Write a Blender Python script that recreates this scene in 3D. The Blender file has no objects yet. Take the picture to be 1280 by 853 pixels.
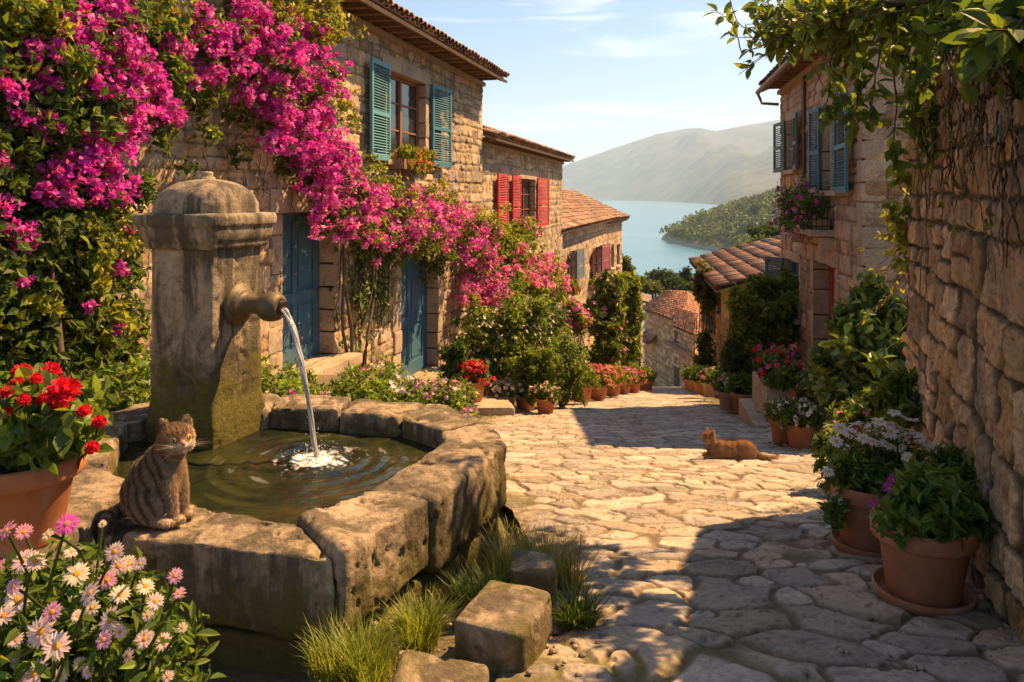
import bpy, bmesh, math, random
import numpy as np
from mathutils import Vector, Matrix

# ------------------------------------------------------------------ camera, sky, sun, exposure
SC = bpy.context.scene
COL = SC.collection
H, FPX = 244.0, 1000.0            # horizon row and focal length of the 1280 x 853 photograph
cam_d = bpy.data.cameras.new('camera')
cam = bpy.data.objects.new('camera', cam_d)
COL.objects.link(cam)
cam.location = (0, 0, 0)
cam.rotation_euler = (math.radians(90), 0, 0)
cam_d.sensor_width = 36.0
cam_d.lens = 36.0 * FPX / 1280
cam_d.shift_y = -(426.5 - H) / 1280
cam_d.clip_start = 0.05
cam_d.clip_end = 60000
SC.camera = cam

SUN_AZ, SUN_EL = 59.0, 52.0       # degrees to the right of the view axis, degrees up
SUN_STRENGTH, SKY_STRENGTH, EXPOSURE = 5.0, 0.062, 1.40
_a, _e = math.radians(SUN_AZ), math.radians(SUN_EL)
TO_SUN = Vector((math.sin(_a) * math.cos(_e), math.cos(_a) * math.cos(_e), math.sin(_e)))
sun_d = bpy.data.lights.new('sun', 'SUN')
sun_d.energy = SUN_STRENGTH
sun_d.angle = math.radians(0.6)
sun_d.color = (1.0, 0.63, 0.295)
sun = bpy.data.objects.new('sun', sun_d)
COL.objects.link(sun)
sun.rotation_euler = TO_SUN.to_track_quat('Z', 'Y').to_euler()

world = bpy.data.worlds.new('World')
SC.world = world
world.use_nodes = True
wn, wl = world.node_tree.nodes, world.node_tree.links
wn.clear()
w_out = wn.new('ShaderNodeOutputWorld')
w_bg = wn.new('ShaderNodeBackground')
w_bg.inputs['Strength'].default_value = SKY_STRENGTH
w_sky = wn.new('ShaderNodeTexSky')
w_sky.sky_type = 'NISHITA'
w_sky.sun_disc = False
w_sky.sun_elevation = _e
w_sky.sun_rotation = _a
w_sky.air_density = 1.0
w_sky.dust_density = 0.35
w_sky.ozone_density = 2.2
w_tc = wn.new('ShaderNodeTexCoord')
w_map = wn.new('ShaderNodeMapping')
w_map.inputs['Scale'].default_value = (1.3, 1.3, 9.0)
w_map.inputs['Location'].default_value = (0.3, 0.55, 0.2)
w_n = wn.new('ShaderNodeTexNoise')
w_n.inputs['Scale'].default_value = 2.1
w_n.inputs['Detail'].default_value = 7
w_n.inputs['Roughness'].default_value = 0.55
w_n.inputs['Distortion'].default_value = 0.5
w_r = wn.new('ShaderNodeValToRGB')
w_r.color_ramp.elements[0].position = 0.54
w_r.color_ramp.elements[0].color = (0, 0, 0, 1)
w_r.color_ramp.elements[1].position = 0.80
w_r.color_ramp.elements[1].color = (0.85, 0.85, 0.85, 1)
w_mx = wn.new('ShaderNodeMixRGB')
w_mx.inputs['Color2'].default_value = (11, 10.2, 9.2, 1)
wl.new(w_tc.outputs['Generated'], w_map.inputs['Vector'])
wl.new(w_map.outputs['Vector'], w_n.inputs['Vector'])
wl.new(w_n.outputs['Fac'], w_r.inputs['Fac'])
wl.new(w_r.outputs['Color'], w_mx.inputs['Fac'])
w_hs = wn.new('ShaderNodeHueSaturation')
w_hs.inputs['Saturation'].default_value = 1.12
wl.new(w_sky.outputs['Color'], w_hs.inputs['Color'])
wl.new(w_hs.outputs['Color'], w_mx.inputs['Color1'])
wl.new(w_mx.outputs['Color'], w_bg.inputs['Color'])
wl.new(w_bg.outputs['Background'], w_out.inputs['Surface'])

vs = SC.view_settings
SC.display_settings.display_device = 'sRGB'
vs.view_transform = 'Standard'
vs.look = 'None'
vs.gamma = 1.0
vs.use_curve_mapping = False
vs.exposure = EXPOSURE
SC.render.engine = 'CYCLES'
cy = SC.cycles
cy.use_denoising = True
cy.max_bounces = 7
cy.diffuse_bounces = 3
cy.glossy_bounces = 3
cy.transmission_bounces = 5
cy.volume_bounces = 1
cy.transparent_max_bounces = 6
cy.sample_clamp_indirect = 6.0
cy.caustics_reflective = False
cy.caustics_refractive = False

# ------------------------------------------------------------------ numbers
def P(px, py, Y):
    """world point seen at a pixel of the photograph at distance Y"""
    return np.array(((px - 640) / FPX * Y, Y, (H - py) / FPX * Y))

def rng_(seed):
    return np.random.default_rng(seed)

def hash_(ix, iy, iz, seed):
    h = (ix.astype(np.int64) * 374761393 + iy.astype(np.int64) * 668265263 + iz.astype(np.int64) * 2147483647 + seed * 974634777) & 0xFFFFFFFF
    h = ((h ^ (h >> 13)) * 1274126177) & 0xFFFFFFFF
    h = ((h ^ (h >> 16)) * 2246822519) & 0xFFFFFFFF
    h = h ^ (h >> 15)
    return (h & 0xFFFFFF) / float(0x1000000)

def vnoise(p, seed=0):
    i = np.floor(p).astype(np.int64)
    f = p - i
    f = f * f * (3 - 2 * f)
    r = 0
    for dx in (0, 1):
        wx = f[..., 0] if dx else 1 - f[..., 0]
        for dy in (0, 1):
            wy = f[..., 1] if dy else 1 - f[..., 1]
            for dz in (0, 1):
                wz = f[..., 2] if dz else 1 - f[..., 2]
                r = r + wx * wy * wz * hash_(i[..., 0] + dx, i[..., 1] + dy, i[..., 2] + dz, seed)
    return r

def fbm(p, octaves=4, seed=0, gain=0.5):
    """roughly -1..1"""
    p = np.asarray(p, float)
    a, s, r = 1.0, 0.0, 0
    for k in range(octaves):
        r = r + a * (vnoise(p, seed + 17 * k) - 0.5) * 2
        s += a
        a *= gain
        p = p * 2.03 + 11.3
    return r / s

def sstep(a, b, x):
    t = np.clip((x - a) / (b - a), 0, 1)
    return t * t * (3 - 2 * t)

def unit(v):
    v = np.asarray(v, float)
    return v / (np.linalg.norm(v, axis=-1, keepdims=True) + 1e-12)

def lerp(a, b, t):
    return a + (b - a) * t

# ------------------------------------------------------------------ objects
ORIGIN = {}

def tag(o, label=None, cat=None, group=None, kind=None):
    if label:
        assert 4 <= len(label.split()) <= 16, label
        o['label'] = label
    if cat:
        o['category'] = cat
    if group:
        o['group'] = group
    if kind:
        o['kind'] = kind
    return o

def thing(name, label, cat, loc, group=None):
    o = bpy.data.objects.new(name, None)
    o.empty_display_size = 0.1
    COL.objects.link(o)
    o.location = [float(c) for c in loc]
    ORIGIN[o.name] = np.array(loc, float)
    return tag(o, label, cat, group)

class MB:
    """collects vertices, faces and a colour per vertex in world space"""
    def __init__(self):
        self.V, self.F, self.C, self.S, self.n = [], [], [], [], 0
    def add(self, V, F, col=(1, 1, 1), smooth=False):
        V = np.asarray(V, float).reshape(-1, 3)
        c = np.asarray(col, float)
        if c.ndim == 1:
            c = np.broadcast_to(c[:3], (len(V), 3))
        if isinstance(F, np.ndarray):
            F = [F]
        else:
            q = {}
            for f in F:
                q.setdefault(len(f), []).append(f)
            F = [np.array(x) for x in q.values()]
        for f in F:
            self.F.append(f + self.n)
            self.S.append(np.full(len(f), smooth))
        self.V.append(V)
        self.C.append(c[:, :3])
        self.n += len(V)
        return self
    def build(self, name, mat, parent=None, loc=None, kind=None):
        V = np.concatenate(self.V)
        o_ = np.zeros(3)
        if parent is not None:
            o_ = ORIGIN[parent.name]
        elif loc is not None:
            o_ = np.array(loc, float)
        me = bpy.data.meshes.new(name)
        lt = np.concatenate([np.full(len(f), f.shape[1]) for f in self.F])
        li = np.concatenate([f.reshape(-1) for f in self.F]).astype(np.int32)
        me.vertices.add(len(V))
        me.vertices.foreach_set('co', (V - o_).astype(np.float32).reshape(-1))
        me.loops.add(len(li))
        me.loops.foreach_set('vertex_index', li)
        me.polygons.add(len(lt))
        ls = np.concatenate([[0], np.cumsum(lt)[:-1]]).astype(np.int32)
        me.polygons.foreach_set('loop_start', ls)
        me.polygons.foreach_set('loop_total', lt.astype(np.int32))
        me.polygons.foreach_set('use_smooth', np.concatenate(self.S))
        at = me.color_attributes.new('Col', 'FLOAT_COLOR', 'POINT')
        C = np.concatenate([np.concatenate(self.C), np.ones((len(V), 1))], 1).astype(np.float32)
        at.data.foreach_set('color', C.reshape(-1))
        me.update(calc_edges=True)
        me.validate()
        me.materials.append(mat)
        o = bpy.data.objects.new(name, me)
        COL.objects.link(o)
        if parent is not None:
            o.parent = parent
            ORIGIN[o.name] = o_
        else:
            o.location = o_
            ORIGIN[o.name] = o_
        if kind:
            o['kind'] = kind
        return o

def copy_tree(o, parent=None):
    c = o.copy()
    COL.objects.link(c)
    if parent is not None:
        c.parent = parent
    ORIGIN[c.name] = ORIGIN.get(o.name, np.zeros(3))
    for ch in list(o.children):
        copy_tree(ch, c)
    return c

# ------------------------------------------------------------------ shapes
BOXF = np.array([(0, 1, 3, 2), (4, 6, 7, 5), (0, 4, 5, 1), (2, 3, 7, 6), (0, 2, 6, 4), (1, 5, 7, 3)])

def box(mb, c, s, ax=None, col=(1, 1, 1)):
    """box at c with full sizes s along the axes ax (rows)"""
    ax = np.eye(3) if ax is None else np.asarray(ax, float)
    k = np.array([(i, j, l) for i in (-.5, .5) for j in (-.5, .5) for l in (-.5, .5)]) * np.asarray(s)
    mb.add(np.asarray(c) + k @ ax, BOXF, col)

def tube(mb, pts, rad, n=8, col=(1, 1, 1), cap=True, smooth=True):
    pts = np.asarray(pts, float)
    m = len(pts)
    rad = np.broadcast_to(np.asarray(rad, float), (m,))
    t = np.gradient(pts, axis=0)
    t = unit(t)
    up = np.array((0.13, 0.21, 0.97))
    a = np.cross(t, up)
    bad = np.linalg.norm(a, axis=1) < 1e-3
    a[bad] = (1, 0, 0)
    a = unit(a)
    b = np.cross(t, a)
    th = np.arange(n) * 2 * math.pi / n
    ring = a[:, None] * np.cos(th)[None, :, None] + b[:, None] * np.sin(th)[None, :, None]
    V = (pts[:, None] + ring * rad[:, None, None]).reshape(-1, 3)
    i, j = np.meshgrid(np.arange(m - 1), np.arange(n), indexing='ij')
    j2 = (j + 1) % n
    F = np.stack([i * n + j, i * n + j2, (i + 1) * n + j2, (i + 1) * n + j], -1).reshape(-1, 4)
    c = np.asarray(col, float)
    if c.ndim == 2:
        c = np.repeat(c, n, 0)
    mb.add(V, F, c, smooth)
    if cap:
        mb.add(V[:n], [list(range(n))[::-1]], c if c.ndim == 1 else c[:n], False)
        mb.add(V[-n:], [list(range(n))], c if c.ndim == 1 else c[-n:], False)

def lathe(mb, c, prof, n=32, col=(1, 1, 1), ax=None, smooth=True, wob=0.0, seed=0):
    """prof: list of (radius, height); ax rows = x, y, axis"""
    ax = np.eye(3) if ax is None else np.asarray(ax, float)
    prof = np.asarray(prof, float)
    th = np.arange(n) * 2 * math.pi / n
    V = np.stack([prof[:, 0, None] * np.cos(th), prof[:, 0, None] * np.sin(th), np.broadcast_to(prof[:, 1, None], (len(prof), n))], -1).reshape(-1, 3)
    if wob:
        V[:, :2] *= (1 + wob * fbm(V * 9 + seed, 3, seed))[:, None]
    V = np.asarray(c) + V @ ax
    m = len(prof)
    i, j = np.meshgrid(np.arange(m - 1), np.arange(n), indexing='ij')
    j2 = (j + 1) % n
    F = np.stack([i * n + j, i * n + j2, (i + 1) * n + j2, (i + 1) * n + j], -1).reshape(-1, 4)
    cc = np.asarray(col, float)
    if cc.ndim == 2:
        cc = np.repeat(cc, n, 0)
    mb.add(V, F, cc, smooth)

def sheet(V3, keep=None):
    """grid of points (m, n, 3) -> V, F"""
    m, n = V3.shape[:2]
    i, j = np.meshgrid(np.arange(m - 1), np.arange(n - 1), indexing='ij')
    F = np.stack([i * n + j, (i + 1) * n + j, (i + 1) * n + j + 1, i * n + j + 1], -1)
    F = F[keep] if keep is not None else F.reshape(-1, 4)
    return V3.reshape(-1, 3), F

def rock(mb, corners, r=0.04, amp=0.015, freq=5.0, n=14, seed=0, col=(.4, .33, .25), cvar=0.12, pit=0.0):
    """eroded block: corners = 8 points (bottom 4 ccw, top 4 ccw)"""
    c = np.asarray(corners, float)
    ex = np.linalg.norm(c[1] - c[0]) / 2
    ey = np.linalg.norm(c[3] - c[0]) / 2
    ez = np.linalg.norm(c[4] - c[0]) / 2
    e = np.array((ex, ey, ez))
    r = min(r, 0.9 * e.min())
    L = []
    FS = []
    cnt = 0
    for a in range(3):
        for s in (-1, 1):
            b, d = (a + 1) % 3, (a + 2) % 3
            nb = max(3, int(n * min(1.6, e[b] / e.mean())))
            nd = max(3, int(n * min(1.6, e[d] / e.mean())))
            g = np.zeros((nb, nd, 3))
            def ed(m_):
                t = np.linspace(-1, 1, m_)
                return np.sign(t) * np.abs(t) ** 0.8
            g[..., a] = s
            g[..., b] = ed(nb)[:, None]
            g[..., d] = ed(nd)[None]
            V, F = sheet(g)
            if s < 0:
                F = F[:, ::-1]
            L.append(V)
            FS.append(F + cnt)
            cnt += len(V)
    V = np.concatenate(L)
    F = np.concatenate(FS)
    p = V * e
    core = np.clip(p, -(e - r), e - r)
    d_ = p - core
    ln = np.linalg.norm(d_, axis=1, keepdims=True)
    # points on the flat of a face keep distance r from the core
    q = core + d_ / np.maximum(ln, 1e-9) * r
    nrm = d_ / np.maximum(ln, 1e-9)
    t = (q / e + 1) / 2
    def tri(t):
        x, y, z = t[:, 0:1], t[:, 1:2], t[:, 2:3]
        bot = c[0] * (1 - x) * (1 - y) + c[1] * x * (1 - y) + c[2] * x * y + c[3] * (1 - x) * y
        top = c[4] * (1 - x) * (1 - y) + c[5] * x * (1 - y) + c[6] * x * y + c[7] * (1 - x) * y
        return bot * (1 - z) + top * z
    W = tri(t)
    Wn = unit(tri(t + nrm * 0.02) - W)
    f = fbm(W * freq, 5, seed) * amp + fbm(W * freq * 0.35 + 5, 2, seed + 3) * amp * 1.4
    if pit:
        f = f - pit * sstep(0.28, 0.55, fbm(W * freq * 3.1 + 9, 3, seed + 8))
    W = W + Wn * f[:, None]
    k = 1 + cvar * fbm(W * 2.3 + seed, 3, seed + 5)
    mb.add(W, F, np.asarray(col)[None] * k[:, None], True)

def block_corners(quad, z0, z1):
    q = [np.array(p, float)[:2] for p in quad]
    return [(*p, z0) for p in q] + [(*p, z1) for p in q]

# ------------------------------------------------------------------ materials
def new_mat(name):
    m = bpy.data.materials.new(name)
    m.use_nodes = True
    nt = m.node_tree
    nt.nodes.clear()
    out = nt.nodes.new('ShaderNodeOutputMaterial')
    return m, nt, out

def nd(nt, typ, **kw):
    n = nt.nodes.new(typ)
    for k, v in kw.items():
        if k.startswith('_'):
            setattr(n, k[1:], v)
        else:
            n.inputs[k.replace('__', ' ')].default_value = v
    return n

def mixc(nt, fac, a, b, blend='MIX'):
    n = nt.nodes.new('ShaderNodeMixRGB')
    n.blend_type = blend
    for s, v in (('Fac', fac), ('Color1', a), ('Color2', b)):
        if isinstance(v, bpy.types.NodeSocket):
            nt.links.new(v, n.inputs[s])
        elif isinstance(v, (int, float)):
            n.inputs[s].default_value = v
        else:
            n.inputs[s].default_value = (*v[:3], 1)
    return n.outputs['Color']

def noise(nt, vec, scale, detail=4, rough=0.55, dist=0.0):
    n = nd(nt, 'ShaderNodeTexNoise', Scale=scale, Detail=detail, Roughness=rough, Distortion=dist)
    nt.links.new(vec, n.inputs['Vector'])
    return n.outputs['Fac']

def ramp(nt, fac, stops):
    r = nt.nodes.new('ShaderNodeValToRGB')
    e = r.color_ramp.elements
    while len(e) > 1:
        e.remove(e[-1])
    for k, (p, c) in enumerate(stops):
        x = e[0] if k == 0 else e.new(p)
        x.position = p
        x.color = (c, c, c, 1) if isinstance(c, (int, float)) else (*c[:3], 1)
    nt.links.new(fac, r.inputs['Fac'])
    return r.outputs['Color']

def attr(nt, name='Col'):
    a = nt.nodes.new('ShaderNodeAttribute')
    a.attribute_name = name
    return a.outputs['Color']

def wpos(nt):
    return nt.nodes.new('ShaderNodeNewGeometry').outputs['Position']

def stone_mat(name, tint=(1, 1, 1), moss=None, rough=0.9, fine=24.0, bump=0.5, dark=0.55, wet=None, streak=0.0, big=0.0):
    """stone: colour attribute x blotches x grain, with lichen, black stains, moss below a height"""
    m, nt, out = new_mat(name)
    b = nd(nt, 'ShaderNodeBsdfPrincipled', Roughness=rough)
    b.inputs['Specular IOR Level'].default_value = 0.25
    p = wpos(nt)
    n1 = noise(nt, p, 2.2, 5)
    n2 = noise(nt, p, fine, 6, 0.7)
    n3 = noise(nt, p, 5.5, 6, 0.65, 0.4)
    c = mixc(nt, 1.0, attr(nt), tint, 'MULTIPLY')
    c = mixc(nt, 1.0, c, ramp(nt, n1, [(0.25, (.72, .70, .70)), (0.5, (1, 1, 1)), (0.78, (1.22, 1.14, 1.02))]), 'MULTIPLY')
    c = mixc(nt, 1.0, c, ramp(nt, n2, [(0.28, dark), (0.5, 1.0), (0.75, 1.25)]), 'MULTIPLY')
    c = mixc(nt, ramp(nt, n3, [(0.56, 0.0), (0.70, 0.55)]), c, (.075, .062, .05))
    n4 = noise(nt, p, 9.0, 5, 0.6)
    c = mixc(nt, ramp(nt, n4, [(0.60, 0.0), (0.72, 0.35)]), c, (.5, .43, .30))
    if streak:
        mp = nd(nt, 'ShaderNodeMapping', Scale=(7.0, 7.0, 1.1))
        nt.links.new(p, mp.inputs['Vector'])
        ns = noise(nt, mp.outputs['Vector'], 1.0, 6, 0.65, 0.5)
        c = mixc(nt, ramp(nt, ns, [(0.44, 0.0), (0.56, streak)]), c, (.05, .042, .028))
    if wet:
        sw = nt.nodes.new('ShaderNodeSeparateXYZ')
        nt.links.new(p, sw.inputs[0])
        mw = nd(nt, 'ShaderNodeMapRange')
        mw.inputs['From Min'].default_value = wet[1]
        mw.inputs['From Max'].default_value = wet[0]
        nt.links.new(sw.outputs['Z'], mw.inputs['Value'])
        aw = nt.nodes.new('ShaderNodeMath')
        aw.operation = 'MULTIPLY_ADD'
        nt.links.new(mw.outputs['Result'], aw.inputs[0])
        aw.inputs[1].default_value = 0.45
        nt.links.new(noise(nt, p, 4.5, 6, 0.65, 0.5), aw.inputs[2])
        c = mixc(nt, ramp(nt, aw.outputs[0], [(0.58, 0.0), (0.76, wet[2])]), c, (.055, .044, .024))
    if moss:
        z0, z1, amt = moss
        sep = nt.nodes.new('ShaderNodeSeparateXYZ')
        nt.links.new(p, sep.inputs[0])
        mr = nd(nt, 'ShaderNodeMapRange')
        mr.inputs['From Min'].default_value = z1
        mr.inputs['From Max'].default_value = z0
        nt.links.new(sep.outputs['Z'], mr.inputs['Value'])
        nm = noise(nt, p, 6.0, 6, 0.7, 0.6)
        ad = nt.nodes.new('ShaderNodeMath')
        ad.operation = 'MULTIPLY_ADD'
        nt.links.new(mr.outputs['Result'], ad.inputs[0])
        ad.inputs[1].default_value = 0.5
        nt.links.new(nm, ad.inputs[2])
        f = ramp(nt, ad.outputs[0], [(0.62, 0.0), (0.80, amt)])
        mc = mixc(nt, noise(nt, p, 30, 4), (.04, .038, .010), (.19, .155, .025))
        c = mixc(nt, f, c, mc)
    nt.links.new(c, b.inputs['Base Color'])
    bu = nd(nt, 'ShaderNodeBump', Strength=bump, Distance=0.03)
    hh = mixc(nt, 0.5, n2, n3)
    if big:
        hh = mixc(nt, big, hh, noise(nt, p, 60, 5, 0.75))
    nt.links.new(hh, bu.inputs['Height'])
    nt.links.new(bu.outputs['Normal'], b.inputs['Normal'])
    nt.links.new(b.outputs[0], out.inputs['Surface'])
    return m

def leaf_mat(name, trans=0.5, rough=0.45, tint=(1, 1, 1), spec=0.35, tsat=(1.25, 1.15, 0.55)):
    m, nt, out = new_mat(name)
    b = nd(nt, 'ShaderNodeBsdfPrincipled', Roughness=rough)
    b.inputs['Specular IOR Level'].default_value = spec
    c = mixc(nt, 1.0, attr(nt), tint, 'MULTIPLY')
    nt.links.new(c, b.inputs['Base Color'])
    t = nd(nt, 'ShaderNodeBsdfTranslucent')
    c2 = mixc(nt, 1.0, c, tsat, 'MULTIPLY')
    nt.links.new(c2, t.inputs['Color'])
    mx = nt.nodes.new('ShaderNodeMixShader')
    mx.inputs['Fac'].default_value = trans
    nt.links.new(b.outputs[0], mx.inputs[1])
    nt.links.new(t.outputs[0], mx.inputs[2])
    nt.links.new(mx.outputs[0], out.inputs['Surface'])
    return m

def plain_mat(name, rough=0.7, nscale=18.0, var=0.25, bump=0.15, spec=0.3, wear=None, stretch=None, metal=0.0):
    """colour attribute with grain, optional worn patches"""
    m, nt, out = new_mat(name)
    b = nd(nt, 'ShaderNodeBsdfPrincipled', Roughness=rough, Metallic=metal)
    b.inputs['Specular IOR Level'].default_value = spec
    p = nt.nodes.new('ShaderNodeTexCoord').outputs['Object']
    if stretch:
        mp = nd(nt, 'ShaderNodeMapping', Scale=stretch)
        nt.links.new(p, mp.inputs['Vector'])
        p = mp.outputs['Vector']
    n1 = noise(nt, p, nscale, 6, 0.65)
    c = mixc(nt, 1.0, attr(nt), ramp(nt, n1, [(0.25, 1 - var), (0.5, 1.0), (0.75, 1 + var)]), 'MULTIPLY')
    if wear:
        n2 = noise(nt, p, nscale * 0.5, 6, 0.7, 0.5)
        c = mixc(nt, ramp(nt, n2, [(wear[1], 0.0), (wear[1] + 0.06, wear[2])]), c, wear[0])
    nt.links.new(c, b.inputs['Base Color'])
    bu = nd(nt, 'ShaderNodeBump', Strength=bump, Distance=0.01)
    nt.links.new(n1, bu.inputs['Height'])
    nt.links.new(bu.outputs['Normal'], b.inputs['Normal'])
    nt.links.new(b.outputs[0], out.inputs['Surface'])
    return m

M = {}
M['wall'] = stone_mat('wall_stone', fine=30, bump=0.8, dark=.42)
M['bigwall'] = stone_mat('old_wall_stone', fine=34, bump=1.0, dark=0.38, big=.4, streak=.35)
M['trim'] = stone_mat('dressed_stone', fine=34, bump=0.45)
M['street'] = stone_mat('paving_stone', fine=38, bump=0.5, rough=0.78)
M['fountain'] = stone_mat('fountain_stone', moss=(-1.75, -1.10, 0.8), fine=22, bump=1.0, dark=0.30, streak=.75, big=.3, wet=(-1.75, -1.20, .6))
M['pillar'] = stone_mat('pillar_stone', moss=(-1.40, -0.68, 0.95), fine=24, bump=0.9, dark=0.40, streak=.8, big=.3, wet=(-1.35, -.62, .85))
M['leaf'] = leaf_mat('leaf')
M['leaf_gloss'] = leaf_mat('glossy_leaf', trans=0.35, rough=0.33, spec=0.5)
M['petal'] = leaf_mat('petal', trans=0.42, rough=0.6, spec=0.15, tsat=(1.15, 0.95, 1.0))
M['bark'] = plain_mat('bark', rough=0.9, nscale=30, var=0.4, bump=0.6)
M['terracotta'] = plain_mat('terracotta', rough=0.75, nscale=9, var=0.22, bump=0.12, wear=((.42, .27, .18), 0.54, 0.6))
M['tile'] = plain_mat('roof_tile', rough=0.85, nscale=14, var=0.3, bump=0.3, wear=((.16, .13, .09), 0.58, 0.5))
M['paint'] = plain_mat('old_paint', rough=0.55, nscale=16, var=0.16, bump=0.15, wear=((.20, .19, .16), 0.60, 0.55), stretch=(1, 1, .25))
M['wood'] = plain_mat('wood', rough=0.7, nscale=22, var=0.35, bump=0.25, stretch=(1, 1, .2))
M['iron'] = plain_mat('iron', rough=0.55, nscale=30, var=0.3, metal=0.6)
M['bronze'] = plain_mat('weathered_bronze', rough=0.55, nscale=20, var=0.45, bump=0.4, metal=0.35, wear=((.10, .09, .05), 0.5, 0.6))
M['soil'] = plain_mat('soil', rough=1.0, nscale=40, var=0.5, bump=0.6)
M['plain'] = plain_mat('plain', rough=0.8)
M['earth'] = stone_mat('earth', fine=40, bump=0.8, dark=0.4, rough=1.0)

def glass_mat():
    m, nt, out = new_mat('window_glass')
    b = nd(nt, 'ShaderNodeBsdfPrincipled', Roughness=0.08)
    b.inputs['Base Color'].default_value = (.03, .03, .032, 1)
    b.inputs['Specular IOR Level'].default_value = 0.6
    nt.links.new(b.outputs[0], out.inputs['Surface'])
    return m
M['glass'] = glass_mat()

# ------------------------------------------------------------------ foliage
def frames(n, rng, nrm=None, bias=0.6):
    """random leaf frames: direction d along the leaf and normal m"""
    m = unit(rng.normal(size=(n, 3)))
    if nrm is not None:
        m = unit(m * (1 - bias) + nrm * bias)
    d = unit(np.cross(m, unit(rng.normal(size=(n, 3)))))
    return d, m

def leaf_quads(mb, pos, d, m, size, width=0.5, col=None, fold=0.18):
    """each leaf a folded diamond of four vertices"""
    n = len(pos)
    s = np.broadcast_to(np.asarray(size, float), (n,))[:, None]
    r = np.cross(d, m)
    w = width * 0.5
    a = pos
    b = pos + d * s * 0.45 + r * s * w + m * s * fold
    c = pos + d * s
    e = pos + d * s * 0.45 - r * s * w + m * s * fold
    V = np.stack([a, b, c, e], 1).reshape(-1, 3)
    F = np.arange(n * 4).reshape(-1, 4)
    C = np.repeat(col, 4, 0)
    mb.add(V, F, C)

def leaf_ovate(mb, pos, d, m, size, width=0.5, col=None, fold=0.12, curl=0.2):
    """larger leaf: ovate outline with a midrib fold and a drooping tip"""
    n = len(pos)
    s = np.broadcast_to(np.asarray(size, float), (n,))[:, None]
    r = np.cross(d, m)
    def q(t, x, h):
        return pos + d * s * t + r * s * x * width + m * s * (h - curl * t * t)
    V = np.stack([q(0, 0, 0), q(.22, .36, fold * .7), q(.5, .5, fold), q(.78, .3, fold * .6), q(1, 0, 0),
                  q(.78, -.3, fold * .6), q(.5, -.5, fold), q(.22, -.36, fold * .7), q(.22, 0, 0), q(.5, 0, 0), q(.78, 0, 0)], 1)
    f = np.array([(0, 1, 8, 8), (1, 2, 9, 8), (2, 3, 10, 9), (3, 4, 10, 10), (0, 8, 7, 7), (7, 8, 9, 6), (6, 9, 10, 5), (5, 10, 4, 4)])
    base = (np.arange(n) * 11)[:, None, None]
    q4 = f[[1, 2, 5, 6]]
    q3 = np.array([(0, 1, 8), (3, 4, 10), (0, 8, 7), (5, 10, 4)])
    C = np.repeat(col, 11, 0)
    mb.add(V.reshape(-1, 3), np.zeros((0, 4), int), C)
    off = mb.n - len(V) * 11
    mb.F.append((base + q4[None]).reshape(-1, 4) + off)
    mb.S.append(np.zeros(n * 4, bool))
    mb.F.append((base + q3[None]).reshape(-1, 3) + off)
    mb.S.append(np.zeros(n * 4, bool))

def pal(rng, n, colors, jit=0.25):
    c = np.asarray(colors, float)
    k = rng.integers(0, len(c), n)
    t = rng.random((n, 1))
    k2 = rng.integers(0, len(c), n)
    x = c[k] * (1 - t * 0.5) + c[k2] * t * 0.5
    return x * (1 + jit * rng.normal(size=(n, 1))).clip(0.4, 1.8)

GREEN = [(.11, .175, .024), (.15, .21, .03), (.20, .25, .035), (.11, .17, .03)]
DARK = [(.045, .09, .02), (.065, .115, .024), (.09, .145, .03)]
YELLOW = [(.25, .29, .03), (.31, .32, .04), (.18, .24, .03), (.36, .33, .05)]
OLIVE = [(.12, .14, .035), (.17, .17, .05), (.10, .12, .03)]
MAGENTA = [(.66, .025, .36), (.60, .03, .44), (.82, .20, .58), (.50, .02, .32), (.74, .10, .50), (.62, .05, .50), (.80, .32, .60), (.55, .10, .22)]
PINK = [(.74, .22, .50), (.70, .14, .44), (.78, .36, .46), (.66, .12, .38), (.78, .42, .36)]
RED = [(.60, .02, .025), (.68, .035, .035), (.50, .012, .02)]
WHITE = [(.75, .70, .62), (.78, .74, .66), (.70, .62, .55)]

def blob_pts(rng, c, r, n, sub=24, spread=0.3, flat=None, lump=0.22):
    """points gathered in small clumps over an ellipsoid; also outward normals"""
    c, r = np.asarray(c, float), np.asarray(r, float)
    k = max(3, sub)
    u = unit(rng.normal(size=(k, 3)))
    rad = rng.random(k) ** 0.4
    cc = u * rad[:, None] * (1 + lump * rng.normal(size=(k, 1)))
    ss = spread * (0.6 + 0.8 * rng.random(k))
    i = rng.integers(0, k, n)
    g = unit(rng.normal(size=(n, 3))) * (rng.random(n) ** 0.45)[:, None]
    p = cc[i] + g * ss[i][:, None]
    nr = unit(p * 0.6 + g * 0.6 + np.array((0, 0, 0.25)))
    tone = 1 + 0.22 * rng.normal(size=k)
    return c + p * r, nr, tone[i]

def add_foliage(mb, rng, blobs, size, colors, n, width=0.5, sub=24, spread=0.3, kind='quad', bias=0.55, jit=0.22, droop=0.0, lump=0.22):
    """blobs: list of (center, radii); leaves shared out by surface"""
    w = np.array([np.prod(np.asarray(b[1], float)) ** (2 / 3) for b in blobs])
    w = w / w.sum()
    for (c, r), k in zip(blobs, w):
        m_ = max(4, int(n * k))
        p, nr, tone = blob_pts(rng, c, r, m_, sub, spread, lump=lump)
        d, m = frames(m_, rng, nr, bias)
        if droop:
            d = unit(d + np.array((0, 0, -droop)))
            m = unit(m - d * (m * d).sum(1, keepdims=True))
        col = pal(rng, m_, colors, jit) * np.clip(tone, .55, 1.5)[:, None]
        sz = size * (0.65 + 0.7 * rng.random(m_))
        (leaf_quads if kind == 'quad' else leaf_ovate)(mb, p, d, m, sz, width, col)

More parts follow.
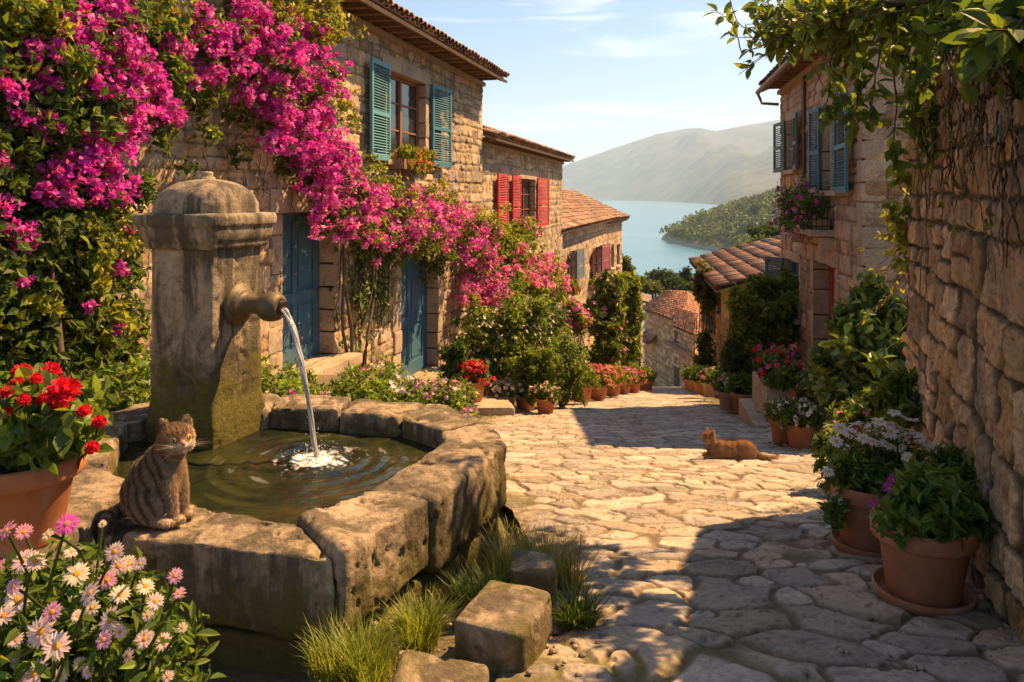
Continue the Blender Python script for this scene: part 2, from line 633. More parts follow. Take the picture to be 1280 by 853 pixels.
def add_florets(mb, rng, pts, nr, size, colors, petals=3, jit=0.18, cup=0.5, width=0.75, tone=None):
    """each floret: a few petals round an axis"""
    n = len(pts)
    ax = unit(nr * 0.7 + unit(rng.normal(size=(n, 3))) * 0.6)
    a = unit(np.cross(ax, unit(rng.normal(size=(n, 3)))))
    b = np.cross(ax, a)
    s = size * (0.7 + 0.6 * rng.random(n))
    col = pal(rng, n, colors, jit)
    if tone is not None:
        col = col * np.clip(tone, .6, 1.5)[:, None]
    for k in range(petals):
        th = 2 * math.pi * k / petals
        d = unit((a * math.cos(th) + b * math.sin(th)) * (1 - cup * 0.5) + ax * cup)
        m = unit(ax - d * (ax * d).sum(1, keepdims=True))
        leaf_quads(mb, pts, d, m, s, width, col * (0.9 + 0.2 * rng.random((n, 1))), fold=0.05)

def stems(mb, rng, base, tips, r0, r1, n=5, bend=0.15, col=(.09, .06, .03), segs=6):
    for t in tips:
        base_ = np.asarray(base, float) if np.asarray(base).ndim == 1 else base[rng.integers(len(base))]
        L = np.linalg.norm(t - base_)
        s = np.linspace(0, 1, segs)[:, None]
        off = rng.normal(size=3) * bend * L
        off2 = rng.normal(size=3) * bend * L * 0.5
        pts = base_ * (1 - s) + np.asarray(t) * s + off * (s * (1 - s) * 2) + off2 * np.sin(s * 6.28) * 0.5
        tube(mb, pts, np.linspace(r0, r1, segs), n, col, cap=False)

def blades(mb, rng, centers, n, h, colors, w=0.006, spread=0.1, lean=0.5, segs=3):
    """grass blades: narrow bent strips"""
    k = rng.integers(0, len(centers), n)
    c = np.asarray(centers, float)[k]
    ang = rng.random(n) * 2 * math.pi
    rr = spread * np.sqrt(rng.random(n))
    out = np.stack([np.cos(ang), np.sin(ang), np.zeros(n)], 1)
    base = c + out * rr[:, None]
    dirr = unit(out * (rr / spread)[:, None] + rng.normal(size=(n, 3)) * 0.35 * np.array((1, 1, 0)))
    hh = h * (0.45 + 0.75 * rng.random(n))
    ll = lean * (0.3 + rng.random(n))
    side = unit(np.cross(dirr, (0, 0, 1.0))) * w
    col = pal(rng, n, colors, 0.25)
    rows = []
    for s in range(segs + 1):
        t = s / segs
        p = base + np.array((0, 0, 1.0)) * (hh * (t - 0.25 * ll * t * t))[:, None] + dirr * (hh * ll * t * t)[:, None]
        ww = (1 - t) ** 0.7
        rows += [p - side * ww, p + side * ww]
    V = np.stack(rows, 1)
    nv = V.shape[1]
    F = []
    for s in range(segs):
        F.append(np.arange(n)[:, None] * nv + np.array((2 * s, 2 * s + 1, 2 * s + 3, 2 * s + 2))[None])
    mb.add(V.reshape(-1, 3), np.concatenate(F), np.repeat(col, nv, 0))

# ------------------------------------------------------------------ terrain, street, sea, hills
def gz(y):
    y = np.asarray(y, float)
    a = -(0.942 + 0.2074 * np.clip(y, 1.2, 28))
    b = -0.24 * (np.clip(y, 28, 80) - 28)
    c = -0.10 * (np.clip(y, 80, 140) - 80) - 0.16 * np.clip(y - 140, 0, 400)
    return a + b + c

SL = np.array([(0.5, -.25), (1.8, -.2), (2.4, -.04), (3.8, .12), (5, .0), (6.5, -.35), (10, -0.9), (14.4, -0.4), (18.6, 1.45), (25.7, 3.85), (32, 5.0), (50, 8.7), (82, 15.2)])
SR = np.array([(0.5, 2.0), (1.8, 2.0), (2.8, 2.0), (4.9, 2.8), (8.7, 3.45), (12.3, 3.95), (15.5, 4.3), (24.4, 5.5), (32, 6.7), (50, 10.6), (82, 17.6)])
def street_l(y): return np.interp(y, SL[:, 0], SL[:, 1])
def street_r(y): return np.interp(y, SR[:, 0], SR[:, 1])

def ground_z(x, y):
    """bare ground: the street plane, a planted bank rising to the left houses and a low one to the right"""
    x, y = np.asarray(x, float), np.asarray(y, float)
    z = gz(y)
    terr = np.interp(y, [4.3, 5.3, 9, 14, 18.6, 22, 30, 50], [-.07, 0.3, 0.85, 0.66, 0.35, 0.25, 0.15, 0])
    dl = street_l(y) - x
    z = z + np.where(y < 5.0, terr * sstep(0.3, .7, dl), terr * sstep(0.0, 1.1, dl))
    z = z + .07 * np.exp(-((x + .12) / .35) ** 2 - ((y - 2.55) / .45) ** 2)
    dr = x - street_r(y)
    z = z + np.interp(y, [4, 8, 12, 20], [0.0, 0.25, 0.35, 0.1]) * sstep(0.1, 1.2, dr)
    return z

def G(x, y, dz=0.0):
    return np.array((x, y, float(ground_z(x, y)) + dz))

def weighted_cells(U, W, cell, seed, jitter=0.8, kmin=0.75, kmax=1.5, stretch=1.0, reach=2):
    """rounded paving stones: multiplicatively weighted cells on a jittered lattice; returns gap measure in metres, id, offsets"""
    u, w = U / (cell * stretch), W / cell
    iu, iw = np.floor(u).astype(np.int64), np.floor(w).astype(np.int64)
    shp = U.shape
    d1 = np.full(shp, 1e9)
    d2 = np.full(shp, 1e9)
    idn = np.zeros(shp, np.int64)
    ou = np.zeros(shp)
    ow = np.zeros(shp)
    for a in range(-reach, reach + 1):
        for b in range(-reach, reach + 1):
            ca, cb = iu + a, iw + b
            z = np.zeros_like(ca)
            hx = hash_(ca, cb, z, seed)
            hy = hash_(ca, cb, z, seed + 1)
            hk = hash_(ca, cb, z, seed + 2)
            k = kmin + (kmax - kmin) * hk ** 2.2
            du = u - (ca + 0.5 + jitter * (hx - 0.5))
            dw = w - (cb + 0.5 + jitter * (hy - 0.5))
            an = hash_(ca, cb, z, seed + 3) * 3.1416
            st = 1 + 0.35 * hash_(ca, cb, z, seed + 4)
            ra = du * np.cos(an) + dw * np.sin(an)
            rb = -du * np.sin(an) + dw * np.cos(an)
            d = np.sqrt((ra / st) ** 2 + (rb * st) ** 2 + 1e-9) * k
            new = d < d1
            d2 = np.where(new, d1, np.minimum(d2, d))
            idn = np.where(new, ca * 7919 + cb * 104729, idn)
            ou = np.where(new, du, ou)
            ow = np.where(new, dw, ow)
            d1 = np.where(new, d, d1)
    return (d2 - d1) * cell * 0.5, idn, ou * cell, ow * cell, d1

def idrand(idn, seed):
    z = np.zeros_like(idn)
    return hash_(idn, z + 3, z, seed)

def make_street():
    rows, cols = 1250, 560
    ys = 1.7 * (34 / 1.7) ** np.linspace(0, 1, rows)
    t = np.linspace(0, 1, cols)
    X = street_l(ys)[:, None] * (1 - t) + street_r(ys)[:, None] * t
    Y = np.broadcast_to(ys[:, None], X.shape)
    p3 = np.stack([X, Y, np.zeros_like(X)], -1)
    wu = X + 0.07 * fbm(p3 * 2.3, 3, 1) + 0.02 * fbm(p3 * 9, 2, 4)
    wv = Y + 0.07 * fbm(p3 * 2.3 + 40, 3, 2) + 0.02 * fbm(p3 * 9 + 7, 2, 5)
    gap, idn, ou, ow, d1 = weighted_cells(wu, wv, 0.23, 11, jitter=0.85, kmin=0.60, kmax=1.8, stretch=1.12)
    r1, r2, r3, r4 = (idrand(idn, s) for s in (1, 2, 3, 4))
    edge = 0.006 + 0.006 * fbm(p3 * 9, 3, 31)
    k = sstep(edge * 0.35, edge + 0.013, gap)
    worn = fbm(p3 * 11, 4, 9)
    hgt = k * (0.013 + 0.006 * r1) + k * (0.0045 * worn + 0.0035 * fbm(p3 * 30, 4, 19) - .010 * sstep(.18, .42, fbm(p3 * 17, 4, 23)))
    hgt = hgt + k * ((r2 - .5) * 0.04 * ou + (r3 - .5) * 0.04 * ow)
    und = 0.022 * fbm(p3 * 0.55, 3, 3)
    e = np.minimum(X - street_l(Y), street_r(Y) - X)
    dirt = sstep(0.34, 0.02, e + 0.25 * fbm(p3 * 2.2, 3, 61))
    hgt = hgt * (1 - 0.75 * dirt)
    Z = gz(Y) + und + hgt + dirt * 0.02 * fbm(p3 * 14, 3, 71)
    stone = np.stack([.375 + .0 * r1, .305 + .0 * r1, .228 + 0 * r1], -1)
    stone = stone * (0.66 + 0.62 * r4)[..., None]
    warm = np.stack([1 + .10 * (r1 - .5), 1 + 0 * r1, 1 - .22 * (r1 - .5)], -1)
    stone = stone * warm * (1 + .10 * worn)[..., None]
    mort = np.stack([.15 + .05 * worn, .108 + .035 * worn, .062 + .015 * worn], -1)
    mossy = sstep(0.05, 0.45, fbm(p3 * 0.9 + 30, 3, 83))[..., None] * 0.7
    mort = mort * (1 - mossy) + np.array((.14, .125, .03)) * mossy
    kk = (k * (1 - 0.8 * dirt))[..., None]
    C = mort * (1 - kk) + stone * kk
    V, F = sheet(np.stack([X, Y, Z], -1))
    mb = MB()
    mb.add(V, F, C.reshape(-1, 3), True)
    o = mb.build('street', M['street'])
    tag(o, 'worn pale paving stones of the sloping street', kind='structure')
    # the lower street beyond the crest
    rows, cols = 120, 60
    ys = np.linspace(33.5, 84, rows)
    t = np.linspace(0, 1, cols)
    X = street_l(ys)[:, None] * (1 - t) + street_r(ys)[:, None] * t
    Y = np.broadcast_to(ys[:, None], X.shape)
    p3 = np.stack([X, Y, np.zeros_like(X)], -1)
    gap, idn, *_ = weighted_cells(X, Y, 0.5, 21)
    r1 = idrand(idn, 1)
    C = np.stack([.36 * (.8 + .4 * r1), .30 * (.8 + .4 * r1), .24 * (.8 + .4 * r1)], -1)
    V, F = sheet(np.stack([X, Y, gz(Y) + 0.02 * fbm(p3, 2, 3) + 0.02], -1))
    mb = MB()
    mb.add(V, F, C.reshape(-1, 3), True)
    tag(mb.build('path', M['street']), 'lower end of the paved street beyond the crest', kind='structure')

def make_ground():
    ys = np.concatenate([np.linspace(-8, 6, 57), np.linspace(6.25, 34, 100), np.geomspace(34.5, 900, 90)])
    xs = np.concatenate([-np.geomspace(300, 8.4, 25), np.linspace(-8, 10, 110), np.geomspace(10.3, 700, 50)])
    X, Y = np.meshgrid(xs, ys)
    p3 = np.stack([X, Y, np.zeros_like(X)], -1)
    Z = ground_z(X, Y) - 0.07 + 0.03 * fbm(p3 * 1.5, 3, 5)
    inside = (X > street_l(Y) + 0.05) & (X < street_r(Y) - 0.05)
    Z = np.where(inside, Z - 0.08, Z)
    Z = np.maximum(Z, -60)
    g = sstep(-.2, .4, fbm(p3 * 0.6 + 3, 3, 8))[..., None]
    C = np.array((.17, .125, .075)) * (1 - g) + np.array((.10, .095, .035)) * g
    C = C * (1 + .25 * fbm(p3 * 7, 3, 12))[..., None]
    V, F = sheet(np.stack([X, Y, Z], -1))
    mb = MB()
    mb.add(V, F[:, ::-1], C.reshape(-1, 3), True)
    tag(mb.build('ground', M['earth']), 'bare earth banks beside the paved street', kind='structure')

SEA_Z = -45.0
def sea_mat():
    m, nt, out = new_mat('sea_water')
    b = nd(nt, 'ShaderNodeBsdfPrincipled', Roughness=0.22)
    p = wpos(nt)
    n0 = noise(nt, p, 0.006, 4, 0.6, 0.4)
    c = mixc(nt, ramp(nt, n0, [(0.35, 0), (0.65, 1)]), (.06, .19, .29), (.10, .24, .33))
    nt.links.new(c, b.inputs['Base Color'])
    b.inputs['Specular IOR Level'].default_value = 0.5
    n1 = noise(nt, p, 0.35, 5, 0.6)
    bu = nd(nt, 'ShaderNodeBump', Strength=0.35, Distance=1.0)
    nt.links.new(n1, bu.inputs['Height'])
    nt.links.new(bu.outputs['Normal'], b.inputs['Normal'])
    nt.links.new(b.outputs[0], out.inputs['Surface'])
    return m

def hill_mat(name, a, b_, scale):
    m, nt, out = new_mat(name)
    b = nd(nt, 'ShaderNodeBsdfPrincipled', Roughness=1.0)
    b.inputs['Specular IOR Level'].default_value = 0.0
    p = wpos(nt)
    n = noise(nt, p, scale, 8, 0.65, 0.3)
    n2 = noise(nt, p, scale * 9, 5, 0.7)
    c = mixc(nt, ramp(nt, n, [(0.38, 0), (0.62, 1)]), a, b_)
    c = mixc(nt, 1.0, c, ramp(nt, n2, [(0.3, .6), (0.7, 1.35)]), 'MULTIPLY')
    nt.links.new(c, b.inputs['Base Color'])
    nt.links.new(b.outputs[0], out.inputs['Surface'])
    return m

def make_far():
    mb = MB()
    mb.add([(-5000, 60, SEA_Z), (10000, 60, SEA_Z), (10000, 9900, SEA_Z), (-5000, 9900, SEA_Z)], [(0, 1, 2, 3)])
    tag(mb.build('sea', sea_mat()), 'calm blue bay below the village', kind='structure')
    # mountain range across the bay: silhouette read as height over distance
    prof = np.array([(-500, 246), (250, 243), (560, 232), (640, 222), (700, 209), (760, 188), (820, 168), (858, 161), (874, 160), (895, 164), (925, 158),
                     (978, 149), (1040, 147), (1120, 150), (1250, 152), (1500, 158), (1900, 180), (2600, 240)], float)
    nx, nd_ = 420, 110
    u = (np.linspace(180, 1560, nx) - 640) / 1000
    dist = np.linspace(0, 1, nd_)
    shore = np.interp(u * 1000 + 640, [-500, 700, 780, 850, 905, 930, 980, 2400], [7600, 7200, 6600, 5000, 3300, 3000, 2700, 2600])
    ridge = np.interp(u * 1000 + 640, prof[:, 0], 244 - prof[:, 1])
    ridge = np.maximum(ridge, 2)
    D = shore[None] * (1 - dist[:, None]) + 8600 * dist[:, None] + np.where(dist[:, None] > .8, (dist[:, None] - .8) * 6000, 0)
    X = u[None] * D
    p3 = np.stack([X / 900, D / 900, np.zeros_like(X)], -1)
    top = ridge * 8.6
    sh = np.clip(dist / .97, 0, 1)
    lift = (top + 45)[None] * np.where(dist < .9, sh ** 1.25, np.clip(1.0 - (dist - .95) * 3, 0, 1))[:, None]
    # keep the sight line under the ridge
    spur = fbm(p3 * np.array((1.3, .55, 1)), 5, 7) + 0.5 * fbm(p3 * 3, 4, 17)
    Z = SEA_Z - 4 + lift * (1 + 0.55 * spur * np.sin(np.clip(dist, 0, 1) * 3.1)[:, None] ** .7) + 9 * np.clip(dist[:, None] * 10, 0, 1)
    Zmax = (ridge * 1.0)[None] / 1000 * D
    Z = np.minimum(Z, Zmax + np.where(dist[:, None] > .85, 0, -8) + 3 * fbm(p3 * 6, 3, 2))
    im = np.argmax(Z / D, 0)
    cc = np.arange(nx)
    k = (ridge / 1000 * D[im, cc] - SEA_Z) / np.maximum(Z[im, cc] - SEA_Z, 1)
    Z = SEA_Z + (Z - SEA_Z) * np.where(Z > SEA_Z, k[None], 1)
    V, F = sheet(np.stack([X, D, Z], -1))
    mb = MB()
    mb.add(V, F, (1, 1, 1), True)
    tag(mb.build('hills', hill_mat('far_hill', (.02, .032, .016), (.11, .10, .06), .004)), 'hazy mountain range across the bay', kind='structure')
    # wooded headland to the right
    nx, ny = 220, 120
    a = np.linspace(0, 1, nx)
    tipx, tipy = 150.0, 800.0
    X = np.linspace(tipx, tipx + 620, nx)[None] + np.zeros((ny, 1))
    s = np.linspace(-1, 1, ny)[:, None]
    half = np.minimum(12 + 900 * a ** 0.45, 430)[None]
    Yc = tipy - 40 * a[None]
    Y = Yc + np.where(s > 0, s * np.minimum(half, 12 + 260 * a[None] ** .6), s * half)
    hgt = 150 * (a ** 0.75)[None] * (1 - s ** 2) ** 0.8
    p3 = np.stack([X, Y, X * 0], -1) / 60
    Z = SEA_Z - 2 + hgt * (1 + .18 * fbm(p3, 4, 5)) + 4.0 * sstep(0, .06, 1 - np.abs(s)) * sstep(0, .01, a)[None]
    C = np.where((Z < SEA_Z + 3.2)[..., None], np.array((.33, .27, .20)), np.array((.10, .10, .04)))
    V, F = sheet(np.stack([X, Y, Z], -1))
    mb = MB()
    mb.add(V, F[:, ::-1], C.reshape(-1, 3), True)
    tag(mb.build('headland', M['earth']), 'wooded headland with a pale rocky shore', kind='structure')
    return

def headland_z(x, y):
    a = np.clip((x - 150) / 620, 0, 1)
    half = np.minimum(12 + 900 * a ** 0.45, 430)
    dy = y - (800 - 40 * a)
    s = np.clip(dy / np.where(dy > 0, np.minimum(half, 12 + 260 * a ** .6), half), -1, 1)
    return SEA_Z + 150 * a ** 0.75 * (1 - s ** 2) ** 0.8 + 2, s

make_ground()
make_street()
make_far()

# ------------------------------------------------------------------ masonry and buildings
def coursed(U, W, rng, h0, h1, w0, w1, wob=0.03, split=0.25, seed=0):
    """coursed rubble: gap to the nearest joint, stone id, offsets"""
    p3 = np.stack([U, W, np.zeros_like(U)], -1)
    u = U + wob * fbm(p3 * 2.7, 3, seed) + wob * 0.35 * fbm(p3 * 10, 2, seed + 1)
    w = W + wob * fbm(p3 * 1.7 + 9, 3, seed + 2) + wob * 0.35 * fbm(p3 * 10 + 5, 2, seed + 3)
    umin, umax, wmin, wmax = u.min() - 1, u.max() + 1, w.min() - .5, w.max() + .5
    hb = [wmin]
    while hb[-1] < wmax:
        hb.append(hb[-1] + rng.uniform(h0, h1))
    hb = np.array(hb)
    ri = np.clip(np.searchsorted(hb, w) - 1, 0, len(hb) - 2)
    gap = np.zeros_like(u)
    idn = np.zeros(u.shape, np.int64)
    ou = np.zeros_like(u)
    ow = np.zeros_like(u)
    for r in range(len(hb) - 1):
        mk = ri == r
        if not mk.any():
            continue
        hh = hb[r + 1] - hb[r]
        wb = [umin - rng.uniform(0, w1)]
        while wb[-1] < umax:
            wb.append(wb[-1] + rng.uniform(w0, w1) * (0.6 + 0.6 * hh / h1) * (0.55 if rng.random() < .22 else 1))
        wb = np.array(wb)
        uu, ww = u[mk], w[mk]
        ci = np.clip(np.searchsorted(wb, uu) - 1, 0, len(wb) - 2)
        a, b = wb[ci], wb[ci + 1]
        lo = np.full_like(uu, hb[r])
        hi = np.full_like(uu, hb[r + 1])
        sp = rng.random(len(wb))
        cut = rng.uniform(.35, .65, len(wb))
        dosplit = (sp[ci] < split) & (hh > 0.6 * h1)
        mid = lo + (hi - lo) * cut[ci]
        upper = dosplit & (ww > mid)
        lower = dosplit & ~upper
        lo = np.where(upper, mid, lo)
        hi = np.where(lower, mid, hi)
        cx, cw = (a + b) / 2, (lo + hi) / 2
        ex, ew = (b - a) / 2, (hi - lo) / 2
        # rounded box distance
        rad = np.minimum(ex, ew) * 0.55
        qx, qw = np.abs(uu - cx) - ex + rad, np.abs(ww - cw) - ew + rad
        d = np.sqrt(np.maximum(qx, 0) ** 2 + np.maximum(qw, 0) ** 2) + np.minimum(np.maximum(qx, qw), 0) - rad
        gap[mk] = -d
        idn[mk] = r * 5003 + ci * 11 + np.where(upper, 3, 0)
        ou[mk] = uu - cx
        ow[mk] = ww - cw
    return gap, idn, ou, ow

def axis_samples(a, b, res, cuts):
    s = list(np.arange(a, b, res)) + [b]
    s = np.array(s)
    for c in cuts:
        if a < c < b:
            s[np.argmin(np.abs(s - c))] = c
    return np.unique(s)

STONE = np.array((.46, .33, .20))
MORT = np.array((.22, .16, .10))
def stone_wall(name, parent, p0, d2, L, z0, z1, openings, res, seed, style='coursed', size=(.13, .30, .22, .55), depth=0.03, mat=None, col=STONE, u_start=0.0, left=True, top=None, bulge=0.0, edge=None, crag=0.0, mort=MORT, jw=.006, split=.25):
    rng = rng_(seed)
    d2 = unit(np.array(d2, float))
    n2 = np.array((d2[1], -d2[0])) if left else np.array((-d2[1], d2[0]))
    us = axis_samples(u_start, L, res, [o[0] for o in openings] + [o[1] for o in openings])
    ws = axis_samples(z0, z1, res, [o[2] for o in openings] + [o[3] for o in openings])
    W, U = np.meshgrid(ws, us, indexing='ij')
    p3 = np.stack([U, W, np.zeros_like(U) + seed], -1)
    if style == 'coursed':
        gap, idn, ou, ow = coursed(U, W, rng, *size, split=split, seed=seed)
    else:
        wu = U + 0.05 * fbm(p3 * 2.5, 3, seed) + 0.015 * fbm(p3 * 11, 2, seed + 6)
        wv = W + 0.05 * fbm(p3 * 2.5 + 33, 3, seed + 1) + 0.015 * fbm(p3 * 11 + 4, 2, seed + 7)
        gap, idn, ou, ow, _ = weighted_cells(wu, wv, size[0], seed, jitter=0.7, kmin=.62, kmax=1.7, stretch=size[1])
    r1, r2, r3, r4, r5 = (idrand(idn, s + seed) for s in (1, 2, 3, 4, 5))
    fine = fbm(p3 * 14, 4, seed + 8)
    ed = jw
    k = sstep(ed * 0.3, ed + (edge or depth * 0.6), gap + 0.007 * fine)
    flat = np.sqrt(np.clip(k, 0, 1))
    disp = flat * depth * (0.5 + .75 * r1) + k * depth * .35 * fine
    disp = disp + k * ((r2 - .5) * .16 * ou + (r3 - .5) * .16 * ow)
    if crag:
        cr = np.abs(fbm(p3 * 7, 4, seed + 21))
        disp = disp - k * crag * (1 - cr * 2.2) + k * crag * .8 * fbm(p3 * 26, 4, seed + 22) - k * crag * 1.2 * sstep(.2, .45, fbm(p3 * 12, 3, seed + 23))
    disp = disp + 0.02 * fbm(p3 * .8, 2, seed + 9) * (1 + 2 * bulge)
    c = col[None, None] * (0.60 + .74 * r4)[..., None]
    c = c * np.stack([1 + .18 * (r5 - .5), 1 + 0 * r5, 1 - .45 * (r5 - .5)], -1)
    c = c * (1 + .18 * fine)[..., None]
    big = fbm(p3 * .5 + 3, 3, seed + 10)
    c = c * (1 + .16 * big)[..., None]
    kk = k[..., None]
    C = mort * (1 + .2 * fine)[..., None] * (1 - kk) + c * kk
    # clip the wall to its top line when one is given
    zz = W
    if top is not None:
        zz = np.minimum(W, top(U, rng))
    pos = np.stack([p0[0] + d2[0] * U + n2[0] * disp, p0[1] + d2[1] * U + n2[1] * disp, zz], -1)
    keep = np.ones((len(ws) - 1, len(us) - 1), bool)
    uc, wc = (us[1:] + us[:-1]) / 2, (ws[1:] + ws[:-1]) / 2
    for o in openings:
        keep &= ~((uc[None] > o[0]) & (uc[None] < o[1]) & (wc[:, None] > o[2]) & (wc[:, None] < o[3]))
    V, F = sheet(pos, keep)
    if left:
        F = F[:, ::-1]
    mb = MB()
    mb.add(V, F, C.reshape(-1, 3), True)
    return mb.build(name, mat or M['wall'], parent)

class Face:
    """coordinates on a facade: u along, w up, v outward"""
    def __init__(s, p0, d2, left=True):
        s.p0 = np.array(p0, float)
        s.d = unit(np.array(d2, float))
        s.n = np.array((s.d[1], -s.d[0])) if left else np.array((-s.d[1], s.d[0]))
        s.left = left
    def at(s, u, v, w):
        q = s.p0[:2] + s.d * u + s.n * v
        return np.array((q[0], q[1], w))
    def ax(s):
        return np.array([(*s.d, 0), (*s.n, 0), (0, 0, 1)])
    def u_of(s, px, v=0.0):
        """where a sight line of the photograph meets the facade"""
        k = (px - 640) / FPX
        q = s.p0[:2] + s.n * v
        return (k * q[1] - q[0]) / (s.d[0] - k * s.d[1])
    def Y(s, u, v=0):
        return (s.p0[:2] + s.d * u + s.n * v)[1]
    def w_of(s, py, u, v=0):
        return (H - py) / FPX * s.Y(u, v)
    def box(s, mb, u0, u1, v0, v1, w0, w1, col):
        box(mb, s.at((u0 + u1) / 2, (v0 + v1) / 2, (w0 + w1) / 2), (abs(u1 - u0), abs(v1 - v0), abs(w1 - w0)), s.ax(), col)
    def rock(s, mb, u0, u1, v0, v1, w0, w1, **kw):
        q = [s.at(u0, v0, w0), s.at(u1, v0, w0), s.at(u1, v1, w0), s.at(u0, v1, w0)]
        t = [s.at(u0, v0, w1), s.at(u1, v0, w1), s.at(u1, v1, w1), s.at(u0, v1, w1)]
        if s.left:
            q, t = [q[k] for k in (0, 3, 2, 1)], [t[k] for k in (0, 3, 2, 1)]
        rock(mb, q + t, **kw)

TRIM = (.44, .335, .225)
def surround(f, parent, u0, u1, w0, w1, jw=0.24, lint=0.26, sill=True, seed=0, deep=0.26, door=False, proud=0.035):
    """dressed stone jambs, lintel and sill round an opening"""
    rng = rng_(seed)
    mb = MB()
    z = w0
    while z < w1 - .02:
        h = min(rng.uniform(.28, .5), w1 - z)
        if w1 - z - h < .15:
            h = w1 - z
        for s in (0, 1):
            j = jw * rng.uniform(.85, 1.25)
            a, b = (u0 - j, u0) if s == 0 else (u1, u1 + j)
            k = rng.uniform(.85, 1.12)
            f.rock(mb, a, b, -deep, proud + rng.uniform(-.008, .01), z + .006, z + h - .006, r=.02, amp=.008, freq=7, n=8, seed=seed + int(z * 50) + s, col=np.array(TRIM) * k)
        z += h
    f.rock(mb, u0 - jw * 1.1, u1 + jw * 1.1, -deep, proud + .012, w1 + .004, w1 + lint, r=.025, amp=.01, freq=6, n=12, seed=seed + 90, col=TRIM)
    o = mb.build('door_frame' if door else 'window_surround', M['trim'], parent)
    mb = MB()
    if door:
        f.rock(mb, u0 - .25, u1 + .25, -deep - .05, .34, w0 - .16, w0 - .01, r=.025, amp=.01, freq=5, n=12, seed=seed + 91, col=np.array(TRIM) * .95)
        mb.build('door_step', M['trim'], parent)
    elif sill:
        f.rock(mb, u0 - jw * .9, u1 + jw * .9, -deep, .13, w0 - .10, w0 - .004, r=.02, amp=.008, freq=6, n=10, seed=seed + 92, col=TRIM)
        mb.build('sill', M['trim'], parent)
    return o

def door_leaf(f, parent, u0, u1, w0, w1, v, col, arch=False):
    rngc = np.array(col)
    mb = MB()
    f.box(mb, u0, u1, v - .05, v, w0, w1, rngc)
    W, Hh = u1 - u0, w1 - w0
    st = W * .13
    # raised frame: stiles, rails and recessed panels
    for a, b in ((u0, u0 + st), (u1 - st, u1)):
        f.box(mb, a, b, v, v + .022, w0, w1, rngc)
    for a, b in ((0, .10), (.40, .47), (.93, 1)):
        f.box(mb, u0 + st, u1 - st, v, v + .022, w0 + Hh * a, w0 + Hh * b, rngc)
    f.box(mb, (u0 + u1) / 2 - st * .3, (u0 + u1) / 2 + st * .3, v, v + .02, w0 + Hh * .10, w0 + Hh * .40, rngc)
    f.box(mb, (u0 + u1) / 2 - st * .3, (u0 + u1) / 2 + st * .3, v, v + .02, w0 + Hh * .47, w0 + Hh * .93, rngc)
    for a, b in ((.13, .37), (.50, .90)):
        for s in (0, 1):
            c0 = u0 + st * 1.35 if s == 0 else (u0 + u1) / 2 + st * .65
            c1 = (u0 + u1) / 2 - st * .65 if s == 0 else u1 - st * 1.35
            f.box(mb, c0, c1, v, v + .012, w0 + Hh * a, w0 + Hh * b, rngc * 1.04)
    d = mb.build('door', M['paint'], parent)
    mb = MB()
    tube(mb, [f.at(u1 - st * .5, v + .02, w0 + Hh * .45), f.at(u1 - st * .5, v + .07, w0 + Hh * .45)], .012, 8, (.25, .2, .1))
    lathe(mb, f.at(u1 - st * .5, v + .07, w0 + Hh * .45), [(.0, -.025), (.022, -.015), (.027, 0), (.022, .015), (0, .025)], 12, (.3, .24, .12))
    mb.build('handle', M['bronze'], d)
    return d

def room_shade(f, parent, u0, u1, w0, w1, deep, col=TRIM):
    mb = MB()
    f.box(mb, u0, u1, -deep - .02, -deep - .004, w0, w1, (.02, .018, .015))  # near-black panel paints in the shade of the unlit room
    mb.build('room_shade_panel', M['plain'], parent)

def window(f, parent, u0, u1, w0, w1, frame_col, deep=0.2):
    mb = MB()
    t = .06
    v0, v1 = -deep, -deep + .055
    c = np.array(frame_col)
    f.box(mb, u0, u0 + t, v0, v1, w0, w1, c)
    f.box(mb, u1 - t, u1, v0, v1, w0, w1, c)
    f.box(mb, u0 + t, u1 - t, v0, v1, w0, w0 + t, c)
    f.box(mb, u0 + t, u1 - t, v0, v1, w1 - t, w1, c)
    m_ = (u0 + u1) / 2
    f.box(mb, m_ - t * .6, m_ + t * .6, v0, v1 + .01, w0 + t, w1 - t, c)
    for k in (.36, .68):
        zz = w0 + (w1 - w0) * k
        f.box(mb, u0 + t, m_ - t * .6, v0 + .005, v1 - .012, zz - .014, zz + .014, c)
        f.box(mb, m_ + t * .6, u1 - t, v0 + .005, v1 - .012, zz - .014, zz + .014, c)
    o = mb.build('window', M['wood'], parent)
    mb = MB()
    f.box(mb, u0 + t * .5, u1 - t * .5, v0 + .012, v0 + .02, w0 + t * .5, w1 - t * .5, (.03, .03, .03))
    mb.build('pane', M['glass'], o)
    return o

